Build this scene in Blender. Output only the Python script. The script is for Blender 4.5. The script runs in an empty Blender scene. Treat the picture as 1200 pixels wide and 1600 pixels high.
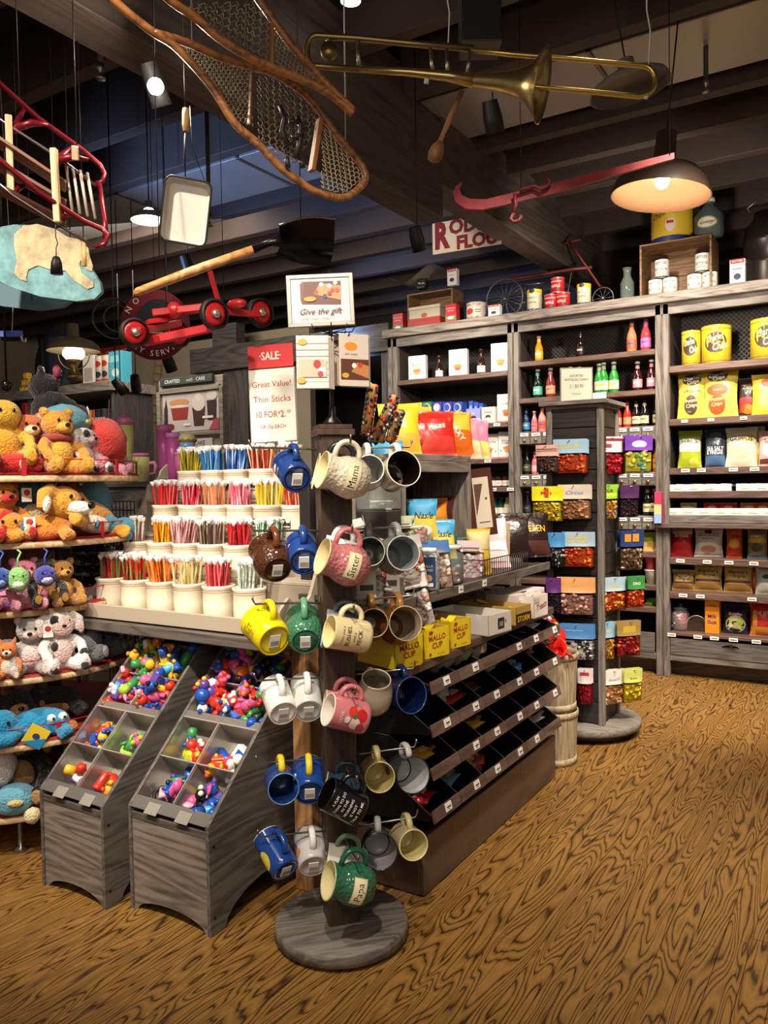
import bpy, math, random
from mathutils import Vector, Matrix, Euler, noise
V=Vector; PI=math.pi; R=math.radians
random.seed(7)
C=bpy.context.scene.collection
# ---------------- camera, world, lights, exposure ----------------
F_PX=1253.7; EYE=V((0,0,1.5)); PIT,ROL,YAW=R(2.074),R(-.93),R(31.9)
FW=V((-math.sin(YAW)*math.cos(PIT),math.cos(YAW)*math.cos(PIT),-math.sin(PIT)))
_r=V((math.cos(YAW),math.sin(YAW),0)); _u=_r.cross(FW)
RT=math.cos(ROL)*_r+math.sin(ROL)*_u; UP=-math.sin(ROL)*_r+math.cos(ROL)*_u
cam=bpy.data.objects.new('camera',bpy.data.cameras.new('camera')); C.objects.link(cam)
m=Matrix.Identity(4)
for i in range(3): m[i][0]=RT[i]; m[i][1]=UP[i]; m[i][2]=-FW[i]; m[i][3]=EYE[i]
cam.matrix_world=m; cam.data.sensor_width=36; cam.data.lens=F_PX/1600*36; cam.data.clip_start=.05
bpy.context.scene.camera=cam
vs=bpy.context.scene.view_settings
vs.view_transform='Standard'; vs.look='None'; vs.gamma=1; vs.use_curve_mapping=False; vs.exposure=.22
def lin(h):
    h=h.lstrip('#'); o=[]
    for i in (0,2,4):
        c=int(h[i:i+2],16)/255; o.append(c/12.92 if c<=.04045 else ((c+.055)/1.055)**2.4)
    return (*o,1)
w=bpy.data.worlds.new('world'); bpy.context.scene.world=w; w.use_nodes=True
w.node_tree.nodes['Background'].inputs[0].default_value=lin('FFEEDD'); w.node_tree.nodes['Background'].inputs[1].default_value=.16
def spot(x,y,z,tx,ty,tz,p,ang=60,col='FFD9AE',rad=.06,blend=.6):
    l=bpy.data.lights.new('spot_light','SPOT'); l.energy=p; l.color=lin(col)[:3]; l.spot_size=R(ang); l.spot_blend=blend; l.shadow_soft_size=rad
    o=bpy.data.objects.new('spot_light',l); C.objects.link(o); o.location=(x,y,z)
    o.rotation_euler=(V((tx,ty,tz))-V((x,y,z))).to_track_quat('-Z','Y').to_euler(); return o
def area(x,y,z,tx,ty,tz,p,sx,sy,col='FFDDB8'):
    l=bpy.data.lights.new('area_light','AREA'); l.energy=p; l.color=lin(col)[:3]; l.shape='RECTANGLE'; l.size=sx; l.size_y=sy
    o=bpy.data.objects.new('area_light',l); C.objects.link(o); o.location=(x,y,z)
    o.rotation_euler=(V((tx,ty,tz))-V((x,y,z))).to_track_quat('-Z','Y').to_euler(); return o
# ceiling track spots of the shop, with added spots and area fills among them
WL='FFF0DF'
spot(-.4,.2,3.5,-1.5,2.15,1.25,270,44,WL)            # on the mug rack
spot(1.2,1.6,3.6,.75,2.5,0,430,60,WL,.06,.8)       # open floor right
spot(.8,3.6,3.5,.0,4.4,0,290,66,WL,.06,.8)
spot(-.5,2.4,3.5,-1.75,3.2,1.3,250,54,WL)            # gondola
spot(-1.6,4.7,3.6,-1.9,6.3,1.9,230,85,WL)
spot(-.2,4.7,3.6,-.7,6.3,1.6,215,85,WL)
spot(-2.9,4.9,2.95,-3.2,6.3,2.1,120,76,WL)  # added spot without a fixture, hung low to spare the flour sign
spot(-1.5,.4,3.4,-2.3,2.5,1.25,250,44,WL)            # candy sticks
spot(-2.6,.3,3.4,-3.2,2.2,1.0,300,60,WL)            # plush toys
spot(-1.0,5.0,2.6,-1.6,6.6,3.3,60,110,WL)  # added below ceiling height, aimed up to brighten the cabinet top
spot(-2.6,3.6,2.9,-3.4,6.0,3.05,110,45,WL)            # added to brighten the goods on top of the cabinet
area(-5.2,4.5,3.5,-6.0,6.5,1.5,60,1.5,1.5,'FFF0DF')  # added area fill for the left background
area(.0,-.8,2.6,-1.6,3.0,1.0,21,2.4,1.4,'FFF0E0')  # added area fill from behind the camera
spot(.1,3.0,3.5,-1.5,4.65,1.1,400,48,WL)   # added to brighten the candy bag spinner
spot(-.3,4.1,3.6,-1.0,6.3,.7,400,62,WL)  # added to brighten the lower cabinet shelves
spot(-1.6,.2,3.5,-2.2,2.1,.5,150,44,WL)   # toy bins
# added blue spots aimed up to tint the duct and rear ceiling
spot(-4.6,2.6,2.2,-3.9,4.4,3.7,330,50,'8FB8FF',.2,.9)
spot(-4.6,6.2,2.6,-4.0,8.2,3.9,420,70,'8FB8FF',.2,.9)
def at(px,py,ax,val):
    d=FW+RT*((px-600)/F_PX)+UP*((800-py)/F_PX); t=(val-EYE[ax])/d[ax]; return EYE+d*t
def dep(px,py,t): return EYE+(FW+RT*((px-600)/F_PX)+UP*((800-py)/F_PX))*t
# ---------------- materials ----------------
_M={}
def nt(name):
    m=bpy.data.materials.new(name); m.use_nodes=True; t=m.node_tree; return m,t,t.nodes['Principled BSDF']
def N(t,ty,**k):
    n=t.nodes.new(ty)
    for a,b in k.items():
        if a in n.inputs: n.inputs[a].default_value=b
        else: setattr(n,a,b)
    return n
def ramp(t,src,stops):
    r=t.nodes.new('ShaderNodeValToRGB'); e=r.color_ramp.elements
    while len(e)<len(stops): e.new(.5)
    for i,(p,c) in enumerate(stops): e[i].position=p; e[i].color=lin(c) if isinstance(c,str) else (c,c,c,1)
    t.links.new(src,r.inputs[0]); return r.outputs[0]
def mt(col,rough=.5,kind='',metal=0.,e=0.):
    k=(col,rough,kind,metal,e)
    if k in _M: return _M[k]
    m,t,p=nt((kind or 'paint')+'_'+col); L=t.links.new
    p.inputs['Base Color'].default_value=lin(col); p.inputs['Roughness'].default_value=rough; p.inputs['Metallic'].default_value=metal
    if e: p.inputs['Emission Color'].default_value=lin(col); p.inputs['Emission Strength'].default_value=e
    if kind in('plush','cloth'):
        tc=N(t,'ShaderNodeTexCoord'); n=N(t,'ShaderNodeTexNoise',Scale=120 if kind=='plush' else 500,Detail=4.)
        L(tc.outputs['Object'],n.inputs['Vector']); b=N(t,'ShaderNodeBump',Strength=1.,Distance=.012); L(n.outputs['Fac'],b.inputs['Height']); L(b.outputs[0],p.inputs['Normal'])
        p.inputs['Roughness'].default_value=.9; p.inputs['Sheen Weight'].default_value=.3; p.inputs['Sheen Roughness'].default_value=.4
    elif kind=='foil':
        tc=N(t,'ShaderNodeTexCoord'); n=N(t,'ShaderNodeTexNoise',Scale=28,Detail=2.)
        L(tc.outputs['Object'],n.inputs['Vector']); b=N(t,'ShaderNodeBump',Strength=.45,Distance=.01); L(n.outputs['Fac'],b.inputs['Height']); L(b.outputs[0],p.inputs['Normal'])
    elif kind=='worn':
        tc=N(t,'ShaderNodeTexCoord'); n=N(t,'ShaderNodeTexNoise',Scale=14,Detail=8.,Roughness=.7); L(tc.outputs['Object'],n.inputs['Vector'])
        c=lin(col); d=[x*.45 for x in c[:3]]; r=ramp(t,n.outputs['Fac'],[(.35,0.),(.6,1.)]); mx=N(t,'ShaderNodeMix',data_type='RGBA'); L(r,mx.inputs[0]); mx.inputs[6].default_value=(*d,1); mx.inputs[7].default_value=c; L(mx.outputs[2],p.inputs['Base Color'])
    elif kind=='glaze':
        tc=N(t,'ShaderNodeTexCoord'); n=N(t,'ShaderNodeTexVoronoi',Scale=105); L(tc.outputs['Object'],n.inputs['Vector']); b=N(t,'ShaderNodeBump',Strength=.7,Distance=.005); L(n.outputs['Distance'],b.inputs['Height']); L(b.outputs[0],p.inputs['Normal'])
    elif kind in('glass','cello'):
        for n in list(t.nodes):
            if n.type=='BSDF_PRINCIPLED': t.nodes.remove(n)
        tr=N(t,'ShaderNodeBsdfTransparent'); tr.inputs[0].default_value=lin(col); g=N(t,'ShaderNodeBsdfGlossy'); g.inputs['Roughness'].default_value=rough if rough<.5 else .08
        fr=N(t,'ShaderNodeLayerWeight',Blend=.3 if kind=='glass' else .12); mx=N(t,'ShaderNodeMixShader'); f=fr.outputs['Fresnel']
        if kind=='cello':
            tc=N(t,'ShaderNodeTexCoord'); n=N(t,'ShaderNodeTexNoise',Scale=45,Detail=3.); L(tc.outputs['Object'],n.inputs['Vector'])
            b=N(t,'ShaderNodeBump',Strength=.9,Distance=.01); L(n.outputs['Fac'],b.inputs['Height']); L(b.outputs[0],g.inputs['Normal']); L(b.outputs[0],fr.inputs['Normal'])
        if kind=='glass':
            df=N(t,'ShaderNodeBsdfDiffuse'); df.inputs[0].default_value=lin(col); m2=N(t,'ShaderNodeMixShader'); m2.inputs[0].default_value=.14; L(tr.outputs[0],m2.inputs[1]); L(df.outputs[0],m2.inputs[2]); tr=m2
        L(f,mx.inputs[0]); L(tr.outputs[0],mx.inputs[1]); L(g.outputs[0],mx.inputs[2]); L(mx.outputs[0],t.nodes['Material Output'].inputs[0])
    _M[k]=m; return m
def wood(dark,lite,ax=2,rough=.6,sc=1.,bump=.25):
    k=('wood',dark,lite,ax,rough,sc)
    if k in _M: return _M[k]
    m,t,p=nt('wood_'+dark+'_'+lite); L=t.links.new; tc=N(t,'ShaderNodeTexCoord'); mp=N(t,'ShaderNodeMapping')
    s=[14*sc]*3; s[ax]=1.6*sc; mp.inputs['Scale'].default_value=s; L(tc.outputs['Object'],mp.inputs[0])
    oi=N(t,'ShaderNodeObjectInfo'); cx=N(t,'ShaderNodeVectorMath',operation='SCALE',Scale=9.); cc=N(t,'ShaderNodeCombineXYZ')
    for i in range(3): L(oi.outputs['Random'],cc.inputs[i])
    L(cc.outputs[0],cx.inputs[0]); ad=N(t,'ShaderNodeVectorMath',operation='ADD'); L(mp.outputs[0],ad.inputs[0]); L(cx.outputs[0],ad.inputs[1])
    n=N(t,'ShaderNodeTexNoise',Scale=.55,Detail=2.,Distortion=.6); L(ad.outputs[0],n.inputs['Vector'])
    mu=N(t,'ShaderNodeMath',operation='MULTIPLY'); mu.inputs[1].default_value=11; L(n.outputs['Fac'],mu.inputs[0])
    fr=N(t,'ShaderNodeMath',operation='PINGPONG'); fr.inputs[1].default_value=.5; L(mu.outputs[0],fr.inputs[0])
    n2=N(t,'ShaderNodeTexNoise',Scale=5.,Detail=6.); L(ad.outputs[0],n2.inputs['Vector'])
    a2=N(t,'ShaderNodeMath',operation='ADD'); L(fr.outputs[0],a2.inputs[0]); L(n2.outputs['Fac'],a2.inputs[1])
    r=ramp(t,a2.outputs[0],[(.35,dark),(.95,lite)]); L(r,p.inputs['Base Color']); p.inputs['Roughness'].default_value=rough
    b=N(t,'ShaderNodeBump',Strength=bump,Distance=.003); L(a2.outputs[0],b.inputs['Height']); L(b.outputs[0],p.inputs['Normal'])
    _M[k]=m; return m
# ---------------- mesh builder ----------------
class B:
    def __init__(s,mat=None): s.v=[];s.f=[];s.mi=[];s.sm=[];s.mats=[];s.m=0; s.use(mat) if mat else 0
    def use(s,mat):
        if mat not in s.mats: s.mats.append(mat)
        s.m=s.mats.index(mat); return s
    def add(s,vs,fs,M=None,sm=False):
        k=len(s.v); s.v+= [tuple(M@V(p)) for p in vs] if M else [tuple(p) for p in vs]
        for f in fs: s.f.append(tuple(i+k for i in f)); s.mi.append(s.m); s.sm.append(sm)
        return s
    def box(s,c,d,M=None,ch=None):
        x,y,z=[q/2 for q in d]; ch=min(d)*.12 if ch is None else ch; ch=min(ch,.004)
        vs=[];idx={}
        for sx in(-1,1):
            for sy in(-1,1):
                for sz in(-1,1):
                    for a in range(3):
                        p=[sx*(x-ch),sy*(y-ch),sz*(z-ch)]; p[a]=(sx*x,sy*y,sz*z)[a]; idx[(sx,sy,sz,a)]=len(vs); vs.append((p[0]+c[0],p[1]+c[1],p[2]+c[2]))
        fs=[]
        def q(l):
            a,b_,c_=[V(vs[i]) for i in l[:3]]; n=(b_-a).cross(c_-b_); ctr=sum((V(vs[i]) for i in l),V())/len(l)-V(c)
            fs.append(tuple(l) if n.dot(ctr)>0 else tuple(reversed(l)))
        for a in range(3):
            o=[i for i in range(3) if i!=a]
            for sg in(-1,1):
                l=[]
                for u,v_ in((-1,-1),(1,-1),(1,1),(-1,1)):
                    t=[0,0,0];t[a]=sg;t[o[0]]=u;t[o[1]]=v_; l.append(idx[(*t,a)])
                q(l)
        for a in range(3):
            o=[i for i in range(3) if i!=a]
            for u in(-1,1):
                for v_ in(-1,1):
                    l=[]
                    for sg,ax in((-1,o[0]),(1,o[0]),(1,o[1]),(-1,o[1])):
                        t=[0,0,0];t[a]=sg;t[o[0]]=u;t[o[1]]=v_; l.append(idx[(*t,ax)])
                    q(l)
        for sx in(-1,1):
            for sy in(-1,1):
                for sz in(-1,1): q([idx[(sx,sy,sz,a)] for a in range(3)])
        return s.add(vs,fs,M)
    def bb(s,x0,x1,y0,y1,z0,z1,M=None,ch=None): return s.box(((x0+x1)/2,(y0+y1)/2,(z0+z1)/2),(abs(x1-x0),abs(y1-y0),abs(z1-z0)),M,ch)
    def lathe(s,prof,n=20,M=None,sm=True,a0=0,a1=2*PI,cap=1):
        full=abs(a1-a0-2*PI)<1e-6; k=n if full else n+1; vs=[];fs=[]
        for r,z in prof:
            for i in range(k):
                a=a0+(a1-a0)*i/n; vs.append((r*math.cos(a),r*math.sin(a),z))
        for j in range(len(prof)-1):
            for i in range(n):
                i2=(i+1)%k; fs.append((j*k+i,j*k+i2,(j+1)*k+i2,(j+1)*k+i))
        if full and cap:
            if prof[0][0]>1e-5: fs.append(tuple(reversed(range(k))))
            if prof[-1][0]>1e-5: fs.append(tuple(range((len(prof)-1)*k,len(prof)*k)))
        return s.add(vs,fs,M,sm)
    def tube(s,pts,r=.003,n=6,closed=False,M=None,sm=True):
        pts=[V(p) for p in pts]; m=len(pts); rs=r if isinstance(r,(list,tuple)) else [r]*m; vs=[];fs=[]; up=None
        for i,p in enumerate(pts):
            a=pts[i-1] if (i or closed) else p; b=pts[(i+1)%m] if (i<m-1 or closed) else p
            d=(b-a).normalized() if (b-a).length>1e-9 else V((0,0,1))
            if up is None: up=d.orthogonal().normalized()
            up=(up-d*up.dot(d)); up=up.normalized() if up.length>1e-6 else d.orthogonal().normalized(); w=d.cross(up)
            for j in range(n):
                t=2*PI*j/n; vs.append(p+(up*math.cos(t)+w*math.sin(t))*rs[i])
        for i in range(m if closed else m-1):
            for j in range(n): fs.append((i*n+j,i*n+(j+1)%n,((i+1)%m)*n+(j+1)%n,((i+1)%m)*n+j))
        if not closed: fs.append(tuple(reversed(range(n)))); fs.append(tuple(range((m-1)*n,m*n)))
        return s.add(vs,fs,M,sm)
    def prism(s,poly,t,M=None,sm=False):      # polygon in XY extruded 0..t on Z
        n=len(poly); vs=[(x,y,0) for x,y in poly]+[(x,y,t) for x,y in poly]
        fs=[tuple(reversed(range(n))),tuple(range(n,2*n))]+[(i,(i+1)%n,n+(i+1)%n,n+i) for i in range(n)]
        return s.add(vs,fs,M,sm)
    def ell(s,c,r,n=14,k=9,M=None,wob=0):
        if not isinstance(r,(tuple,list)): r=(r,r,r)
        vs=[];fs=[]
        for j in range(k+1):
            ph=PI*j/k
            for i in range(n):
                a=2*PI*i/n; p=V((math.sin(ph)*math.cos(a),math.sin(ph)*math.sin(a),-math.cos(ph)))
                if wob: p*=1+wob*noise.noise(p*2.3+V(c)*31)
                vs.append((c[0]+p.x*r[0],c[1]+p.y*r[1],c[2]+p.z*r[2]))
        for j in range(k):
            for i in range(n): fs.append((j*n+i,j*n+(i+1)%n,(j+1)*n+(i+1)%n,(j+1)*n+i))
        return s.add(vs,fs,M,True)
    def surf(s,S,u0,u1,v0,v1,nu,nv,off=0,sm=True,M=None):
        vs=[S(u0+(u1-u0)*i/nu,v0+(v1-v0)*j/nv,off) for j in range(nv+1) for i in range(nu+1)]
        fs=[(j*(nu+1)+i,j*(nu+1)+i+1,(j+1)*(nu+1)+i+1,(j+1)*(nu+1)+i) for j in range(nv) for i in range(nu)]
        return s.add(vs,fs,M,sm)
    def mesh(s,name='mesh'):
        me=bpy.data.meshes.new(name); me.from_pydata(s.v,[],s.f)
        for m_ in s.mats: me.materials.append(m_)
        me.polygons.foreach_set('material_index',s.mi); me.polygons.foreach_set('use_smooth',s.sm); me.update(); return me
def Tm(x=0,y=0,z=0,rx=0,ry=0,rz=0,s=1): return Matrix.Translation((x,y,z))@Euler((rx,ry,rz)).to_matrix().to_4x4()@Matrix.Scale(s,4)
_T={}
def text(txt,bold=0,sh=0):
    k=(txt,bold,sh)
    if k in _T: return _T[k]
    c=bpy.data.curves.new('t','FONT'); c.body=txt; c.size=1; c.resolution_u=2; c.offset=bold; c.shear=sh; c.align_x='CENTER'; c.align_y='CENTER'; c.space_line=.95
    o=bpy.data.objects.new('t',c); me=o.to_mesh(); vs=[(p.co.x,p.co.y) for p in me.vertices]; fs=[tuple(p.vertices) for p in me.polygons]; o.to_mesh_clear()
    bpy.data.objects.remove(o); bpy.data.curves.remove(c)
    xs=[p[0] for p in vs] or [0]; _T[k]=(vs,fs,(max(xs)-min(xs)) or 1); return _T[k]
def decals(b,S,items,eps=.0007):
    for i,it in enumerate(items):
        off=eps+eps*.5*i; k=it[0]; b.use(mt(it[-1],.5) if isinstance(it[-1],str) else it[-1])
        if k=='r': _,u0,v0,u1,v1,_c=it; b.surf(S,u0,u1,v0,v1,max(1,min(14,int(abs(u1-u0)/.007))),max(1,min(12,int(abs(v1-v0)/.008))),off)
        elif k=='e':
            _,cu,cv,ru,rv,_c=it; vs=[S(cu,cv,off)];fs=[];n=16
            for q in(.5,1):
                for j in range(n): a=2*PI*j/n; vs.append(S(cu+q*ru*math.cos(a),cv+q*rv*math.sin(a),off))
            for j in range(n): j2=(j+1)%n; fs+= [(0,1+j,1+j2),(1+j,1+n+j,1+n+j2,1+j2)]
            b.add(vs,fs,None,True)
        elif k=='p':
            _,pts,_c=it; b.add([S(u,v,off) for u,v in pts],[tuple(range(len(pts)))])
        elif k=='t':
            _,tx,cu,cv,h,mw,bold,rot,_c=it; vs,fs,wd=text(tx,bold,.3 if bold<0 else 0) if bold>=0 else text(tx,.012,.35); sc=h/.7; sx=min(sc,mw/wd) if mw else sc; ca,sa=math.cos(R(rot)),math.sin(R(rot))
            b.add([S(cu+(x*sx)*ca-(y*sc)*sa,cv+(x*sx)*sa+(y*sc)*ca,off) for x,y in vs],fs)
    return b
def flat(y=0): return lambda u,v,o: (u,y-o,v)
# ---------------- objects ----------------
def prop(o,label=None,cat=None,group=None,kind=None):
    if label:
        w_=label.split(); label=' '.join(w_[:16])
    for k,v in(('label',label),('category',cat),('group',group),('kind',kind)):
        if v: o[k]=v
    return o
def ob(name,b,parent=None,M=None,**k):
    me=b.mesh(name) if isinstance(b,B) else b
    o=bpy.data.objects.new(name,me); C.objects.link(o)
    if parent: o.parent=parent
    if M is not None: o.matrix_local=M
    return prop(o,**k)
def thing(name,label,cat,M=None,group=None):
    o=bpy.data.objects.new(name,None); C.objects.link(o); o.empty_display_size=.05
    if M is not None: o.matrix_world=M
    return prop(o,label,cat,group)
STUFF={'patches','features','candy_pieces','sprinkles','gumballs','chocolates','wrapped_bars','black_spots','eyes_and_nose'}
def inst(kit,name,label,cat,M,group=None):
    if len(kit)==1 and len(kit[0])==2: return ob(name,kit[0][1],None,M,label=label,cat=cat,group=group)
    t=thing(name,label,cat,M,group)
    for p in kit:
        c=ob(p[0],p[1],t,kind='stuff' if p[0] in STUFF else None)
        for q in(p[2] if len(p)>2 else ()): ob(q[0],q[1],c)
    return t
_K={}
def kit(f):
    def g(*a):
        k=(f.__name__,repr(a))
        if k not in _K: _K[k]=[tuple((x.mesh(p[0]) if isinstance(x,B) else x) if i<2 else [(q[0],q[1].mesh(q[0])) for q in x] for i,x in enumerate(p)) for p in f(*a)]
        return _K[k]
    g.__wrapped__=f; return g
def remesh(b,vox,name='m'):
    o=bpy.data.objects.new('t',b.mesh(name)); C.objects.link(o); r=o.modifiers.new('r','REMESH'); r.mode='VOXEL'; r.voxel_size=vox; r.use_smooth_shade=True
    s_=o.modifiers.new('s','SMOOTH'); s_.iterations=4; bpy.context.view_layer.update()
    me=bpy.data.meshes.new_from_object(o.evaluated_get(bpy.context.evaluated_depsgraph_get())); old=o.data; bpy.data.objects.remove(o); bpy.data.meshes.remove(old); me.materials.clear()
    for m_ in b.mats: me.materials.append(m_)
    return me
ORD=['first','second','third','fourth','fifth','sixth','seventh','eighth','ninth','tenth','eleventh','twelfth','thirteenth','fourteenth','fifteenth','sixteenth','seventeenth','eighteenth','nineteenth','twentieth']
def struct(name,b,parent=None,label=None):
    o=ob(name,b,parent)
    if not parent: o['kind']='structure'
    return o
GREY=('4A443E','7E766C'); GR=lambda ax=2,d='423C37',l='6E675F': wood(d,l,ax)
BLACK=mt('15130F',.45); BROWN='5B463C'
def frame_px(x0,x1,yb,yt,Y):   # metric rectangle on plane y=Y from a pixel rectangle
    a=at((x0+x1)/2,yb,1,Y); b_=at((x0+x1)/2,yt,1,Y); l=at(x0,yb,1,Y).x; r=at(x1,yb,1,Y).x; return (l+r)/2,a.z,r-l,b_.z-a.z
# ================= setting =================
def floor_mat():
    m,t,p=nt('oak_floor'); L=t.links.new; tc=N(t,'ShaderNodeTexCoord'); g=N(t,'ShaderNodeNewGeometry')
    mp=N(t,'ShaderNodeMapping'); mp.inputs['Scale'].default_value=(9.5,1.15,1); L(g.outputs['Position'],mp.inputs[0])
    mu=N(t,'ShaderNodeMath',operation='MULTIPLY'); mu.inputs[1].default_value=37; L(g.outputs['Random Per Island'],mu.inputs[0])
    cc=N(t,'ShaderNodeCombineXYZ'); L(mu.outputs[0],cc.inputs[0]); L(mu.outputs[0],cc.inputs[2]); ad=N(t,'ShaderNodeVectorMath',operation='ADD'); L(mp.outputs[0],ad.inputs[0]); L(cc.outputs[0],ad.inputs[1])
    n=N(t,'ShaderNodeTexNoise',Scale=1.15,Detail=1.6,Roughness=.45,Distortion=.35); L(ad.outputs[0],n.inputs['Vector'])
    k=N(t,'ShaderNodeMath',operation='MULTIPLY'); k.inputs[1].default_value=20; L(n.outputs['Fac'],k.inputs[0])
    pp=N(t,'ShaderNodeMath',operation='PINGPONG'); pp.inputs[1].default_value=.5; L(k.outputs[0],pp.inputs[0])
    mp2=N(t,'ShaderNodeMapping'); mp2.inputs['Scale'].default_value=(260,14,1); L(g.outputs['Position'],mp2.inputs[0])
    n2=N(t,'ShaderNodeTexNoise',Scale=1.,Detail=4.); L(mp2.outputs[0],n2.inputs['Vector'])
    s=N(t,'ShaderNodeMath',operation='MULTIPLY_ADD'); s.inputs[1].default_value=.42; L(n2.outputs['Fac'],s.inputs[0]); L(pp.outputs[0],s.inputs[2])
    c=ramp(t,s.outputs[0],[(.19,'2B1B0D'),(.27,'593B1A'),(.36,'85622C'),(.75,'A77A3C')])
    hs=N(t,'ShaderNodeHueSaturation'); L(c,hs.inputs['Color']); mr=N(t,'ShaderNodeMapRange'); mr.inputs[3].default_value=.78; mr.inputs[4].default_value=1.12; L(g.outputs['Random Per Island'],mr.inputs[0]); L(mr.outputs[0],hs.inputs['Value'])
    L(hs.outputs[0],p.inputs['Base Color']); p.inputs['Roughness'].default_value=.42
    b=N(t,'ShaderNodeBump',Strength=.25,Distance=.002); L(s.outputs[0],b.inputs['Height']); L(b.outputs[0],p.inputs['Normal']); return m
FM=floor_mat()
fl=struct('floor',B(mt('2A1A0E',.8)).bb(-11,3,-2,10,-.06,-.012))
rw=random.Random(3); cells=[]; x=-5.0; PW=.083
while x<1.9:
    y=-.5-rw.random()*.9
    while y<6.9:
        l=rw.uniform(.55,1.35); cells.append((x,y,min(l,6.9-y))); y+=l
    x+=PW
def seen(c):
    cx,cy=c[0],c[1]+c[2]/2; d=V((cx,cy,0))-EYE; w_=d.dot(FW); 
    if w_<.6: return -1e9
    px=600+F_PX*d.dot(RT)/w_; py=800-F_PX*d.dot(UP)/w_
    hid=(cx<-1.45 and cy>2.5)
    return -1e6-w_ if px<-200 or px>1500 or py>2100 or hid else -w_
cells.sort(key=seen,reverse=True); rest=B(FM)
for i,(x,y,l) in enumerate(cells):
    g=.0008; dz=rw.uniform(-.0006,.0006)
    if i<290: b=B(FM).bb(-PW/2+g,PW/2-g,-l/2+g,l/2-g,-.012,dz,ch=.0012); ob('plank',b,fl,Matrix.Translation((x+PW/2,y+l/2,0)))
    else: rest.bb(x+g,x+PW-g,y+g,y+l-g,-.012,dz,ch=.0012)
ob('planks',rest,fl,kind='stuff')
# ceiling with joists, beams and duct
CD=mt('2A221E',.75,'worn'); CJ=mt('443832',.7)
ce=struct('ceiling',B(mt('241D1A',.8)).bb(-11,3,-2,10,3.98,4.1))
y=-1.4
jy=[.4,1.0,1.6,2.2,2.83,3.44,4.0,4.92,5.4,5.95,6.5,7.1,7.7,8.3,8.9]
for y in jy: ob('joist',B(CJ).bb(-10.9,3,y-.045,y+.045,3.66,3.98),ce)
DUCT=mt('9A9794',.4,metal=.35)
du=thing('air_duct','long bare metal air duct running between the ceiling joists','duct',Matrix.Translation((0,4.45,3.7)))
for i in range(9):
    x0=-8.5+i*1.2; ob('duct_section',B(DUCT).bb(x0+.01,x0+1.19,-.3,.3,0,.26),du)
    ob('seam_strip',B(mt('6E6A66',.4,metal=.8)).bb(x0-.012,x0+.012,-.31,.31,-.008,.26),du)
BM=wood('3A302B','544841',1,.7,.5)
b1=ob('trim_1',B(BM).bb(-2.47,-2.27,-2,4.38,3.1,3.66),kind='structure')
b2=ob('trim_2',B(BM).bb(-2.47,-2.27,4.38,10,3.3,3.8),kind='structure')
ob('trim_3',B(BM).bb(-2.45,-2.29,-2,4.38,3.66,3.84),kind='structure')
# walls
ob('wall_back',B(mt('2B2622',.8)).bb(-11,3,8.9,9.0,0,3.98),kind='structure')
wl=mt('A89C84',.9)
ob('wall_left',B(wl).bb(-11,-10.9,-2,9,0,3.98),kind='structure')
ob('wall_far',B(wl).bb(-10.9,-5.2,6.9,7.0,0,3.2),kind='structure')
# big display cabinet
Y0=6.268; cab=thing('display_cabinet','tall grey-stained wooden shelving cabinet along the back with brown shelves and drawers','cabinet',Matrix.Translation((0,Y0,0)))
GV=GR(2,'4A443E','7B7369'); GH=GR(0,'4A443E','7B7369'); BH=wood('4A362E','6B5246',0,.5)
PX=[-3.77,-2.604,-1.412,-.225,.96]
for x in PX:
    b=B(GV); b.bb(x-.05,x-.006,-.03,.02,0,2.82); b.bb(x+.006,x+.05,-.03,.02,0,2.82); b.bb(x-.006,x+.006,-.015,.02,0,2.82); ob('upright',b,cab)
ob('cornice',B(wood('4E463E','8A8074',0)).bb(-3.84,1.05,-.09,.5,2.80,2.872),cab)
ob('top_rail',B(GH).bb(-3.82,1.0,-.03,.0,2.72,2.8),cab)
ob('rear_panel',B(mt('191513',.7)).bb(-3.8,1.0,.46,.48,.1,2.8),cab)
for x in PX: ob('side_panel',B(mt('3B342F',.6)).bb(x-.04,x+.04,.02,.46,.1,2.8),cab)
def shelf(x0,x1,z,th=.042,tag=None):
    s_=ob('shelf',B(BH).bb(x0+.05,x1-.05,-.035,.46,z-th,z),cab); return s_
M1=[2.416,1.992,1.69,1.45,1.18,.93,.67,.363]; M2a=[2.475,2.175]; 
for z in M1: shelf(PX[0],PX[1],z)
for z in M2a: shelf(PX[1],PX[2],z)
TAG=mt('EFEAE0',.6); KN=mt('A08A58',.35,metal=.9)
def tagm(p,x,z,y=-.04,w=.045,h=.022): ob('price_tag',B(TAG).box((x,y,z),(w,.004,h)).use(mt('555555')).bb(x-w*.35,x+w*.35,y-.003,y-.0021,z-.003,z+.003,ch=0),p)
for zt in (1.90,1.55,1.215):
    ob('shelf',B(GH).bb(PX[1]+.05,PX[2]-.05,-.03,.46,zt-.105,zt-.0),cab)
    n=11
    for i in range(n):
        w_=(PX[2]-PX[1]-.1)/n; x=PX[1]+.05+w_*(i+.5)
        d_=ob('drawer',B(GH).bb(x-w_/2+.003,x+w_/2-.003,-.042,-.031,zt-.1,zt-.004),cab)
        ob('knob',B(KN).lathe([(.004,0),(.006,.006),(.014,.012),(.013,.018),(.0,.021)],10,Tm(x,-.042,zt-.07,R(90))),d_)
        tagm(d_,x,zt-.025,-.046,.07,.026)
for z in (.94,.69,.52): shelf(PX[1],PX[2],z)
for k in (2,3):
    for z in (2.334,1.94,1.575,1.40,.905,.648,.345) : shelf(PX[k],PX[k+1],z,.05)
    ob('shelf',B(wood('4A3B33','66564B',0)).bb(PX[k]-.03,PX[k+1]-.05,-.09,.46,1.13,1.165),cab)
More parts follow.
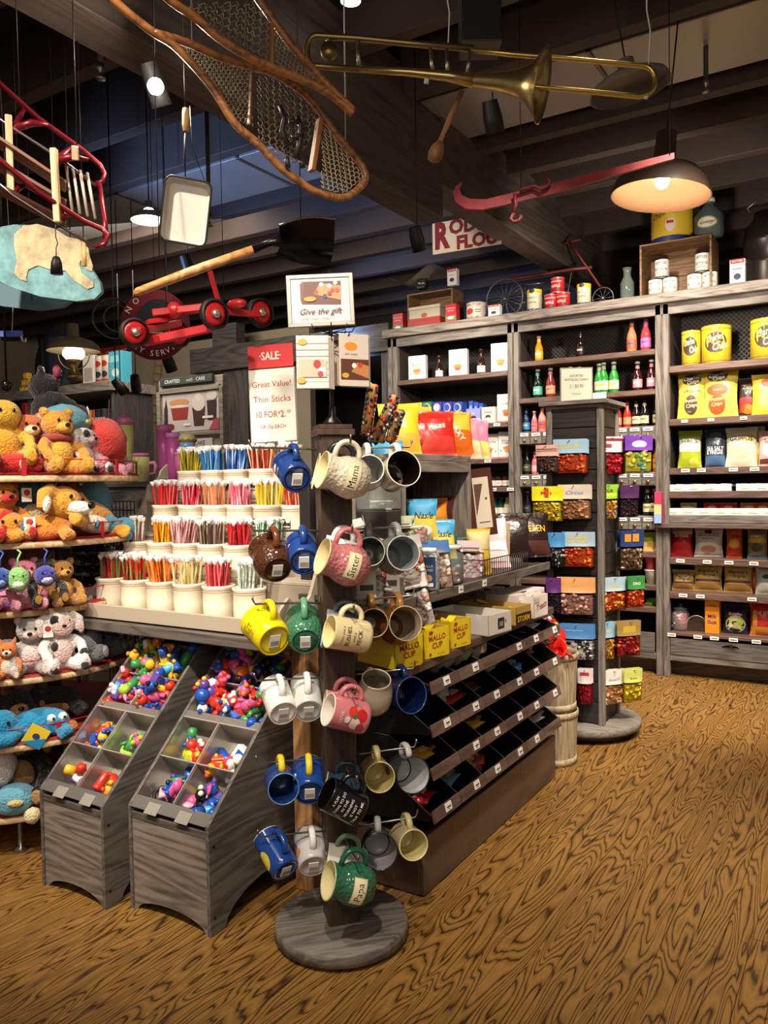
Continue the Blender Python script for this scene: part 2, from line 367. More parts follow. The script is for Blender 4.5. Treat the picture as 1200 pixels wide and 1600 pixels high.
for i in range(3):
    for (x0,x1) in ([(PX[i+1]+.055,PX[i+2]-.28),(PX[i+2]-.22,PX[i+2]-.06)] if i==1 else [(PX[i+1]+.055,PX[i+2]-.06)]):
        d_=ob('drawer',B(GR(0,'3D3A38','68635D')).bb(x0,x1,-.035,-.01,.172,.325),cab)
        b=B(mt('2A2622',.35,metal=.8)); b.surf(lambda u,v,o:(x0/2+x1/2+.06*math.cos(u)*math.sin(v+.2),-.036-.028*math.sin(v*.9),.262+.024*math.sin(u)),0,PI,0,1.5,10,5); ob('cup_pull',b,d_)
for i in range(4): ob('bottom_rail',B(GH).bb(PX[i]+.05,PX[i+1]-.05,-.03,.0,.125,.172),cab)
ob('toe_kick',B(wood('3A2C20','5A4633',0)).bb(-3.8,1.0,.10,.13,0,.14),cab)
# expanded metal mesh back panels
ME=mt('5C5650',.4,metal=.6)
for i in range(4):
    b=B(ME); x0,x1=PX[i]+.05,PX[i+1]-.05; z0,z1=1.2,2.78; h=z1-z0; st=.036
    n=int((x1-x0+h)/st)
    for k in range(n):
        a=x0-h+k*st
        for sg in(1,-1):
            p0=(a,z0) ; p1=(a+h,z1)
            (ax,az),(bx,bz)=p0,p1
            if ax<x0: az+=(x0-ax); ax=x0
            if bx>x1: bz-=(bx-x1); bx=x1
            if bx<=ax: continue
            if sg<0: ax,bx=x0+x1-ax,x0+x1-bx
            b.add([(ax,.44,az-.002),(bx,.44,bz-.002),(bx,.44,bz+.002),(ax,.44,az+.002)],[(0,1,2,3)])
    ob('wire_mesh',b,cab,kind='stuff')
# ================= mug spinner =================
@kit
def mug(kind,oc,ic,hc,decs,tag,rim,gl):
    if kind=='belly': P=[(0,.004),(.036,.004),(.037,0),(.04,.001),(.054,.025),(.059,.045),(.055,.07),(.046,.092),(.046,.105),(.052,.128)]; z1,z2,ho=.035,.105,.046
    elif kind=='round': P=[(0,.004),(.034,.004),(.035,0),(.038,.001),(.051,.022),(.054,.05),(.05,.08),(.042,.1),(.043,.112)]; z1,z2,ho=.03,.09,.038
    elif kind=='camp': P=[(0,.003),(.040,.003),(.041,0),(.046,.002),(.05,.03),(.055,.105)]; z1,z2,ho=.03,.085,.036
    elif kind=='tall': P=[(0,.003),(.036,.003),(.037,0),(.041,.002),(.043,.02),(.044,.125)]; z1,z2,ho=.03,.1,.034
    else: P=[(0,.003),(.037,.003),(.038,0),(.043,.002),(.0455,.012),(.0455,.112)]; z1,z2,ho=.028,.09,.036
    om=mt(oc,.18,gl); b=B(om); b.lathe(P,28,cap=0)
    rr,h=P[-1]; b.use(mt(rim,.2)); b.lathe([(rr,h),(rr-.0005,h+.0022),(rr-.003,h+.0022),(rr-.0035,h)],28,cap=0)
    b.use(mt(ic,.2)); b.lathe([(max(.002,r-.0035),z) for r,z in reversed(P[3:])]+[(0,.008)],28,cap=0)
    hb=B(mt(hc,.2)); n=12; rz=lambda z: [P[i][0]+(P[i+1][0]-P[i][0])*(z-P[i][1])/max(1e-6,P[i+1][1]-P[i][1]) for i in range(3,len(P)-1) if P[i][1]<=z<=P[i+1][1]+1e-9][0]
    pts=[]; r1,r2=rz(z1),rz(z2)
    for i in range(n+1):
        a=-PI/2+PI*i/n; pts.append(((r1+r2)/2-.004+(ho)*math.cos(a)**.7 if abs(math.cos(a))>1e-6 else (r1 if i==0 else r2)-.003,0,(z1+z2)/2+(z2-z1)/2*math.sin(a)))
    hb.tube(pts,[.0075]*len(pts),8,M=Matrix.Diagonal((1,1.35,1,1)))
    out=[('body',b),('handle',hb)]
    rp=lambda v: rz(max(P[3][1],min(h-1e-4,v)))
    S=lambda u,v,o: ((rp(v)+o)*math.cos(-PI/2+u/rp(v)),(rp(v)+o)*math.sin(-PI/2+u/rp(v)),v)
    if decs: out.append(('printed_label',decals(B(),S,decs)))
    if tag:
        t=B(mt('F2EFE8',.5)); t.bb(-.019,.017,-.015,.014,-.0012,.002,ch=0); t.use(mt('333333'))
        for i in range(7): t.bb(-.014,.0,-.011+i*.0034,-.0095+i*.0034,-.0018,-.001,ch=0)
        out.append(('price_tag',t))
    return out,(r1+r2)/2-.004+ho-.0085,(z1+z2)/2
def _mug(*a):
    k=('mug',repr(a))
    if k not in _K:
        f=mug.__wrapped__(*a); _K[k]=([(n,x.mesh(n)) for n,x in f[0]],f[1],f[2])
    return _K[k]
RY=YAW+R(15); RC=V((-1.525,2.14,0)); RM=Matrix.Translation(RC)@Matrix.Rotation(RY,4,'Z')
rack=thing('mug_spinner','brown square-post spinner on a round grey wooden base hung with mugs','display rack',RM)
b=B(wood('4B4641','7C766D',0,.6)); b.lathe([(.205,.012),(.222,.016),(.222,.05),(.216,.058),(0,.058)],48); ob('base_disc',b,rack)
ob('turntable',B(BLACK).lathe([(.18,0),(.19,.002),(.19,.013),(.1,.014)],32),rack)
PB=wood('33241D','4A362A',2,.5); ob('post',B(PB).bb(-.051,.051,-.051,.051,.05,1.66),rack)
ob('post_cap',B(PB).bb(-.062,.062,-.062,.062,1.655,1.675).bb(-.055,.055,-.055,.055,1.675,1.69),rack)
CH=mt('8E8A84',.3,metal=.9); DKM=mt('2A2724',.35,metal=.7)
HZ=[1.615,1.35,1.115,.868,.60,.358]
for sx,sy in((-1,0),(1,0),(0,-1),(0,1)):
    for z in [.12+.125*i for i in range(13)]:
        ob('slot_strip',B(mt('4A443F',.35,metal=.6)).box((sx*.052,sy*.052,z),(.004 if sx else .016,.004 if sy else .016,.03)),rack)
for z in HZ:
    for ph in(0,-90,90,180):
        m=Matrix.Rotation(R(ph),4,'Z'); b=B(CH); b.tube([m@V(p) for p in((0,-.04,z-.004),(0,-.1,z),(0,-.262,z+.004),(0,-.27,z+.02),(0,-.27,z+.03))],.0035,8); b.box((0,-.045,z-.01),(.02,.006,.045),m)
        ob('hook',b,rack)
W='F2EEE4'; CR='EAD9A2'; K='2A2320'
def plaq(t): return [('r',-.038,.036,.038,.074,'CDB88C'),('r',-.036,.038,.036,.072,'EADDB2'),('t',t,0,.055,.019,.066,0,0,'1D1712')]
MUGS=[ # row, arm, dist, roll, yawjit, tilt, spec, label
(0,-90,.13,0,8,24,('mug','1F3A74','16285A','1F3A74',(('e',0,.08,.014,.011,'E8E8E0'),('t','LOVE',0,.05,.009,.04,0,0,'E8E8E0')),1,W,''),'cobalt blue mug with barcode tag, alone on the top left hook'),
(0,0,.1,0,-6,14,('belly','2A3038','E2CF9C','1E242C',(),0,CR,''),'cream-mouthed mug with navy handle behind the textured cream one on the top hook'),
(0,0,.2,0,6,16,('belly','D8CDB4','E6D39F','D8CDB4',plaq('Mama'),0,CR,'glaze'),'cream crackle-textured mug reading Mama on the top front hook'),
(0,90,.115,0,-6,10,('round','CFCFC8','A9ADAA','C9C9C2',(),0,'E6E4DC',''),'pale grey mug on the top right hook, inner one'),
(0,90,.215,0,8,14,('camp','BDB59C','160C0A','E3DCC8',(('r',-.1,.0,.1,.022,'1A1411'),),0,'E6DFC8',''),'cream mug with black-brown inside on the top right hook, outer one'),
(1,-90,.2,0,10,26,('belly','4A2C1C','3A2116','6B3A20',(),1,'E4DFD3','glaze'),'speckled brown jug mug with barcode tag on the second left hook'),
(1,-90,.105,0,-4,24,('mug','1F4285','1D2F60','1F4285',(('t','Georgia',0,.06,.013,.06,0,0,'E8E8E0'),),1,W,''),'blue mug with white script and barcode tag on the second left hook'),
(1,0,.1,0,-10,12,('camp','EDEBE6','F2F0EA','EDEBE6',(),0,'2B4C86',''),'white enamel mug with blue rim behind the pink one on the second hook'),
(1,0,.2,0,8,20,('belly','C47678','E6D39F','C26F70',plaq('Sister'),0,'D9C48C','glaze'),'pink mug reading Sister on the second front hook'),
(1,90,.115,0,-8,8,('round','8E8F6C','6F7672','86898A',(),0,'C9CAC2',''),'olive mug with grey inside on the second right hook, inner one'),
(1,90,.21,0,4,10,('belly','8B8A7A','8C9496','9AA0A0',(),0,'D5D6D0',''),'grey-brown round mug on the second right hook, outer one'),
(2,-90,.22,0,18,22,('camp','E8D21A','E3CB12','E8D21A',(('t','YOU',0,.078,.007,.03,0,0,K),('t','MAKE THE',0,.067,.007,.045,0,0,K),('t','WORLD A',0,.056,.007,.045,0,0,K),('t','BETTER',0,.045,.007,.045,0,0,K),('t','PLACE',0,.034,.007,.03,0,0,K)),1,'EADB40',''),'bright yellow mug with small black lettering on the third left hook'),
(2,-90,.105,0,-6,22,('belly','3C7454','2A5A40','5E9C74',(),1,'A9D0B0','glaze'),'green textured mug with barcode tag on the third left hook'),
(2,0,.105,0,-10,12,('camp','8E96A0','7D8794','5C6670',(),0,'B5BCC4',''),'slate grey mug behind the cream bushel mug on the third hook'),
(2,0,.2,0,10,14,('mug','E4D2A0','EFE0A4','E8DAB0',(('t','I love you a',0,.09,.008,.05,0,0,'6A5A40'),('t','BUSHEL',0,.073,.012,.056,0,0,K),('t','and a',0,.057,.008,.03,0,0,K),('t','PECK',0,.041,.012,.045,0,0,K)),0,'E9DBAA',''),'cream mug reading bushel and a peck on the third front hook'),
(2,90,.12,0,-6,10,('round','8A6230','84765C','B27B34',(),0,'B7A37A',''),'tan glazed mug on the third right hook, inner one'),
(2,90,.212,0,4,14,('belly','7A4420','8A7C64','B8833C',(),0,'B9A783',''),'brown and tan round mug on the third right hook, outer one'),
(3,-90,.19,0,6,24,('tall','EDEAE2','EDEAE2','EDEAE2',(('t','BE STILL',0,.09,.01,.05,0,0,'4C7A4E'),('t','AND KNOW',0,.072,.01,.05,0,0,'4C7A4E')),1,W,''),'white mug with green lettering on the fourth left hook, outer one'),
(3,-90,.1,0,-4,26,('tall','C9CCC8','EDEAE2','EDEAE2',(('e',0,.06,.03,.03,'8FA08C'),),1,W,''),'white mug with grey-green picture on the fourth left hook, inner one'),
(3,0,.1,0,-8,12,('round','C57F80','E0C98C','B97070',(),0,'D9C48C',''),'cream-mouthed pink mug behind the strawberry mug on the fourth hook'),
(3,0,.19,0,8,20,('mug','D67F84','EBE3D4','CB7479',(('e',.012,.03,.018,.016,'C8201C'),('e',-.014,.045,.017,.015,'E9D6CC'),('e',.018,.058,.014,.013,'D8341F'),('e',.006,.05,.007,.006,'3C7A34'),('e',-.02,.028,.012,.011,'B53A4A'),('e',-.006,.07,.009,.008,'F0DCD8'),('t','LOVE',-.002,.088,.009,.04,0,0,'F3E3DC')),0,'F0E4DA',''),'pink mug painted with red strawberries on the fourth front hook'),
(3,90,.11,0,0,60,('round','C9BCA4','8A7E6C','C9BCA4',(('e',-.02,.05,.01,.008,'201A18'),),0,'D5C9B2',''),'beige mug hanging upright on the fourth right hook'),
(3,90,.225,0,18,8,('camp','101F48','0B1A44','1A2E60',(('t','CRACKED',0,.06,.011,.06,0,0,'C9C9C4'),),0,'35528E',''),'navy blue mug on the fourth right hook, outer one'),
(4,-90,.19,180,0,4,('mug','1C4690','163468','EBCB2E',(),0,'5E8ACB',''),'royal blue mug with yellow handle, mouth outward on the fifth left hook'),
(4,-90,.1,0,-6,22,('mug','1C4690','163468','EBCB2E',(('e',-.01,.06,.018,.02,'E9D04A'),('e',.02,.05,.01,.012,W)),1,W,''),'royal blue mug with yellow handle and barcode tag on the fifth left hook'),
(4,0,.1,0,-14,14,('round','1F3B4C','D9C68C','1E3642',(),0,'CDB87C',''),'dark teal mug with cream mouth behind the black one on the fifth hook'),
(4,0,.21,0,4,34,('mug','0F0E0E','0A0909','121011',tuple(('t',s_,0,.096-.0145*i,.0075,.066,.004,0,W) for i,s_ in enumerate(('A FUN','THING TO DO','IN THE','MORNING','IS NOT','TALK TO ME.'))),0,'1B1A1A',''),'black mug with white lettering on the fifth front hook'),
(4,90,.13,0,-4,8,('mug','C9B67C','CFC07C','C8B87E',(),0,'E0D39A',''),'cream mug on the fifth right hook, inner one'),
(4,90,.235,0,8,8,('camp','3A3D42','B9BCBE','D2D2CE',(),0,'1E1F22',''),'white-lined enamel mug with black rim on the fifth right hook'),
(5,-90,.2,0,22,30,('tall','1A3F85','EDEAE2','1A3F85',(('e',0,.05,.02,.03,'D8C64A'),),1,W,''),'blue mug with yellow picture and barcode tag on the lowest left hook'),
(5,-90,.095,0,-2,26,('mug','C7C4C0','EDEAE2','EDEAE2',(('e',0,.06,.02,.025,'7A6AA0'),('e',.02,.04,.012,.014,'C88A4A')),1,W,''),'white mug with purple picture on the lowest left hook'),
(5,0,.09,0,-12,12,('mug','DCD8C4','EFE3BC','6C8E62',(('t','I am',0,.06,.008,.03,0,0,K),('t','thankful',0,.048,.01,.045,0,0,K)),0,'E9DCB0',''),'off-white mug with green handle behind the green one on the lowest hook'),
(5,0,.19,0,6,18,('belly','2F6A4E','E2D3A0','1F5A44',plaq('Papa'),0,'B9C690','glaze'),'green textured mug reading Papa on the lowest front hook'),
(5,90,.13,0,-10,10,('camp','5C5C5E','A0A0A2','B8B8B6',(),0,'2A2A2C',''),'grey enamel mug with black rim on the lowest right hook'),
(5,90,.235,0,2,10,('mug','CFC28E','D8CB8C','D5C894',(),0,'E6DAA4',''),'cream mug on the lowest right hook, outer one'),
]
BAS=Matrix(((0,0,-1,0),(0,1,0,0),(1,0,0,0),(0,0,0,1)))
for row,arm,dist,roll,yj,tilt,spec,label in MUGS:
    kt,hx,hz=_mug(*spec)
    M=RM@Matrix.Rotation(R(arm),4,'Z')@Matrix.Translation((0,-dist,HZ[row]+.0045))@Matrix.Rotation(R(yj+roll),4,'Z')@Matrix.Rotation(R(tilt),4,'Y')@BAS@Matrix.Scale(1.2 if 'yellow mug' in label else 1.12,4)@Matrix.Translation((-hx,0,-hz-.012))
    inst(kt,'mug',label,'mug',M,'mugs on the spinner')
# gift card topper on the spinner
gt=thing('card_topper','gift card stand with grey-framed sign on top of the mug spinner','sign',RM@Matrix.Translation((0,0,1.69)))
ob('pole',B(DKM).bb(-.006,.006,-.006,.006,0,.5).lathe([(.03,0),(.03,.01),(.012,.03),(.012,.06),(0,.065)],14),gt)
FR=mt('8B857B',.35,metal=.3); b=B(FR)
fw_,fh,fz=.2,.155,.32
Mf=Tm(-.035,-.02,fz+fh/2,R(-4),R(-2),R(-14))
for c,d in(((-fw_/2,0,0),(.014,.014,fh)),((fw_/2,0,0),(.014,.014,fh)),((0,0,fh/2),(fw_+.014,.014,.014)),((0,0,-fh/2),(fw_+.014,.014,.014))): b.box(c,d)
f_=ob('sign_frame',b,gt,Mf)
D=[('r',-.094,-.072,.094,.072,'DDCFC4'),('p',[(-.06,-.012),(.066,-.018),(.068,.06),(-.058,.062)],'5A3224'),('p',[(-.064,.0),(-.058,-.01),(-.05,.06),(-.064,.055)],'6B4030'),('p',[(-.02,.02),(.066,-.002),(.066,.045),(.0,.055)],'C08450')]
for x,y,c in((-.012,.026,'C43A26'),(.005,.05,'E9E0D4'),(.03,.045,'E9E0D4'),(.05,.055,'E9E0D4'),(.04,.03,'B83A2E'),(.015,.012,'2C3C7A'),(.055,.03,'D2482E'),(.03,.02,'8A3A2A')): D.append(('e',x,y,.007,.007,c))
D+= [('e',-.033,.004,.02,.008,'D08A2E'),('t','Give the gift',-.003,-.037,.019,.15,-1,0,'3A2D26'),('t','EVERYONE LOVES',-.02,-.06,.009,.09,0,0,'5B4A42')]
b=decals(B(mt('CFC4BA')).bb(-.094,.094,-.003,.003,-.072,.072),flat(-.003),D,.0006); ob('sign_face',b,f_)
wr=B(DKM)
for z,l in((.3,.07),(.27,.08)):
    for a in(-150,-100,-60,-20,40,130):
        m=Matrix.Rotation(R(a),4,'Z'); wr.tube([m@V(p) for p in((0,0,z),(l,0,z),(l+.01,0,z+.018))],.002,5)
ob('wire_arms',wr,gt)
def cards(x,y,z,rz,i,pic,label):
    t=thing('gift_card',label,'card',RM@Matrix.Translation((x,y,1.69+z))@Matrix.Rotation(rz,4,'Z'),'gift cards on the stand')
    for k in range(7): ob('card',B(mt('D9CDBE' if k%2 else 'B8A895',.5)).bb(-.05+k*.003,.05+k*.003,k*.005,k*.005+.002,-.165,0,ch=.0005),t)
    ob('printed_label',decals(B(),flat(0),pic,.0006),t)
P1=[('r',-.05,-.165,.05,0,'D9CCC0')]+[('r',-.05,-.165+.02*k,.05,-.163+.02*k,'A59484') for k in range(8)]+[('e',-.03,-.02,.014,.01,'D59A3C'),('r',-.045,-.13,.045,-.075,'B9A893'),('e',.015,-.09,.012,.014,'A82A2A'),('e',.03,-.11,.012,.012,'EEE6DE'),('e',.025,-.12,.009,.009,'B03A34'),('e',-.035,-.14,.014,.01,'D59A3C')]
P2=[('r',-.05,-.165,.05,0,'C9BDAE'),('e',-.01,-.04,.022,.014,'D08A2E'),('t','GIFT CARD',-.01,-.065,.006,.06,0,0,'5A4A40'),('r',-.045,-.145,.05,-.08,'5A3224'),('p',[(-.01,-.12),(.05,-.14),(.05,-.1),(.01,-.09)],'B77B48'),('e',.0,-.1,.008,.008,'E9E0D4'),('e',.02,-.098,.008,.008,'C43A26'),('e',-.03,-.132,.012,.008,'D59A3C')]
cards(-.075,-.075,.275,R(-12),0,P1,'pack of pale brick-print gift cards on the stand under the sign')
cards(.06,-.07,.285,R(8),0,P2,'pack of brown picture gift cards on the stand right of the pole')
cards(-.04,.02,.30,R(-5),0,[('r',-.05,-.1,.05,0,'DCD6CC'),('t','Wood Wick',0,-.03,.007,.07,0,0,'555555')],'white gift cards behind the brick-print pack')
cards(.04,.06,.30,R(170),0,P1,'gift cards facing away at the back of the stand')
# ================= product kits =================
@kit
def bag(w,h,T,col,decs,crimp=.014,wr=.35,back=None):
    sd=(len(decs)*7+int(w*1000))%50
    def th(u,v):
        a=max(0,1-(2*abs(u)/w)**2.6); c=(v-crimp)/(h-2*crimp)
        if c<=0 or c>=1: return 0
        return T/2*a**.7*math.sin(PI*c)**.55
    def S(u,v,o,sg=-1):
        t=th(u,v); n=noise.noise(V((u*22,v*22,sd)))*.006*wr*2*(1 if 0<t else .3)
        e=1-.10*math.sin(PI*max(0,min(1,v/h)))*1.0; return (u*e+noise.noise(V((v*15,sd,u*9)))*.004,sg*(t+o)+n*min(1,t/.01+.2),v)
    b=B(mt(col,.28,'foil')); b.surf(S,-w/2,w/2,0,h,12,14); b.use(mt(back or col,.28,'foil')); b.surf(lambda u,v,o:S(u,v,o,1),-w/2,w/2,0,h,8,10)
    b.use(mt(col,.35)); 
    for v in (0,h):
        pts=[]; n=16; sg=-1 if v==0 else 1
        for i in range(n):
            x0=-w/2+w*i/n; pts=[S(x0,v,0),S(x0+w/n,v,0),S(x0+w/2/n,v,0)]; pts[2]=(pts[2][0],pts[2][1],pts[2][2]+sg*.004); b.add(pts,[(0,1,2)])
    out=[('bag',b)]
    if decs: out.append(('printed_label',decals(B(),S,decs,.0012)))
    return out
@kit
def hangbag(w,h,hc,decs,cc,csz,hh):
    rd=random.Random(int(w*1e4)+len(cc)*7+int(csz*1e4)); hd=B(mt(hc,.35)); T=.03
    def th(u,v):
        a=max(0,1-(2*abs(u)/w)**3); c=v/h
        return .002+T/2*a*(1-c)**.35*min(1,c*9+.1)**.5
    S=lambda u,v,o:(u,-th(u,v)*(.4 if v>h-hh else 1)-o,v-h)
    hd.surf(S,-w/2,w/2,h-hh,h,8,4,.001); hd.surf(lambda u,v,o:(u,.002,v-h),-w/2,w/2,h-hh,h,1,1)
    p=B(mt('DCDCDA',.1,'cello')); p.surf(S,-w/2,w/2,0,h-hh,8,8); p.surf(lambda u,v,o:(u,th(u,v),v-h),-w/2,w/2,0,h-hh,6,6)
    c=B(); hgt=(h-hh)*.9
    csz*=1.12; n=int(w*hgt/(csz*csz)*1.25)+8
    c.use(mt(cc[0],.4)); c.surf(lambda u,v,o:(u,-th(u,v)*.45*max(0,1-(v/(hgt+.004))**6),v-h),-w/2*.93,w/2*.93,.004,hgt,8,6); c.use(mt(cc[-1],.4)); c.surf(lambda u,v,o:(u,th(u,v)*.4,v-h),-w/2*.93,w/2*.93,.004,hgt,6,5)
    for i in range(n):
        x=rd.uniform(-w/2+csz*.6,w/2-csz*.6); z=rd.uniform(csz*.45,hgt); y=-th(x,z)*rd.uniform(.1,.62)
        c.use(mt(rd.choice(cc),.3)); c.ell((x,y,z-h),(csz*.5*rd.uniform(.8,1.15),min(csz*.4,.009),csz*.5*rd.uniform(.6,1.1)),7,4,wob=.5)
    out=[('header_card',hd),('pouch',p),('candy_pieces',c)]
    if decs: out.append(('printed_label',decals(B(),S,decs,.0018)))
    return out
@kit
def bottle(glass,liq,lab,cap,kind,decs=()):
    if kind=='soda': P=[(0,0),(.028,0),(.03,.004),(.03,.115),(.026,.14),(.014,.175),(.0125,.215),(.0135,.218),(.0135,.228)]
    elif kind=='syrup': P=[(0,0),(.032,0),(.034,.004),(.034,.085),(.03,.11),(.017,.135),(.014,.19),(.016,.195),(.016,.21)]
    elif kind=='big': P=[(0,0),(.034,0),(.036,.006),(.036,.13),(.026,.17),(.015,.2),(.0135,.25)]
    else: P=[(0,0),(.03,0),(.033,.004),(.034,.05),(.031,.07),(.034,.09),(.033,.12),(.018,.15),(.016,.175)]
    P2=[(r,z) for r,z in P]; zt=P[-1][1]
    b=B(mt(glass,.08)); b.lathe(P,16); 
    c=B(mt(cap,.3)); c.lathe([(P[-1][0]+.002,zt-.012),(P[-1][0]+.003,zt+.002),(P[-1][0]*.8,zt+.006),(0,zt+.006)],12)
    l0,l1=(.03,.095) if kind!='syrup' else (.02,.075)
    l=B(mt(lab,.5)); l.lathe([(P[3][0]+.0008,l0),(P[3][0]+.0008,l1)],16,cap=0)
    if kind=='soda': l.lathe([(.0145,.18),(.0133,.205)],12,cap=0)
    S=lambda u,v,o:((P[3][0]+.001+o)*math.sin(u/P[3][0]),-(P[3][0]+.001+o)*math.cos(u/P[3][0]),v)
    if decs: decals(l,S,decs,.0006)
    return [('bottle',b),('cap',c),('printed_label',l)]
@kit
def can(r,h,col,decs,rim='B9B4AA',lid=1):
    b=B(mt(col,.35)); b.lathe([(0,0),(r,0),(r,h)],28,cap=0); b.use(mt(rim,.3,metal=.7)); b.lathe([(r+.0015,-.0),(r+.0015,.006),(r,.007)],28,cap=0); b.lathe([(r,h-.006),(r+.002,h-.004),(r+.002,h),(r-.003,h+.001),(r-.004,h-.004),(0,h-.004)],28,cap=0)
    S=lambda u,v,o:((r+o)*math.sin(u/r),-(r+o)*math.cos(u/r),v)
    out=[('can',b)]
    if decs: out.append(('printed_label',decals(B(),S,decs,.001)))
    return out
@kit
def carton(w,d,h,col,decs,side=None,sidedecs=()):
    b=B(mt(col,.45)); b.bb(-w/2,w/2,-d/2,d/2,0,h,ch=.0015); b.use(mt('8A8378',.6)); b.bb(-w/2+.004,w/2-.004,-.0006,.0006,h-.0005,h+.0006,ch=0)
    l=B(); decals(l,flat(-d/2),decs,.0012)
    if sidedecs: decals(l,lambda u,v,o:(w/2+o,u,v),sidedecs,.0012)
    return [('carton',b)]+([('printed_label',l)] if decs or sidedecs else [])
@kit
def glassjar(w,h,cc,csz,sq,lid,fill,lab=()):
    rd=random.Random(int(w*1e4)+int(h*999)); g=B(mt('F4F8F6',.05,'glass'))
    if sq:
        g.bb(-w/2,w/2,-w/2,w/2,0,h*.9,ch=.004); g.lathe([(w*.4,h*.9),(w*.42,h*.92),(w*.42,h*.97)],20,cap=0)
    else: g.lathe([(0,0),(w*.46,0),(w*.5,h*.06),(w*.5,h*.75),(w*.38,h*.86),(w*.4,h*.92)],22)
    c=B(mt(cc[0],.5)); (c.bb(-w*.43,w*.43,-w*.43,w*.43,.004,h*fill*.93) if sq else c.lathe([(w*.4,.004),(w*.43,h*.1),(w*.43,h*fill*.93)],16)); n=int(w*h*fill/(csz*csz)*3)
    for i in range(n):
        a=rd.uniform(0,2*PI); q=(.75+.25*rd.random())*(w/2-csz*.4); z=rd.uniform(csz*.5,h*fill)
        x_,y_=(q*math.cos(a),q*math.sin(a)) if not sq else ((rd.uniform(-1,1)*(w/2-csz*.5),-(w/2-csz*.5)) if i%2 else ((w/2-csz*.5),rd.uniform(-1,1)*(w/2-csz*.5)))
        c.use(mt(rd.choice(cc),.35)); c.ell((x_,y_,z),(csz*.62,csz*.5,csz*.45),6,4,wob=.6)
    out=[('jar',g),('candy_pieces',c)]
    if lid=='glass': out.append(('lid',B(mt('DDE6E2',.05,'glass')).lathe([(w*.42,h*.92),(w*.44,h*.95),(w*.3,h*1.02),(w*.06,h*1.06),(w*.1,h*1.1),(w*.09,h*1.15),(0,h*1.17)],20)))
    elif lid: out.append(('lid',B(mt(lid,.4)).lathe([(w*.45,h*.9),(w*.46,h*.9),(w*.46,h*1.0),(0,h)],20)))
    if lab: out.append(('printed_label',decals(B(),flat(-w/2-.001),lab,.0012)))
    return out
def px2m(px,py,ax,val,n): P=at(px,py,ax,val); return n*(P-EYE).dot(FW)/F_PX
TCOL=['C8321E','E0B52C','2D58A8','3C8A4A','D8588E','E87A28','6A3E90','EDE6DA']
# ================= centre gondola =================
GX=-1.40; GY0,GY1=2.48,3.85
go=thing('candy_gondola','long brown display unit with black tilted bins and two shelves behind the mug spinner','display unit',Matrix.Translation((GX,GY0,0)))
def gb(name,mat,x0,x1,y0,y1,z0,z1,par=go,**k): return ob(name,B(mat).bb(x0-GX,x1-GX,y0-GY0,y1-GY0,z0,z1),par,**k)
LAM=wood('46362D','655041',1,.45,.35)
for i in range(3):
    ob('base_panel',B(LAM).bb(-.02,0,i*.457+.001,(i+1)*.457-.001,.004,.215),go)
ob('base_panel',B(wood('46362D','655041',0,.45,.35)).bb(-.34,-.02,.0,.02,.004,.215),go); gb('base',mt('231C18',.6),-1.74,-1.425,2.5,3.84,0,.212)
gb('core_panel',mt('1D1916',.6),-1.95,-1.9,2.5,3.84,.2,1.5)
RZ=[.755,.598,.442,.284]; LB=wood('4A382E','6C564A',1,.5,.6); DV=mt('16140F',.35)
bins=[]
for r_,z in enumerate(RZ):
    b=B(mt('12100D',.35)); n=6; w_=(GY1-GY0-.02)/n
    b.bb(-.5,-.48,.01,1.36,z-.05,z+(.14 if r_ else .07))                        # back
    b.add([(-.5,.01,z-.06),(.02,.01,z-.005),(.02,1.36,z-.005),(-.5,1.36,z-.06)],[(0,1,2,3)])
    b.add([(-.5,.01,z-.064),(.02,.01,z-.012),(.02,1.36,z-.012),(-.5,1.36,z-.064)],[(0,3,2,1)])
    row=ob('bin_row',b,go)
    for i in range(n+1):
        y=.01+w_*i; hh=.125 if r_ else .07; po=[(.025,z-.004),(.025,z+.02),(-.14,z+hh),(-.48,z+hh),(-.48,z-.055)]
        d_=B(DV if 0<i<n else mt('14120F',.5)); d_.prism([(-x,zz) for x,zz in po],.004,Matrix.Translation((0,y-.002,0))@Matrix(((-1,0,0,0),(0,0,1,0),(0,1,0,0),(0,0,0,1))))
        d_.use(mt('6E6A64',.35,metal=.6)); d_.tube([(.027,y,z+.02),(-.14,y,z+hh+.002),(-.48,y,z+hh+.002)],.0022,5)
        ob('divider',d_,row)
    for i in range(n):
        y0,y1=.01+w_*i+.004,.01+w_*(i+1)-.004; m=Matrix.Translation((.032,(y0+y1)/2,z+.008))@Matrix.Rotation(R(-14),4,'Y')
        ob('front_lip',B(LB).box((0,0,0),(.007,y1-y0,.044)),row,m)
        if (r_,i) in((0,2),(2,0),(3,5)): continue
        t=B(mt('EEEAE0',.5)).box((0,0,0),(.004,.046,.03)).use(mt('55504A')); t.bb(.002,.0028,-.014,.014,-.003,.003,ch=0).bb(.002,.0028,-.008,.008,-.009,-.007,ch=0)
        ob('price_tag',t,row,m@Matrix.Translation((.006,(y1-y0)*(.13 if i%2 else .03),.004)))
ob('shelf_board',B(LAM).bb(-.5,.02,-.12,.30,.83,.865),go); ob('shelf_board',B(LAM).bb(-.5,.0,.303,1.37,.83,.865),go)
gb('shelf_edge',mt('2A2622',.4),-1.50,-1.44,2.42,3.86,1.065,1.085); 
gb('upper_shelf',mt('3A3531',.5),-1.9,-1.5,2.42,3.86,1.06,1.082); gb('shelf_front',wood('47413B','6A6259',1),-1.445,-1.43,2.42,3.88,1.05,1.087)
gb('post',wood('57504A','857D73',2),-1.80,-1.77,2.44,2.47,.22,1.62)
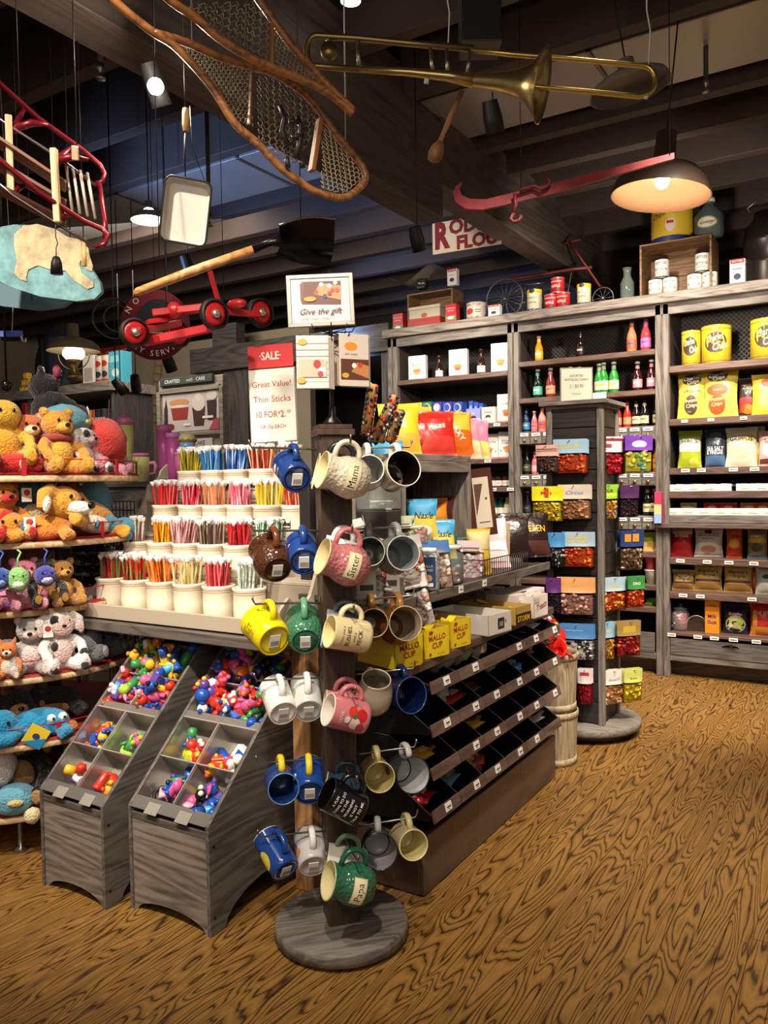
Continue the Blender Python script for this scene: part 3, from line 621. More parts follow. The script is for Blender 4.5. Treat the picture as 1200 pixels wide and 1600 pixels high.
# cubby riser
cu=thing('riser_cubby','open grey wooden cubby box standing on the upper shelf of the brown display unit','riser',Matrix.Translation((-1.75,3.03,1.087)))
GW=wood('57504A','8A8176',1); 
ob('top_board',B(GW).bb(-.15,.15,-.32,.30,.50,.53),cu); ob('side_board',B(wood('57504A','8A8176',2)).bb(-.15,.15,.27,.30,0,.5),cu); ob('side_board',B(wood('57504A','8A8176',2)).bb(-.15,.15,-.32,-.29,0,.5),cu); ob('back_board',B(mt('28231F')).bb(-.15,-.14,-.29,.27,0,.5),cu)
ob('front_rail',B(GW).bb(.14,.155,-.29,.27,.455,.5),cu)
RE=R(90)
def G(kit_,name,label,cat,px,py,X,z,rz=42,lean=0,grp=None,dz=0.,roll=0):
    P=at(px,py,0,X); return inst(kit_,name,label,cat,Matrix.Translation((X,P.y,z+dz))@Matrix.Rotation(R(rz),4,'Z')@Matrix.Rotation(R(-lean),4,'X')@Matrix.Rotation(R(roll),4,'Y'),grp)
# yellow candy boxes on lower shelf
YB=[('r',-.055,0,.055,.105,'E6C81A'),('t','MALLO',0,.07,.02,.09,.02,4,'9C1F24'),('t','CUP',0,.043,.02,.06,.02,4,'9C1F24'),('t','24 COUNT',.02,.012,.006,.04,0,0,'8A2A20'),('r',-.045,.01,-.033,.018,'8C3038'),('e',-.035,.093,.012,.005,'A52020')]
def openbox(w,d,h,col,inner,decs,fill=None):
    def f():
        b=B(mt(col,.45)); t=.003
        b.bb(-w/2,w/2,-d/2,-d/2+t,0,h,ch=0); b.bb(-w/2,w/2,d/2-t,d/2,0,h*1.0,ch=0); b.bb(-w/2,-w/2+t,-d/2,d/2,0,h,ch=0); b.bb(w/2-t,w/2,-d/2,d/2,0,h,ch=0); b.bb(-w/2,w/2,-d/2,d/2,0,t,ch=0)
        b.use(mt(inner,.5)); b.bb(-w/2+t,w/2-t,d/2-t-.001,d/2-t,t,h-.001,ch=0); b.bb(-w/2+t,w/2-t,-d/2+t,-d/2+t+.001,t,h-.002,ch=0); b.bb(-w/2+t,-w/2+t+.001,-d/2+t,d/2-t,t,h-.002,ch=0); b.bb(w/2-t-.001,w/2-t,-d/2+t,d/2-t,t,h-.002,ch=0)
        o=[('box',b.mesh('box'))]
        if decs: o.append(('printed_label',decals(B(),flat(-d/2),decs,.0012).mesh('label')))
        if fill:
            c=B(); rd=random.Random(int(w*1e4))
            for i in range(fill[2]): c.use(mt(rd.choice(fill[0]),.35)); c.box((0,0,0),fill[1],Tm(rd.uniform(-1,1)*(w/2-.03),rd.uniform(-1,1)*(d/2-.02),rd.uniform(.3,1.)*h,rd.uniform(-.4,.4),rd.uniform(-.4,.4),rd.uniform(-.6,.6)))
            o.append(('wrapped_bars',c.mesh('bars')))
        return o
    return f()
mb=openbox(.135,.2,.105,'DDBE18','C9A860',YB,(['E8CC2A','C8A020','DCD2A0'],(.05,.03,.012),14))
for i,(px,py,rz,l) in enumerate(((610,1030,72,'nearest, half behind the tan mug'),(652,1034,76,'second from the mug spinner'),(688,1020,80,'beside the plain white box'))):
    G(mb,'candy_box','open yellow carton of chocolate cups on the lower shelf, '+l,'box',px,py,-1.475 if i!=1 else -1.47,.866,rz,grp='yellow candy cartons')
WB=[('r',-.02,.02,.03,.065,'2A2A2E'),('r',-.008,.03,.02,.05,'8A8A8A'),('e',.04,.05,.006,.006,'C85A3A')]
G(openbox(.18,.3,.085,'D9D2C4','E4DED2',WB),'candy_box','plain white open carton with dark window label beside the yellow cartons','box',735,998,-1.50,.866,82)
G(openbox(.14,.3,.08,'B99A4A','C8A85A',[('r',-.07,0,.07,.05,'3A2418'),('t','STORM',0,.025,.024,.11,.02,0,'E8B820')],(['D8A030','E4C050'],(.06,.025,.012),10)),'candy_box','open gold and brown candy bar carton on the lower shelf','box',772,978,-1.50,.866,84)
G(openbox(.15,.3,.1,'E0D6C8','D8CCB8',[('t','Treats',.0,.05,.03,.12,-1,8,'9A3A4A'),('r',-.07,.07,-.02,.09,'C8B8A8')],(['7A5234','C8AE88','4A3222','D8CCB4'],(.06,.03,.02),22)),'candy_box','white carton heaped with brown wrapped nougat bars','box',800,962,-1.50,.866,86)
bb_=[(-1.50,3.60,'E6C4C6'),(-1.50,3.60,'DDBDBF'),(-1.50,3.60,'E9D3CF'),(-1.50,3.72,'DDE6EA'),(-1.50,3.72,'9EC6DC'),(-1.50,3.72,'E6C4C6'),(-1.50,3.48,'E4DCCC'),(-1.50,3.48,'E9E2D4'),(-1.50,3.48,'DCC9C0')]
for i,(x,y,c) in enumerate(bb_):
    k=i%3; nm={'E6C4C6':'pale pink','DDBDBF':'dusty pink','E9D3CF':'blush','DDE6EA':'ice white','9EC6DC':'light blue','E4DCCC':'cream','E9E2D4':'off-white','DCC9C0':'beige pink'}[c]
    inst(carton(.1,.16,.035,c,(('r',-.04,.008,-.005,.028,'F2EAE2'),('r',.0,.01,.04,.014,'8A6A70'))),'fudge_box',nm+' fudge box, '+('bottom','middle','top')[k]+' of the '+('middle','far','near')[i//3]+' stack on the lower shelf','box',Matrix.Translation((x,y,.8655+k*.0365))@Matrix.Rotation(R(88),4,'Z'),'small fudge boxes')
for k in range(4): inst(carton(.22,.2,.024,'D9B8B4' if k%2 else 'E6CFCB',(('r',-.1,.004,.04,.018,'C79A9C'),('t','FUDGE',.07,.011,.01,.05,0,0,'F6EEE8'))),'fudge_box','long '+('pink','blush')[k%2]+' flat candy box, '+('lowest','second','third','topmost')[k]+' of the pile behind the small boxes','box',Matrix.Translation((-1.72,3.62+.01*k,.8655+k*.025))@Matrix.Rotation(R(86+3*k),4,'Z'),'flat pink boxes')
# jars and tubs at the near end of upper shelf
PINKS=['D8B8B0','C9A0A0','EDE6E0','B86A70']; ZS=1.088
J=[(578,-1.62,.11,.2,['8A4A52','B8626A','D9B0B0'],.02,1,'clear square jar of dark red sweets at the near end of the upper shelf'),
(612,-1.60,.1,.2,['EDE6E0','D8A080','C8D0B0'],.022,1,'clear square jar of pale taffy beside the dark red sweets'),
(655,-1.64,.11,.21,['3A6A4A','7A9A5A','E0E0D0'],.02,1,'clear square jar of green wrapped mints on the upper shelf'),
(575,-1.50,.1,.11,['E8E0D8','D88A50','7AA060'],.022,1,'short clear tub of striped wrapped candy behind the tan mugs'),
(612,-1.49,.085,.1,['E8DED0','D0A898','F0ECE4'],.022,1,'short clear tub of white caramels behind the brown mug'),
(664,-1.49,.1,.16,['E8DED0','C8A080','B0C8D8'],.022,1,'tall clear tub of almond candy with blue label at the shelf edge'),
(702,-1.50,.12,.155,['C09888','EDE4DA','8A5A48'],.032,0,'round glass jar of brown and white nougats at the shelf edge')]
for i,(px,X,w_,h,cc,cs,sq,l) in enumerate(J):
    lab=(('r',-.04,.02,.025,.12,'E9E4DA'),('r',-.03,.05,.015,.07,'5A5650')) if i in(0,1,3,4) else ((('r',-.035,.015,.035,.13,'24406E'),('t','VANILLA',0,.095,.01,.05,0,0,'E8E0D0'),('t','ALMOND',0,.08,.01,.05,0,0,'E8E0D0'),('e',0,.05,.022,.015,'B98860'),('r',-.025,.018,.025,.032,'EDEAE2')) if i==5 else ((('r',-.03,.03,.03,.12,'43503E'),) if i==2 else ()))
    G(glassjar(w_,h,cc,cs,sq,'E8E4DC' if sq else 'C8D0CC',.8 if sq else .45,lab),'candy_jar',l,'jar',px,915,X,ZS,36)
KS=[('r',-.065,.1,.065,.16,'3E9CC8'),('r',-.065,.0,.065,.1,'E4D45A'),('t','Nasle',0,.1,.028,.11,-1,0,'2A2420'),('e',.01,.04,.03,.02,'F0EAD8'),('e',-.03,.03,.012,.02,'4A3428')]
G(bag(.13,.17,.05,'3E9CC8',tuple(KS)),'candy_bag','blue and yellow candy bag with dark script in front of the cubby','bag',597+63,790,-1.62,1.24,36,8,'blue and yellow bags',dz=.02)
G(bag(.13,.17,.05,'3E9CC8',tuple(KS)),'candy_bag','blue and yellow candy bag lying lower, beside the orange tub','bag',690,850,-1.56,1.18,36,20,'blue and yellow bags')
G(bag(.13,.17,.05,'3E9CC8',tuple(KS)),'candy_bag','blue and yellow candy bag peeking out behind the brown-mouthed mug','bag',606,720,-1.72,1.5,36,4,'blue and yellow bags')
def tub(px,py,X,z,cc,l): G(glassjar(.13,.07,cc,.02,1,'E9E0D6',.8),'candy_tub',l,'tub',px,py,X,z,36)
tub(640,850,-1.60,1.258,['C8503A','EDE0D0','D88A60'],'clear tub of orange and white sweets on top of the square jars')
tub(585,830,-1.66,1.268,['A04048','E0C8C0','EDE6E0'],'clear tub of dark red hearts on top of the square jar')
tub(600,770,-1.70,1.36,['B85868','7A9A60','E8E0D0'],'clear tub of mixed green and pink sweets near the post')
def simple(w,h,T,col,txt,tc,bands=(),sz=.03,rot=0,tx=None): 
    return bag(w,h,T,col,tuple([('r',-w*.45,a*h,w*.45,b_*h,c) for a,b_,c in bands]+([('t',txt,0,h*.62,sz,w*.8,.015,rot,tc)] if txt else [])))
def gbag(px,py,X,z,w,h,col,txt,tc,l,bands=(),rz=42,lean=12,sz=.03,rot=0,grp=None,roll=0): G(simple(w,h,.07,col,txt,tc,bands,sz,rot),'candy_bag',l,'bag',px,py,X,z,rz,lean,grp,roll=roll)
gbag(693,870,-1.64,ZS,.15,.17,'1F5A3C','PECANS','C9D8B0','dark green snack bag behind the glass nougat jar, left one',((.0,.22,'D8B088'),(.8,1,'174A30')),sz=.018,grp='green bags')
gbag(716,868,-1.60,ZS,.15,.17,'22613F','PECANS','C9D8B0','dark green snack bag behind the glass nougat jar, right one',((.0,.22,'D8B088'),(.8,1,'174A30')),sz=.018,grp='green bags')
gbag(750,905,-1.52,ZS,.11,.2,'E0BE3A','','B89A30','tall pale yellow candy bag at the edge of the upper shelf',((.0,.3,'E8A820'),(.55,.95,'D8C88A')),lean=4)
for i,(px,py,X,z,c) in enumerate(((700,840,-1.72,1.14,'E6D2B8'),(725,835,-1.74,1.14,'E9D8C0'),(748,850,-1.66,ZS,'E4B4B8'),(772,870,-1.58,ZS,'EBC4C6'))):
    gbag(px,py,X,z,.17,.24,c,'Bark' if i<2 else '',['9A3040','B04060'][i%2],('cream bag with red script behind the pink ones, left','cream bag with red script behind the pink ones, right','pink and white candy bag leaning, rear one','pink and white candy bag leaning in the wire basket')[i],((.1,.3,'E8D4D0'),(.32,.5,'F2E6E4')) if i>1 else (),lean=18,sz=.035,rot=8)
for i,(px,py,X,z) in enumerate(((792,870,-1.74,ZS),(812,880,-1.66,ZS),(835,880,-1.60,ZS))):
    gbag(px,py,X,z,.2,.24,'231612','RIESEN' if i==2 else '','E8A81C','glossy black-brown caramel bag, '+('rear one leaning against the crate','middle one of the three','front one with yellow lettering')[i],((.0,.35,'4A2418'),) if i==2 else (),lean=14,sz=.035,grp='black caramel bags')
# top of cubby
TB=[(628,-1.80,'E2C02A','','A0402A','yellow mixed candy bag on the cubby, far left',((.0,.4,'DFA030'),)),(650,-1.82,'DFBE30','','A0402A','yellow candy bag on the cubby, second from left',((.0,.3,'D88A28'),)),(668,-1.74,'B8341E','Kites','EDE6DA','red candy bag with white lettering on the cubby, left one',((.0,.25,'8A2418'),)),(684,-1.70,'C42A1E','Kites','EDE6DA','red candy bag with white lettering on the cubby, right one',((.0,.4,'D0382A'),)),(700,-1.82,'DDB52C','','A0402A','yellow candy bag behind the orange one on the cubby',()),(712,-1.66,'E06A1C','GALAXY','F0EAE0','orange and yellow candy bag with white lettering on the cubby',((.55,1.,'E8B828'),)),(728,-1.78,'C07A8E','','EDE6DA','pink candy bag on the cubby, front one',((.0,.4,'D8C08A'),)),(742,-1.80,'B8708A','','EDE6DA','pink candy bag on the cubby, rear one',((.0,.4,'C8C060'),))]
for i,(px,X,c,tx,tc,l,bn) in enumerate(TB): gbag(px,755,X,1.618,.19,.21 if i not in(0,1,4) else .24,c,tx,tc,l,bn,rz=42,lean=16,sz=.03,rot=-60 if tx=='GALAXY' else 10,grp='bags on the cubby')
gbag(712,800,-1.68,ZS+.19,.15,.2,'B8201A','Kites','EDE6DA','red candy bag inside the cubby beside its right board',((.0,.45,'C8281E'),),lean=10)
gbag(682,800,-1.70,ZS+.18,.12,.16,'E08A28','','B03A20','orange candy bag in the left of the cubby',(),lean=10)
gbag(693,805,-1.69,ZS+.18,.1,.17,'4A1E1A','','B03A20','dark red chocolate bag in the middle of the cubby',(),lean=6)
bx=thing('wooden_crate','small pale slatted wooden crate standing at the far end of the upper shelf','crate',Matrix.Translation((-1.74,3.72,1.087)))
for i in range(4): ob('slat',B(wood('8E7450','C0A67C',2)).bb(-.12+.06*i,-.063+.06*i,-.1,-.09,0,.2),bx,Matrix.Rotation(R(0),4,'Z')); ob('slat',B(wood('8E7450','C0A67C',2)).bb(.11,.12,-.1+.05*i,-.053+.05*i,0,.2),bx)
ob('base_board',B(wood('8E7450','C0A67C',0)).bb(-.12,.12,-.1,.1,0,.01),bx)
br=thing('brown_clip_strip','brown hanging display card with a cream label beside the cubby','sign',Matrix.Translation((-1.555,3.38,1.25))@Matrix.Rotation(R(40),4,'Z')@Matrix.Rotation(R(-6),4,'Y'))
ob('card',decals(B(mt('4A2418',.35)).bb(-.06,.06,0,.004,0,.31),flat(0),[('r',-.035,.035,.04,.27,'C9BFA8'),('p',[(-.03,.09),(.012,.24),(-.03,.24)],'5A3A30'),('e',.022,.17,.006,.006,'4A4A30'),('r',-.02,.06,.03,.065,'6A5A50')]),br)
wb=thing('wire_basket','small black wire basket rail along the edge of the upper shelf','basket',Matrix.Translation((-1.45,3.12,1.087)))
b=B(BLACK)
for i in range(22): b.tube([(0,i*.024,0),(0,i*.024,.075)],.0018,5)
b.tube([(0,0,.075),(0,.51,.075)],.0025,5); b.tube([(0,0,.001),(0,.51,.001)],.002,5); b.tube([(0,0,.075),(-.3,0,.075)],.0025,5); ob('wires',b,wb)
for px,py in((720,0),(757,0)): ob('price_tag',B(TAG).bb(-.005,.0,-.02,.02,-.014,.014).use(mt('666058')).bb(0,.0006,-.012,.012,-.002,.002,ch=0),go,Matrix.Translation((-.028,(at(px,905,0,-1.43).y-GY0),1.07)))
# cello pouches of candy hanging on the end panel, pretzel rods above
# goods in the black bins
def pile(name,label,cat,r_,i,cols,f):
    z=RZ[r_]-.005; y=GY0+.01+.225*(i+.5); rd=random.Random(r_*9+i); f(Matrix.Translation((GX-.10,y,z))@Matrix.Rotation(RE,4,'Z'),rd,label)
@kit
def clothpouch(c):
    b=B(mt(c,.9,'cloth')); b.ell((0,0,.03),(.09,.04,.03),16,8,wob=.5); t=B(mt('C9BC9E',.9)); t.tube([(.085,0,.035),(.1,0,.04),(.11,.01,.03)],.004,6); return [('pouch',b),('drawstring',t)]
for i,(r_,c,dx,l) in enumerate(((0,1,-.06,'left one'),(0,1,.1,'middle one'),(0,2,.03,'right one'))):
    inst(clothpouch('D6C8A8'),'cloth_pouch','cream drawstring cloth pouch in the top row of black bins, '+l,'pouch',Matrix.Translation((GX-.06,GY0+.01+.225*(c+.5)+dx,RZ[r_]+.02))@Matrix.Rotation(R(80+i*14),4,'Z')@Matrix.Rotation(R(-12),4,'Y'),'cream pouches')
@kit
def packet(c,c2,w,d): b=B(mt(c,.3,'foil')); b.ell((0,0,.012),(w/2,d/2,.012),12,6,wob=.7); b.bb(-w/2-.008,-w/2+.012,-d*.3,d*.3,.01,.012,ch=0); l=B(mt(c2,.4)); l.bb(-w*.25,w*.25,-d*.2,d*.2,.0235,.0245,ch=0); return [('packet',b),('printed_label',l)]
PK=[(1,1,'A8281E','EDE6DA','red and white'),(1,1,'E4E0D6','8A8A8A','silver white'),(1,2,'5A3424','8A5A3A','brown'),(1,3,'B8B4AC','EDE6DA','clear grey'),(1,4,'3A7AC8','E8E0D0','blue'),(1,5,'8A6A58','C8A890','tan'),(2,0,'C8902C','E8D080','orange'),(2,1,'A83A2A','E8C080','red'),(2,2,'D8B82C','8A6A20','yellow'),(3,0,'1F3F8A','C8D0E0','dark blue'),(3,0,'B81E30','EDE6DA','crimson'),(3,1,'D8CC3A','4A8A4A','yellow-green'),(3,1,'5A8A9A','E0D8A0','teal and yellow'),(3,2,'DCC52A','A8281E','yellow'),(3,2,'A83A2A','E8C080','red and yellow'),(3,5,'C8503A','EDE6DA','red and white'),(3,5,'D8D0C4','C83A30','white and red'),(0,5,'8AB8D0','E8E0D0','pale blue'),(0,5,'E0D8CC','D87A8A','white and pink')]
for k,(r_,c,a,b2,nm) in enumerate(PK):
    rd=random.Random(k); inst(packet(a,b2,rd.choice((.09,.11)),.06),'toy_packet',nm+' toy packet in '+('top','second','third','bottom')[r_]+' row of black bins, '+ORD[c]+' bin from the spinner','packet',Matrix.Translation((GX-.075-.05*(k%2),GY0+.01+.225*(c+.5)+rd.uniform(-.05,.05),RZ[r_]+.018+.025*(k%2)))@Euler((0,R(-14),R(rd.uniform(30,150)))).to_matrix().to_4x4()@Matrix.Scale(1.45,4),'toy packets in the black bins')

for i,(px,py,X,z,c,cc,n_) in enumerate(((560,770,-1.66,1.40,'D8D0C4',('8A4A52','C98A90','E0C8C8'),'dark pink rock candy'),(592,775,-1.60,1.42,'C8D8D0',('E8E0D0','D8A080','B8C8A0'),'pale saltwater taffy'),(622,782,-1.60,1.40,'B8C4A0',('7A9A5A','4A6A4A','D8D8C0'),'green mint leaves'),(555,845,-1.56,1.33,'E0D8CC',('E8E0D8','C8A0A0','D8C8B8'),'white and pink taffy'),(585,850,-1.52,1.34,'D8C8C0',('B84A4A','EDE6E0','D88A70'),'red striped sweets'),(628,842,-1.50,1.33,'E8E0D4',('E8D8C8','D8603A','EDE6E0'),'orange and white chews'),(676,846,-1.50,1.30,'4A78B8',('D8B8A0','EDE6E0','B88A70'),'blue-topped almond candy'),(735,862,-1.54,1.27,'E4C8CC',('E8D8D8','D8A0A8','F0E8E4'),'pink wafer candy'),(600,905,-1.49,1.20,'D8D8D0',('E0E0D8','9AB88A','D88A58'),'mixed pastel taffy'),(636,900,-1.47,1.19,'E0D4C8',('E8E0D8','C89888','EDE6E0'),'white caramel'))):
    P_=at(px,py,0,X); inst(hangbag(.13,.19,c,(('r',-.04,.14,.04,.16,'7A6A60'),),cc,.024,.05),'candy_pouch','clear cellophane pouch of %s among the jars behind the mugs'%n_,'pouch',Matrix.Translation((X,P_.y,z-.03))@Matrix.Rotation(R(34+i*7%30),4,'Z')@Matrix.Rotation(R(-10),4,'X')@Matrix.Rotation(R((i*37)%30-15),4,'Y'),'clear candy pouches')
# ================= stick candy tiers =================
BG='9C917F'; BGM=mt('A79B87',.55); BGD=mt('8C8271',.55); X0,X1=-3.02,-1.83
ct=thing('stick_candy_stand','beige stepped four-tier stand with wavy ends holding cream crocks of stick candy','display stand',Matrix.Translation((X0,2.2,.95)))
def cb(name,mat,x0,x1,y0,y1,z0,z1): return ob(name,B(mat).bb(x0-X0,x1-X0,y0-2.2,y1-2.2,z0-.95,z1-.95),ct)
cb('front_lip',BGM,X0,X1,2.2,2.215,.955,1.012)
TY=[2.37,2.495,2.615,2.735]; TZ=[.972,1.125,1.285,1.44]
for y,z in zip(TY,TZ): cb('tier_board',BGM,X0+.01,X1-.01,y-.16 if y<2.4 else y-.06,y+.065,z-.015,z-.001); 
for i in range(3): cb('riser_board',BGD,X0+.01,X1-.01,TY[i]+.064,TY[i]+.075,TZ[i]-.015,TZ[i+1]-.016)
po=[(0,0),(0,.055),(.02,.1),(.07,.14)]
for i in range(4):
    y,z=TY[i]-2.2,TZ[i]-.95; po+=[(y-.06+.02,z+.07),(y-.0,z+.085),(y+.03,z+.11),(y+.045,z+.14)]
po+=[(.62,.66),(.62,0)]
for x in (X0,X1): ob('wavy_end',B(BGM).prism([(a,b_) for a,b_ in po],.014,Matrix(((0,0,1,0),(1,0,0,0),(0,1,0,0),(0,0,0,1)))),ct,Matrix.Translation((x-X0-.007,0,0)))
tb=thing('display_table','grey table under the stick candy stand with a pale wooden leg','table',Matrix.Translation((-2.42,2.6,0)))
ob('tabletop',B(wood('3B3632','5C554D',0)).bb(-.67,.62,-.42,.4,.905,.948),tb)
ob('leg',B(wood('6B4A2C','A77C4E',2)).bb(.575,.655,-.30,-.22,0,.905),tb); ob('leg',B(wood('6B4A2C','A77C4E',2)).bb(.575,.655,.25,.33,0,.905),tb); ob('leg',B(wood('3B3632','5C554D',2)).bb(-.70,-.64,.25,.33,0,.905),tb)
ob('back_panel',B(mt('1A1714',.7)).bb(-.64,.575,.30,.32,0.02,.905),tb)
ob('brass_post',B(mt('B8912F',.3,metal=1)).tube([(-.60,-.12,0),(-.60,-.12,.905)],.007),tb); ob('brass_post',B(mt('B8912F',.3,metal=1)).tube([(-.56,-.1,0),(-.56,-.1,.905)],.007),tb)
@kit
def crock(w):
    b=B(mt('E6DCC2',.3)); b.lathe([(0,0),(.052,0),(.055,.003),(.056,.05),(.056,.118),(.059,.122),(.059,.13),(.055,.131),(.053,.128),(.053,.01),(0,.01)],26,cap=0)
    s_=B(mt('8A3A34',.4)); 
    for z in(.104,.112): s_.lathe([(.0566,z),(.0568,z+.0007),(.0566,z+.0014)],26,cap=0)
    return [('crock',b),('painted_stripes',s_)]
@kit
def stick(c1,c2,tw):
    b=B(); n=6; L=16; r=.0052
    vs=[(r*math.cos(2*PI*i/n+j*tw),r*math.sin(2*PI*i/n+j*tw),.2*j/L) for j in range(L+1) for i in range(n)]
    ma=[mt(c1,.15),mt(c2,.15)]
    b.use(ma[0]); b.use(ma[1])
    for j in range(L):
        for i in range(n): b.use(ma[1] if i%3==0 else ma[0]); k=len(b.v); b.v+=[vs[j*n+i],vs[j*n+(i+1)%n],vs[(j+1)*n+(i+1)%n],vs[(j+1)*n+i]]; b.f.append((k,k+1,k+2,k+3)); b.mi.append(b.m); b.sm.append(False)
    w_=B(mt('F1EEEA',.25)); w_.lathe([(.0045,.19),(.0028,.198),(.009,.208),(.0125,.219),(.004,.21),(.002,.204)],7,cap=0)
    c=B(mt('F6F6F4',.1,'cello')); c.lathe([(.0068,.05),(.0072,.12),(.0066,.197)],6,cap=0)
    return [('candy_stick',b),('twisted_end',w_),('wrapper',c)]
ROWS=[([173,212,252,295,341,389],901,[('C03A2A','4A8A4A','red and green'),('C8281E','5A9A4A','red with green'),('E0701E','E8A060','orange'),('B8A060','E0D0A0','tan striped'),('B02028','D87070','dark red'),('E8E4DA','9AB89A','white and green')]),
([215,253,292.6,331.5,373,420],846,[('D8C8B8','7A4A3A','white and brown striped'),('E88A1E','E8C030','orange and yellow'),('D8A8A8','8A4A4A','pink and brown striped'),('5A4038','B8A090','dark brown striped'),('B81E28','C83A3A','red'),('2A7A44','CFE0CF','green striped')]),
([260,300.5,338.5,377,419,464],788,[('D02A30','E06060','bright red'),('C42038','E8A0A8','crimson striped'),('C87850','E8B890','peach striped'),('D8607A','F0C0C8','pink striped'),('D8B020','E8D890','golden yellow'),('D0401E','E8A088','orange-red')]),
([299,335,371,411,449],736,[('C8B030','6A7A30','olive yellow striped'),('2A68A8','7AB0D8','sky blue'),('2050A0','A0C0E0','deep blue striped'),('A83A24','E0C0A0','rust red striped'),('C8A050','8A3A2A','gold and red striped')])]
rs=random.Random(11); rest=B()
for r_,(pxs,py,cols) in enumerate(ROWS):
    for i,px in enumerate(pxs):
        Y=TY[r_]; X=at(px,py,1,Y).x; rown=('bottom','second','third','top')[r_]; where='%s crock of the %s tier'%(ORD[i],rown)
        cr_=inst(crock(1),'candy_crock','cream crock with red stripes holding %s sticks, '%cols[i][2]+where,'crock',Matrix.Translation((X,Y,TZ[r_])),'cream crocks of stick candy'); cr_.scale=(1.13,1.13,1)
        if r_>0:
            th_=thing('tag_holder','small wire-framed card in front of the '+where,'tag',Matrix.Translation((X-.01,Y-.067,TZ[r_]+.028)),'cards on the crocks')
            ob('frame',B(mt('2E2A28',.4)).bb(-.024,.024,0,.003,.01,.048),th_,Matrix.Rotation(R(-14+rs.uniform(-8,8)),4,'X')); ob('card',decals(B(mt('EEE9DC')).bb(-.021,.021,-.002,-.0002,.013,.045),flat(-.002),[('r',-.014,.03,.014,.034,'6A6058'),('r',-.01,.02,.01,.023,'8A8078')],.0005),th_,Matrix.Rotation(R(-14),4,'X'))
        c1,c2,nm=cols[i]
        def pose():
            a=rs.uniform(0,2*PI); q=math.sqrt(rs.random())*.042; x,y=q*math.cos(a),q*math.sin(a)
            return Matrix.Translation((X+x,Y+y,TZ[r_]+.018+rs.uniform(-.006,.01)))@Euler((-y*2.6+rs.uniform(-.08,.08),x*2.6+rs.uniform(-.1,.1),rs.uniform(0,6))).to_matrix().to_4x4()
        for k in range(12): inst(stick(c1,c2,.28 if (r_+i)%2 else .02),'candy_stick',nm+' wrapped candy stick in the '+where,'candy',pose(),'sticks in the '+where)
        for k in range(22):
            M=pose(); w_=_K[('stick',repr((c1,c2,.28 if (r_+i)%2 else .02)))]
            for _,me in w_[:2]:
                rest.add([v.co for v in me.vertices],[],M); base=len(rest.v)-len(me.vertices)
                for p in me.polygons: rest.use(me.materials[p.material_index]); rest.f.append(tuple(v+base for v in p.vertices)); rest.mi.append(rest.m); rest.sm.append(False)
ob('candy_sticks',rest,None,label='remaining cellophane-wrapped candy sticks packed into the cream crocks',cat='candy',kind='stuff',group='sticks behind the front ones')
# SALE sign
sg=thing('sale_sign','white sale sign with red header and red lettering above the stick candy','sign',Matrix.Translation((-2.265,2.75,1.44))@Matrix.Rotation(R(18),4,'Z')@Matrix.Rotation(R(-1.5),4,'Y'))
ob('pole',B(mt('8A857C',.35,metal=.7)).bb(-.004,.004,.004,.012,0,.3),sg)
ob('back_board',B(mt('8A8478',.5)).bb(-.11,.11,-.001,.006,.245,.57),sg)
RD='B82A30'
ob('sign_face',decals(B(mt('E9E4D4',.5)).bb(-.105,.105,-.005,-.0015,.25,.566),flat(-.005),[('t','Great Value!',0,.50,.026,.18,0,0,RD),('t','Thin Sticks',0,.435,.028,.18,0,0,RD),('t','10 FOR',-.03,.368,.028,.1,0,0,RD),('t','$',.03,.375,.012,.01,0,0,RD),('t','2.',.05,.368,.028,.03,0,0,RD),('t','00',.076,.378,.013,.024,0,0,RD),('t','OR 35¢ EACH',0,.315,.017,.12,0,0,'A8484A')],.0007),sg)
ob('header',decals(B(mt('C9312F',.45)).bb(-.105,.105,-.0065,.001,.572,.672),flat(-.0065),[('t','·SALE·',0,.622,.034,.1,.015,0,'EFE6DC')],.0007),sg)
# chocolate domes stacked left
for k in range(6):
    def dome():
        g=B(mt('E6E6E2',.08,'cello')); g.bb(-.075,.075,-.06,.06,0,.045,ch=.004); c=B(); rd=random.Random(k)
        for q in range(34): c.use(mt(rd.choice(['2E1C14','3F281C','4A3020']),.25)); c.ell((rd.uniform(-.065,.065),rd.uniform(-.05,.05),rd.uniform(.012,.036)),.012,7,4)
        l=B(mt('DCD9D2',.1,'cello')); l.bb(-.083,.083,-.066,.066,.044,.049,ch=.002); return [('tray',g.mesh('t')),('chocolates',c.mesh('c')),('lid',l.mesh('l'))]
    inst(dome(),'chocolate_tub','clear lidded tub of chocolates, '+('lowest','second','third','fourth','fifth','topmost')[k]+' of the stack left of the crocks','tub',Matrix.Translation((-3.10,2.42,.949+.05*k))@Matrix.Rotation(R(25+k*2),4,'Z'),'stacked chocolate tubs')
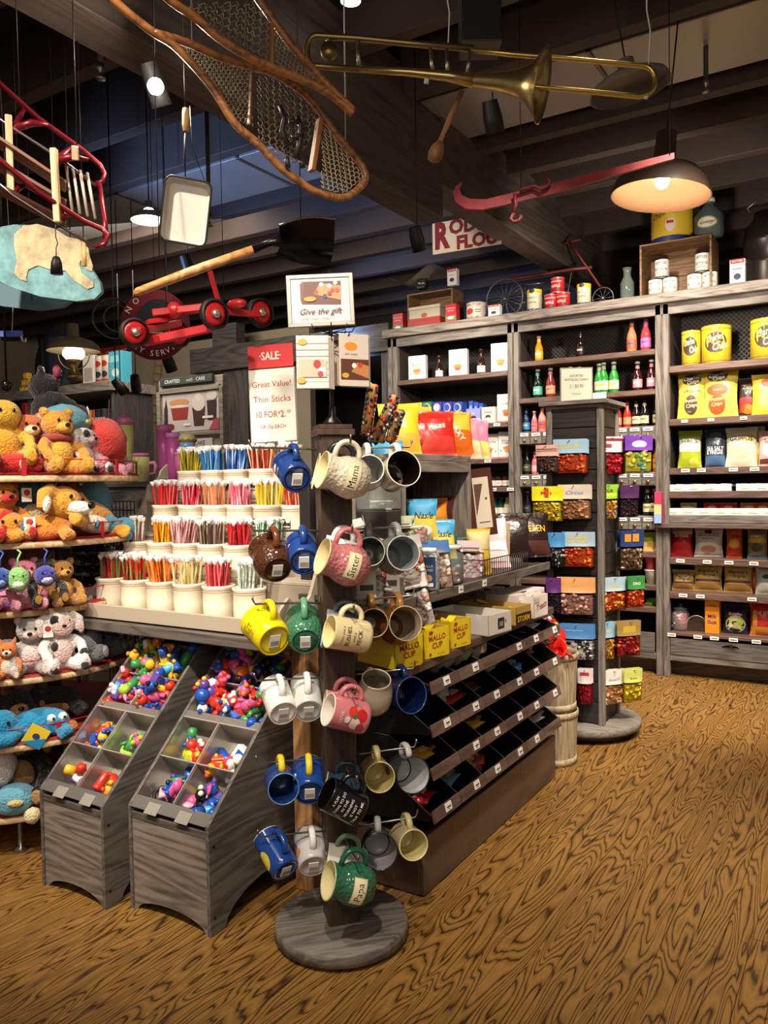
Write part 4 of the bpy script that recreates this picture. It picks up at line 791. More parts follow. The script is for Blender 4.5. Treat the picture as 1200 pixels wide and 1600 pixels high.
# ================= toy bins =================
SW=wood('3F3A35','68615A',1,.6,.8); SWF=wood('48423B','857B6F',0,.6,1.)
TR=mt('A8A49C',.3,metal=.75)
def toybin(xl,W,yf,which):
    t=thing('toy_bin','grey plywood sloped toy bin with metal trays, '+which,'bin',Matrix.Translation((xl,yf,0)))
    D=.66; prof=[(0,0),(0,.372),(.5,.85),(.56,.865),(D,.865),(D,0),(D-.07,0)]+[(D/2+math.cos(a)*(D/2-.07),.0+math.sin(a)*.11) for a in [PI*i/10 for i in range(1,10)]]+[(.07,0)]
    for x,nm in((0,'side'),(W-.014,'side')):
        ob('side_panel',B(SW).prism(prof,.014,Matrix(((0,0,1,0),(1,0,0,0),(0,1,0,0),(0,0,0,1)))),t,Matrix.Translation((x,0,0)))
    fp=[(.014,0),(.014,.33),(W-.014,.33),(W-.014,0)]+[(W/2+math.cos(a)*(W/2-.03),math.sin(a)*.045) for a in [PI*i/10 for i in range(0,11)]]
    ob('front_panel',B(SWF).prism(fp,.012,Matrix(((1,0,0,0),(0,0,-1,0),(0,1,0,0),(0,0,0,1)))),t,Matrix.Translation((0,.018,0)))
    ob('top_edge',B(wood('35302C','57504A',0)).bb(.014,W-.014,.004,.018,.325,.35),t)
    ob('back_panel',B(mt('3A3631')).bb(.014,W-.014,D-.012,D,.05,.86),t)
    sl=Matrix.Translation((0,0,.37))@Matrix.Rotation(math.atan2(.478,.5),4,'X')   # slope frame: x, s, normal
    Ls=.69; dp=.10
    rows=[(.045,.2),(.2,.365),(.395,.53),(.53,.685)]
    b=B(TR); b.bb(.014,W-.014,.0,.045,-.006,.0,ch=0); ob('metal_lip',b,t,sl)
    ob('ledge',B(TR).bb(.014,W-.014,.365,.395,-.006,0,ch=0),t,sl)
    for k,(s0,s1) in enumerate(rows):
        for c in range(2):
            x0,x1=.016+c*(W-.032)/2,.016+(c+1)*(W-.032)/2
            b=B(TR); x0+=.001;x1-=.001; dpt=-dp if k<2 else -.13
            b.add([(x0,s0+.001,0),(x1,s0+.001,0),(x1,s1-.001,0),(x0,s1-.001,0),(x0,s0+.001,dpt),(x1,s0+.001,dpt),(x1,s1-.001,dpt),(x0,s1-.001,dpt)],[(4,5,6,7),(0,1,5,4),(1,2,6,5),(2,3,7,6),(3,0,4,7)]); ob('tray',b,t,sl)
        b=B(mt('C9C5BC',.3,metal=.6)); b.bb(.014,W-.014,s1-.002,s1+.002,-.01,.003,ch=0); ob('divider',b,t,sl)
        ob('divider',B(mt('C9C5BC',.3,metal=.6)).bb(W/2-.002,W/2+.002,s0,s1,-.01,.003,ch=0),t,sl)
    for x in(.12,.27): ob('price_tag',B(mt('8A857C',.5)).bb(x-.03,x+.03,-.012,.03,.001,.004),t,sl)
    for z in(.3,.06): ob('screw',B(mt('1C1A18',.4,metal=.7)).lathe([(.005,0),(.005,.002),(0,.003)],8,Tm(W,.02,z,0,R(90))),t)
    return t,Matrix.Translation((xl,yf,0))@sl,rows,W
@kit
def toy(kind,c1,c2):
    b=B(mt(c1,.3)); a=B(mt(c2,.3))
    if kind=='figure':
        b.ell((0,0,.0),(.02,.016,.024)); b.ell((0,0,.034),(.017,.016,.016)); b.tube([(-.016,0,.01),(-.03,-.008,-.004)],[.006,.005],6); b.tube([(.016,0,.01),(.032,0,.018)],[.006,.005],6); b.tube([(-.009,0,-.018),(-.011,-.006,-.038)],[.008,.008],6); b.tube([(.009,0,-.018),(.012,-.004,-.038)],[.008,.008],6)
        a.ell((-.012,0,.048),.008,8,5); a.ell((.012,0,.048),.008,8,5); a.ell((0,-.014,.03),(.009,.006,.007),8,5); n2='ears'
    elif kind=='tube': b.lathe([(0,-.05),(.015,-.05),(.015,.035)],14); a.lathe([(.0165,.03),(.0165,.058),(.01,.064),(0,.064)],14); n2='cap'
    elif kind=='animal': b.ell((0,0,0),(.034,.019,.022)); b.ell((.032,0,.026),(.018,.014,.016)); [b.tube([(x,y,-.01),(x*1.1,y,-.038)],[.008,.007],6) for x in(-.02,.02) for y in(-.009,.009)]; a.tube([(-.03,0,.01),(-.05,0,.02),(-.055,0,-.01)],[.007,.01,.003],7); a.ell((.022,0,.042),(.018,.006,.012),8,5); a.ell((.046,0,.02),(.007,.008,.006),8,5); n2='mane'
    elif kind=='ball': b.ell((0,0,0),.03,16,10); a.lathe([(.0305,-.006),(.0308,0),(.0305,.006)],16,cap=0); n2='band'
    elif kind=='hammer': b.tube([(0,0,-.06),(0,0,.04)],[.008,.007],8); a.tube([(-.028,0,.045),(-.02,0,.045),(.02,0,.045),(.028,0,.045)],[.016,.013,.013,.016],10); n2='head'
    elif kind=='block': b.box((0,0,0),(.05,.03,.07)); a.box((0,0,0),(.035,.032,.05)); n2='panel'
    else: b.tube([(.026*math.cos(i*PI/6),.026*math.sin(i*PI/6),0) for i in range(12)],.007,7,closed=True); a.ell((0,.03,0),.012,8,5); n2='bead'
    return [('toy',b),(n2,a)]
CN={'C8321E':'red','E0B52C':'yellow','1F4FA8':'blue','3C8A4A':'green','D8588E':'pink','E87A28':'orange','5A3E90':'purple','EDE6DA':'white','3AA8C8':'turquoise','9CC83A':'lime','1B1B20':'black','E8A8C0':'pale pink','8A5A34':'brown'}
NM={'figure':'toy figure with round ears','tube':'bubble tube','animal':'toy pony','ball':'toy ball','hammer':'toy hammer','block':'boxed toy','ring':'toy ring'}
SEEN=set()
def fill(fr,rows,W,plan,which):
    rd=random.Random(W)
    for k,c,items in plan:
        s0,s1=rows[k]; x0,x1=.02+c*(W-.04)/2,.02+(c+1)*(W-.04)/2
        for j,(kd,c1,c2) in enumerate(items):
            deep=-.07 if k<2 else -.05+.012*(j%6); M=fr@Matrix.Translation((rd.uniform(x0+.03,x1-.03),s0+(s1-s0)*(.15+.7*((j+.5)/len(items) if k>1 else rd.random()*.6)),deep+rd.uniform(-.015,.015)))@Euler((rd.uniform(-1.5,1.5),rd.uniform(-1.2,1.2),rd.uniform(-3,3))).to_matrix().to_4x4()@Matrix.Scale({'figure':1.3,'ball':1.,'tube':1.15,'animal':1.35}.get(kd,1.15),4)
            ks=list(CN)
            while (kd,c1,c2,k,c,which) in SEEN: c2=ks[(ks.index(c2)+5)%len(ks)]
            SEEN.add((kd,c1,c2,k,c,which))
            l='%s %s with %s trim, %s, %s'%(CN[c1],NM[kd],CN[c2],('front','second','third','rear')[k]+' '+('left','right')[c]+' tray',which); inst(toy(kd,c1,c2),{'figure':'toy_figure','tube':'bubble_tube','animal':'toy_pony','ball':'toy_ball','hammer':'toy_hammer','block':'boxed_toy','ring':'toy_ring'}[kd],l,'toy',M,'toys in the %s %s tray, %s'%(('front','second','third','rear')[k],('left','right')[c],which))
def I(s): 
    D={'r':'C8321E','y':'E0B52C','b':'1F4FA8','g':'3C8A4A','p':'D8588E','o':'E87A28','u':'5A3E90','w':'EDE6DA','t':'3AA8C8','l':'9CC83A','k':'1B1B20','q':'E8A8C0','n':'8A5A34'}; Kd={'F':'figure','T':'tube','A':'animal','B':'ball','H':'hammer','K':'block','R':'ring'}
    return [(Kd[x[0]],D[x[1]],D[x[2]]) for x in s.split()]
t1=toybin(-2.695,.36,1.84,'left one'); t2=toybin(-2.275,.39,1.90,'right one beside the mug spinner')
fill(t1[1],t1[2],t1[3],[(0,0,I('Tyr Try Tbw Try Tyw')),(0,1,I('Foy Fyr Foy Hor Fry')),(1,0,I('Fyb Fro Kbw For Fyb Kbw Rbo Fbk')),(1,1,I('Fpy Rlp Blg Fgp Fpq Rgp Bll')),
 (2,0,I('Frw Frw Fru Rqb Fqw Kut Fkn Frb Fpq Frw Tgl Rnb Fwr Kbl Frq')),(2,1,I('Frw Fbw Bbw Frw Fpq Fbk Bpq Frb Fyo Fpq Bpq Kub')),(3,0,I('Apq Apq Hog Tlg Fyo Tby Kgl Fyb Tgw Fly Rgl Foy')),(3,1,I('Hoo Fyr Hob Ttb Fyb Tyb Fyo Kkb Hyo Tgb Foy Fby Rgt'))],'left bin')
fill(t2[1],t2[2],t2[3],[(0,0,I('App Apq Fbk Fkb Fbu Rkw Apq Fbk')),(0,1,I('Fbk Kub Ttb Fkw Aup Tyb Fbu Rnb')),(1,0,I('Byy Frb Byo Fry Tgb Frw Byy Tlg')),(1,1,I('Kwb Kro Tbw Kry Fry Kwt Tow Krw Fyr')),
 (2,0,I('Fwb Fbw Rqy Frw Frb Bbb Frw Fyb Tbw Fuy Fbr Frw Fqw Kbt')),(2,1,I('Tbg Kbw Tyb Frw Fpr Fgb Kby Frg Tgb Bbb Frn Fpr Tby')),(3,0,I('App Fbk Fbu Ruq Frp Bpr Hpr Fup Frp App Fbb')),(3,1,I('Tkb Fko Hyk Fbk Tyo Fku Ttg Fbk Hoy'))],'right bin')
# ================= plush carousel =================
PC=V((-3.33,2.2,0)); PR=.54; car=thing('plush_carousel','round six-tier plush toy carousel of plywood discs with red wire rails','display rack',Matrix.Translation(PC))
RZs=[.18,.49,.75,1.012,1.29,1.555]; RED=mt('A81A22',.35); PLY=wood('B08A58','DCC296',0,.5,.7)
for k,z in enumerate(RZs):
    pr=(.47,PR,.52,.47,.52,PR)[k]
    t_=ob('tier_disc',B(PLY).lathe([(pr-.004,z-.028),(pr,z-.024),(pr,z-.006),(pr-.004,z-.003)],56),car)
    ob('top_sheet',B(mt('9C2A28',.5)).lathe([(pr-.002,z-.003),(pr-.002,z)],56),t_)
    b=B(RED); b.tube([((pr-.01)*math.cos(a),(pr-.01)*math.sin(a),z+.062) for a in [2*PI*i/48 for i in range(48)]],.0025,6,closed=True)
    b.tube([((pr-.01)*math.cos(a),(pr-.01)*math.sin(a),z+.006) for a in [2*PI*i/48 for i in range(48)]],.002,6,closed=True); ob('rail',b,t_)
    for i in range(8):
        a=2*PI*i/8+.15*k+.3; ob('rail_clip',B(RED).box((0,0,0),(.018,.006,.075)),t_,Matrix.Translation(((pr-.004)*math.cos(a),(pr-.004)*math.sin(a),z+.03))@Matrix.Rotation(a+PI/2,4,'Z'))
ob('centre_column',B(wood('4A3626','75583C',2)).lathe([(.17,.05),(.17,1.53)],8),car)
for i in range(6):
    a=i*PI/3+.4; f_=ob('foot',B(mt('8E8A84',.3,metal=.9)).lathe([(.03,0),(.034,.004),(.012,.014),(.01,.06),(.01,.152)],12),car,Matrix.Translation((.36*math.cos(a),.36*math.sin(a),0)))
EYE_='120F0E'
@kit
def plush(c1,c2,c3,pose,ear,sn):
    b=B(mt(c1,.9,'plush')); a=B(mt(c2,.9,'plush')); f=B(mt(EYE_,.15))
    if pose=='sit':
        b.ell((0,0,.075),(.062,.055,.08),16,10); b.ell((0,-.012,.185),(.06,.055,.054),16,10)
        for s in(-1,1): b.tube([(s*.045,-.01,.125),(s*.075,-.04,.1),(s*.07,-.075,.07)],[.022,.021,.02],8); b.ell((s*.07,-.078,.066),.022,8,6); b.tube([(s*.035,-.02,.035),(s*.055,-.075,.026),(s*.06,-.105,.03)],[.034,.028,.026],8); b.ell((s*.06,-.11,.038),(.024,.02,.032),8,6)
        hc=(0,-.012,.185); a.ell((0,-.042,.08),(.042,.022,.05),12,8)
        for s in(-1,1): a.ell((s*.06,-.131,.04),(.017,.004,.022),8,5)
        F=(0,-1)
    else:   # lying, head to -x
        b.ell((.05,0,.05),(.1,.055,.05),16,9); b.ell((-.075,-.02,.065),(.055,.052,.05),16,10)
        for s in(-1,1): b.tube([(-.02,s*.04,.035),(-.05,s*.06-.02,.02),(-.09,s*.065-.02,.02)],[.024,.021,.022],8); b.tube([(.11,s*.035,.03),(.14,s*.06,.02),(.11,s*.085,.022)],[.03,.022,.024],8)
        hc=(-.075,-.02,.065); a.ell((.04,-.03,.03),(.07,.035,.03),10,6)
    x,y,z=hc
    for s in(-1,1):
        if ear=='round': b.ell((x+s*.048,y+.005,z+.045),(.022,.012,.022),10,7); a.ell((x+s*.048,y-.005,z+.045),(.014,.006,.014),8,5)
        elif ear=='long': b.tube([(x+s*.045,y,z+.035),(x+s*.075,y-.005,z+.01),(x+s*.078,y-.012,z-.035)],[.018,.022,.018],8); a.ell((x+s*.078,y-.024,z-.02),(.014,.008,.024),8,5)
        elif ear=='point': b.tube([(x+s*.03,y,z+.03),(x+s*.045,y,z+.065),(x+s*.05,y,z+.09)],[.022,.014,.003],8)
        elif ear=='big': b.ell((x+s*.075,y+.012,z+.02),(.045,.012,.045),12,8); a.ell((x+s*.077,y+.002,z+.02),(.033,.006,.033),10,6)
        f.ell((x+s*.022,y-.05,z+.014),(.006,.004,.007),8,5)
    if sn=='muzzle': a.ell((x,y-.045,z-.012),(.03,.028,.022),12,8); f.ell((x,y-.073,z-.004),(.011,.007,.008),8,5)
    elif sn=='long': a.ell((x,y-.062,z-.014),(.024,.045,.02),12,8); f.ell((x,y-.107,z-.006),(.013,.009,.011),8,5)
    elif sn=='flat': a.ell((x,y-.045,z-.005),(.045,.012,.04),12,8); f.ell((x,y-.058,z-.002),(.009,.005,.006),8,5)
    out=[('body',remesh(b,.0065)),('patches',a),('eyes_and_nose',f)]
    if c3=='tag': t=B(mt('EDEAE2')).box((x+.07,y-.05,z),(.04,.003,.055),None); t.use(mt('B8302A')); t.ell((x+.07,y-.053,z+.01),(.013,.001,.013),8,4); out.append(('hang_tag',t))
    elif c3=='bow': t=B(mt('D84A70',.8,'cloth')); [t.ell((x+s*.034-.01,y-.052,z+.04),(.032,.014,.024),10,7) for s in(-1,1)]; t.ell((x-.01,y-.056,z+.04),.01,8,5); t.use(mt('F0DCE0')); [t.ell((x-.01+s*.035+dx,y-.0655,z+.04+dz),(.005,.002,.005),6,4) for s in(-1,1) for dx,dz in((0,0),(.012,.01),(-.012,-.008),(.01,-.012))]; out.append(('bow',t))
    elif c3=='spot': t=B(mt('1A1818',.9,'plush')); [t.ell(p,r,8,6) for p,r in(((x-.03,y-.04,z+.02),(.02,.014,.02)),((-.03,-.045,.1),(.018,.016,.02)),((.035,-.04,.06),(.016,.018,.02)),((.055,-.125,.03),.018),((-.06,-.12,.03),.018),((.07,-.08,.07),.02))]; out.append(('black_spots',t))
    elif c3: t=B(mt(c3,.85,'cloth')); t.lathe([(.05,.125),(.058,.13),(.058,.145),(.048,.15)],18,Tm(0,-.006,0),cap=0); out.append(('scarf',t))
    return out
@kit
def blob(c1,c2,rx,ry,rz,feat):
    b=B(mt(c1,.9,'plush')); b.ell((0,0,rz),(rx,ry,rz),22,14,wob=.12); a=B(mt(c2,.9,'plush'))
    if feat=='fin': a.ell((.01,-ry*.98,rz*1.05),(.03,.012,.014),10,6)
    elif feat=='paws': [a.ell(p,.034,12,8) for p in((rx*.78,-ry*.6,rz*.95),(rx*.6,-ry*.85,rz*.42))]
    elif feat=='fuzz': [a.ell((rx*.7*math.cos(i*1.3),-ry*.7,rz*(1+.5*math.sin(i*2))),.02,8,5) for i in range(6)]
    elif feat=='eyes': [a.ell((s*.022,-ry*.6,rz*1.75),.018,10,7) for s in(-1,1)]; a.use(mt(EYE_,.2)); [a.ell((s*.022+.003,-ry*.6-.016,rz*1.78),.006,6,4) for s in(-1,1)]
    elif feat=='belly': a.ell((0,-ry*.55,rz*.7),(rx*.6,ry*.55,rz*.45),12,8); a.use(mt(EYE_,.2)); [a.ell((s*rx*.4,-ry*.88,rz*1.35),.004,6,4) for s in(-1,1)]
    return [('body',b),('features',a)]
def ring(px,z,r):
    best=None
    for i in range(-100,101):
        a=R(-33.4)+R(i*.9); p=PC+V((r*math.cos(a),r*math.sin(a),z)); d=p-EYE; w_=d.dot(FW); x=600+F_PX*d.dot(RT)/w_
        if best is None or abs(x-px)<best[0]: best=(abs(x-px),p,a)
    return best[1],best[2]
def P(k_,name,label,px,tier,r,sc,yaw=0,tilt=0,roll=0,dz=0):
    z=RZs[6-tier]; p,a=ring(px,z,r)
    M=Matrix.Translation((p.x,p.y,z+dz))@Matrix.Rotation(a+PI/2+R(yaw),4,'Z')@Matrix.Rotation(R(tilt),4,'X')@Matrix.Rotation(R(roll),4,'Y')@Matrix.Scale(sc,4)
    inst(k_,name,label,'plush toy',M,'plush toys on the carousel')
P(plush('CFA332','D89A2A','','sit','none','none'),'plush_toy','yellow plush at the left end of the top tier',8,1,.40,1.15,20,dz=.03)
P(plush('BF6230','E8C8A0','tag','sit','round','muzzle'),'plush_toy','orange plush tiger with pale snout on the top tier',45,1,.36,1.05,10,dz=.0)
P(blob('C8241E','B01E1A',.1,.07,.045,'fuzz'),'plush_cushion','bright red fluffy cushion plush at the front left of the top tier',30,1,.44,1.0,0)
P(plush('C98A2A','E0A438','B8241E','sit','round','muzzle'),'plush_bear','amber plush bear with a red scarf sitting on the top tier',90,1,.42,1.12,4)
P(blob('5FA9BE','D8CC70',.135,.10,.085,'fin'),'plush_toy','large light blue round plush with yellow fin, top tier',105,1,.24,1.0,0,dz=.15)
P(blob('3A1E24','6A2A34',.16,.12,.09,''),'plush_toy','dark maroon plush lying beneath the light blue one, top tier',100,1,.2,1.0)
P(plush('1C1A1C','E8D8C8','bow','sit','round','none'),'plush_cat','black plush with a pink polka-dot bow atop the top tier',92,1,.16,1.25,10,-8,22,dz=.2)
P(plush('E4E0D8','C89AA0','spot','sit','long','muzzle'),'plush_dog','white plush dog with black patches on the top tier',128,1,.42,.85,12)
P(blob('D88AA0','C8707F',.035,.03,.04,'fuzz'),'plush_toy','small pink plush at the top tier rail',156,1,.47,1.0)
P(blob('D8433A','EDE6E0',.125,.11,.115,'paws'),'plush_ball','large coral-red shaggy ball plush with white paws, top tier',172,1,.38,1.0,10,dz=.035)
P(blob('E79CB4','E08AA6',.04,.045,.045,''),'plush_toy','round pink plush foot hanging over the top tier edge',186,1,.5,.9,dz=-.03)
P(blob('E79CB4','E08AA6',.04,.03,.04,''),'plush_toy','second pink plush foot beside the white paws, top tier',205,1,.49,.85,dz=.0)
P(plush('2F6478','D8C8A0','','sit','none','none'),'plush_toy','teal plush with cream ear patch, left of the second tier',42,2,.36,1.15,20,0,0,dz=.0)
P(plush('C97E2A','C8241E','tag','sit','round','muzzle'),'plush_bear','orange plush bear at the far left of the second tier',6,2,.44,1.0,30)
P(plush('C9902E','EDE6D8','','lie','long','long'),'plush_dog','mustard plush dog with white face on the second tier',115,2,.42,1.45,10,0,14,dz=.03)
P(plush('D88A2C','E0762A','tag','lie','long','none'),'plush_toy','orange-brown plush lying at the front of second tier',50,2,.45,1.05,-10)
P(blob('4F9AB8','6FB4CC',.12,.07,.1,''),'plush_toy','long sky blue plush behind the mustard dog, second tier',150,2,.34,1.1,0,dz=.03)
P(plush('4C96B4','3C86A8','','lie','none','none'),'plush_toy','blue plush with legs over the right edge of second tier',172,2,.47,.9,150,0,-20)
P(plush('C8801E','B06A1A','','sit','none','none'),'plush_toy','dark orange plush behind the blue one, second tier',148,2,.22,1.25,0,dz=.06)
for px,c,c2,l,ry in ((32,'86BE6E','DCE8CC','green teardrop plush keychain',.05),(74,'3E3E92','C8C4DC','indigo bird plush keychain with pale belly',.042),(3,'2E4E9C','8AA0D0','blue plush keychain at the frame edge',.042)):
    p,a=ring(px,1.0,.57); t=[x if isinstance(x,tuple) else x for x in blob(c,c2,.042,.038,ry,'belly')]; h=B(mt(c,.6)); h.tube([(0,0,ry*2),(0,.005,ry*2+.03),(.012,.01,ry*2+.055),(0,.02,ry*2+.065)],.004,6)
    k2=t+[('strap',h.mesh('strap'))]; inst(k2,'plush_keychain',l+' hanging from the second tier rail','keychain',Matrix.Translation((p.x,p.y,1.262-.065-ry*2+.0))@Matrix.Rotation(a+PI/2,4,'Z'),'plush keychains')
P(plush('D87A94','E8A0B0','','sit','round','muzzle'),'plush_pig','pink plush pig on the third tier',38,3,.44,.85,10)
P(plush('D88AA4','8A6AA0','','lie','big','muzzle'),'plush_toy','mauve-pink plush lying at the left of the third tier',6,3,.42,.9,20)
P(plush('18171A','B8862C','','sit','point','muzzle'),'plush_toy','black plush with mustard muzzle on the third tier',72,3,.45,.85,0,-8)
P(plush('B07A2C','C8923A','','sit','round','muzzle'),'plush_toy','tan brown plush at the right of the third tier',96,3,.44,.8,0)
P(blob('262B4A','1C2038',.13,.09,.07,''),'plush_toy','navy plush lying at the back of the third tier',60,3,.25,1.0,dz=.02)
P(plush('8E8A8C','B8B4B4','tag','lie','big','muzzle'),'plush_elephant','grey plush elephant lying at the left of the fourth tier',12,4,.42,1.15,10)
P(plush('A8A49E','E0C8C4','tag','sit','round','muzzle'),'plush_koala','pale grey curly plush with pink ears on the fourth tier',52,4,.44,.95,-10)
P(plush('E6DFD6','D8B8B0','spot','sit','long','flat'),'plush_cow','white plush cow with black spots on the fourth tier',93,4,.46,1.05,0)
P(plush('56585C','8A8A8C','','sit','round','long'),'plush_badger','charcoal grey plush beside the cow on the fourth tier',137,4,.42,1.15,10,-8)
P(blob('33405E','C8CCD8',.14,.08,.07,'fin'),'plush_toy','dusty blue plush lying behind the cow, fourth tier',85,4,.24,1.0,dz=.08)
P(blob('2A2240','3C2E58',.12,.1,.1,''),'plush_toy','dark purple plush at the back right of the fourth tier',170,4,.3,1.0,dz=.02)
P(plush('D87A30','EDE0D0','','sit','point','muzzle'),'plush_fox','small orange and white plush fox on the fourth tier',14,4,.49,.6,0)
P(plush('1E86B4','2A94C2','','lie','none','none'),'plush_toy','bright blue shaggy plush lying along the fifth tier',40,5,.45,1.15,0)
P(blob('1E86B4','EDEAE2',.06,.05,.045,'eyes'),'plush_toy','bright blue plush head with white pompoms on the fifth tier',86,5,.48,1.0,0)
P(plush('1C1A1A','A87A48','','lie','long','muzzle'),'plush_dog','black and tan plush dog at the back of the fifth tier',60,5,.3,1.2,0,dz=.04)
P(plush('9C7448','D8A898','','sit','round','none'),'plush_toy','brown plush behind the black and tan dog, fifth tier',40,5,.2,1.0,0,dz=.06)
P(blob('C8741E','B0601A',.045,.035,.03,''),'plush_toy','small round orange plush foot at the right of fifth tier rail',108,5,.5,.9)
tg=thing('hang_booklet','yellow and blue folded hang tag on the bright blue plush','tag',Matrix.Translation(ring(52,.5,.545)[0]-V((0,0,.5))+V((0,0,.5)))@Matrix.Rotation(ring(52,.5,.52)[1]+PI/2,4,'Z')@Matrix.Rotation(R(35),4,'Y')); ob('card',decals(B(mt('D8B82A')).box((0,0,.02),(.08,.004,.08)),flat(-.002),[('p',[(-.04,-.02),(.04,-.02),(.04,.03)],'1E7AA8'),('e',.0,.02,.015,.012,'1A3A6A')]),tg)
P(plush('1A1818','A8824C','','sit','long','muzzle'),'plush_dog','large black plush dog with tan brows on the lowest tier',38,6,.3,1.35,-10,dz=.02)
P(blob('6FAFC8','D8C878',.08,.06,.06,'fin'),'plush_bird','light blue plush bird with a yellow beak on the lowest tier',22,6,.44,1.05,0)
P(blob('E8D8A8','DCC890',.032,.032,.032,''),'plush_pompom','cream pompom ball at the lowest tier edge',50,6,.49,1.0,dz=-.03)
P(blob('EDE4DE','D88A9A',.05,.05,.08,''),'plush_toy','white plush at the far left of the lowest tier',4,6,.4,1.2,0,dz=.1)
# ================= candy bag spinner and baskets =================
SC=V((-1.515,4.68,0)); sp=thing('candy_bag_spinner','square grey-posted spinner with black slat walls hung with bags of nostalgic candy','display rack',Matrix.Translation(SC))
GP=wood('5A544D','8D867B',2); GPX=wood('5A544D','8D867B',0); BS=wood('1C1A18','35312D',0,.5,.8); hs=.15
ob('base_disc',B(wood('5E5850','8D867B',0,.6)).lathe([(.31,.045),(.325,.05),(.325,.082),(.32,.088)],44),sp); ob('turntable',B(BLACK).lathe([(.27,0),(.28,.002),(.29,.03),(.3,.045)],36),sp)
for sx in(-1,1):
    for sy in(-1,1): ob('corner_post',B(GP).bb(sx*hs-.018,sx*hs+.018,sy*hs-.018,sy*hs+.018,.088,1.93),sp)
for k in range(15):
    z=.095+.122*k
    for sy in(-1,1): ob('slat',B(BS).bb(-hs+.019,hs-.019,sy*hs-.008,sy*hs+.006,z,z+.117),sp)
    for sx in(-1,1): ob('slat',B(BS).bb(sx*hs-.008,sx*hs+.006,-hs+.019,hs-.019,z,z+.117),sp)
ob('cap',B(GPX).bb(-.2,.2,-.2,.2,1.93,1.955).bb(-.17,.17,-.17,.17,1.91,1.93),sp)
sn=thing('price_sign','grey-framed cream sign for assorted nostalgic candy standing on the bag spinner','sign',Matrix.Translation((SC.x-.02,SC.y-.05,1.955))@Matrix.Rotation(R(28),4,'Z'))
ob('frame',B(mt('8A8378',.5)).bb(-.095,.095,0,.01,0,.205),sn); ob('sign_face',decals(B(mt('D6CDB8',.5)).bb(-.088,.088,-.003,.0,.008,.197),flat(-.003),[('t','ASSORTED',0,.155,.014,.08,.01,0,'4A443C'),('t','NOSTALGIC CANDY',0,.133,.014,.14,.01,0,'4A443C'),('t','2 / $5.00',0,.095,.02,.08,0,0,'4A443C'),('t','MIX & MATCH',0,.05,.008,.05,0,0,'6A6458')],.0007),sn)
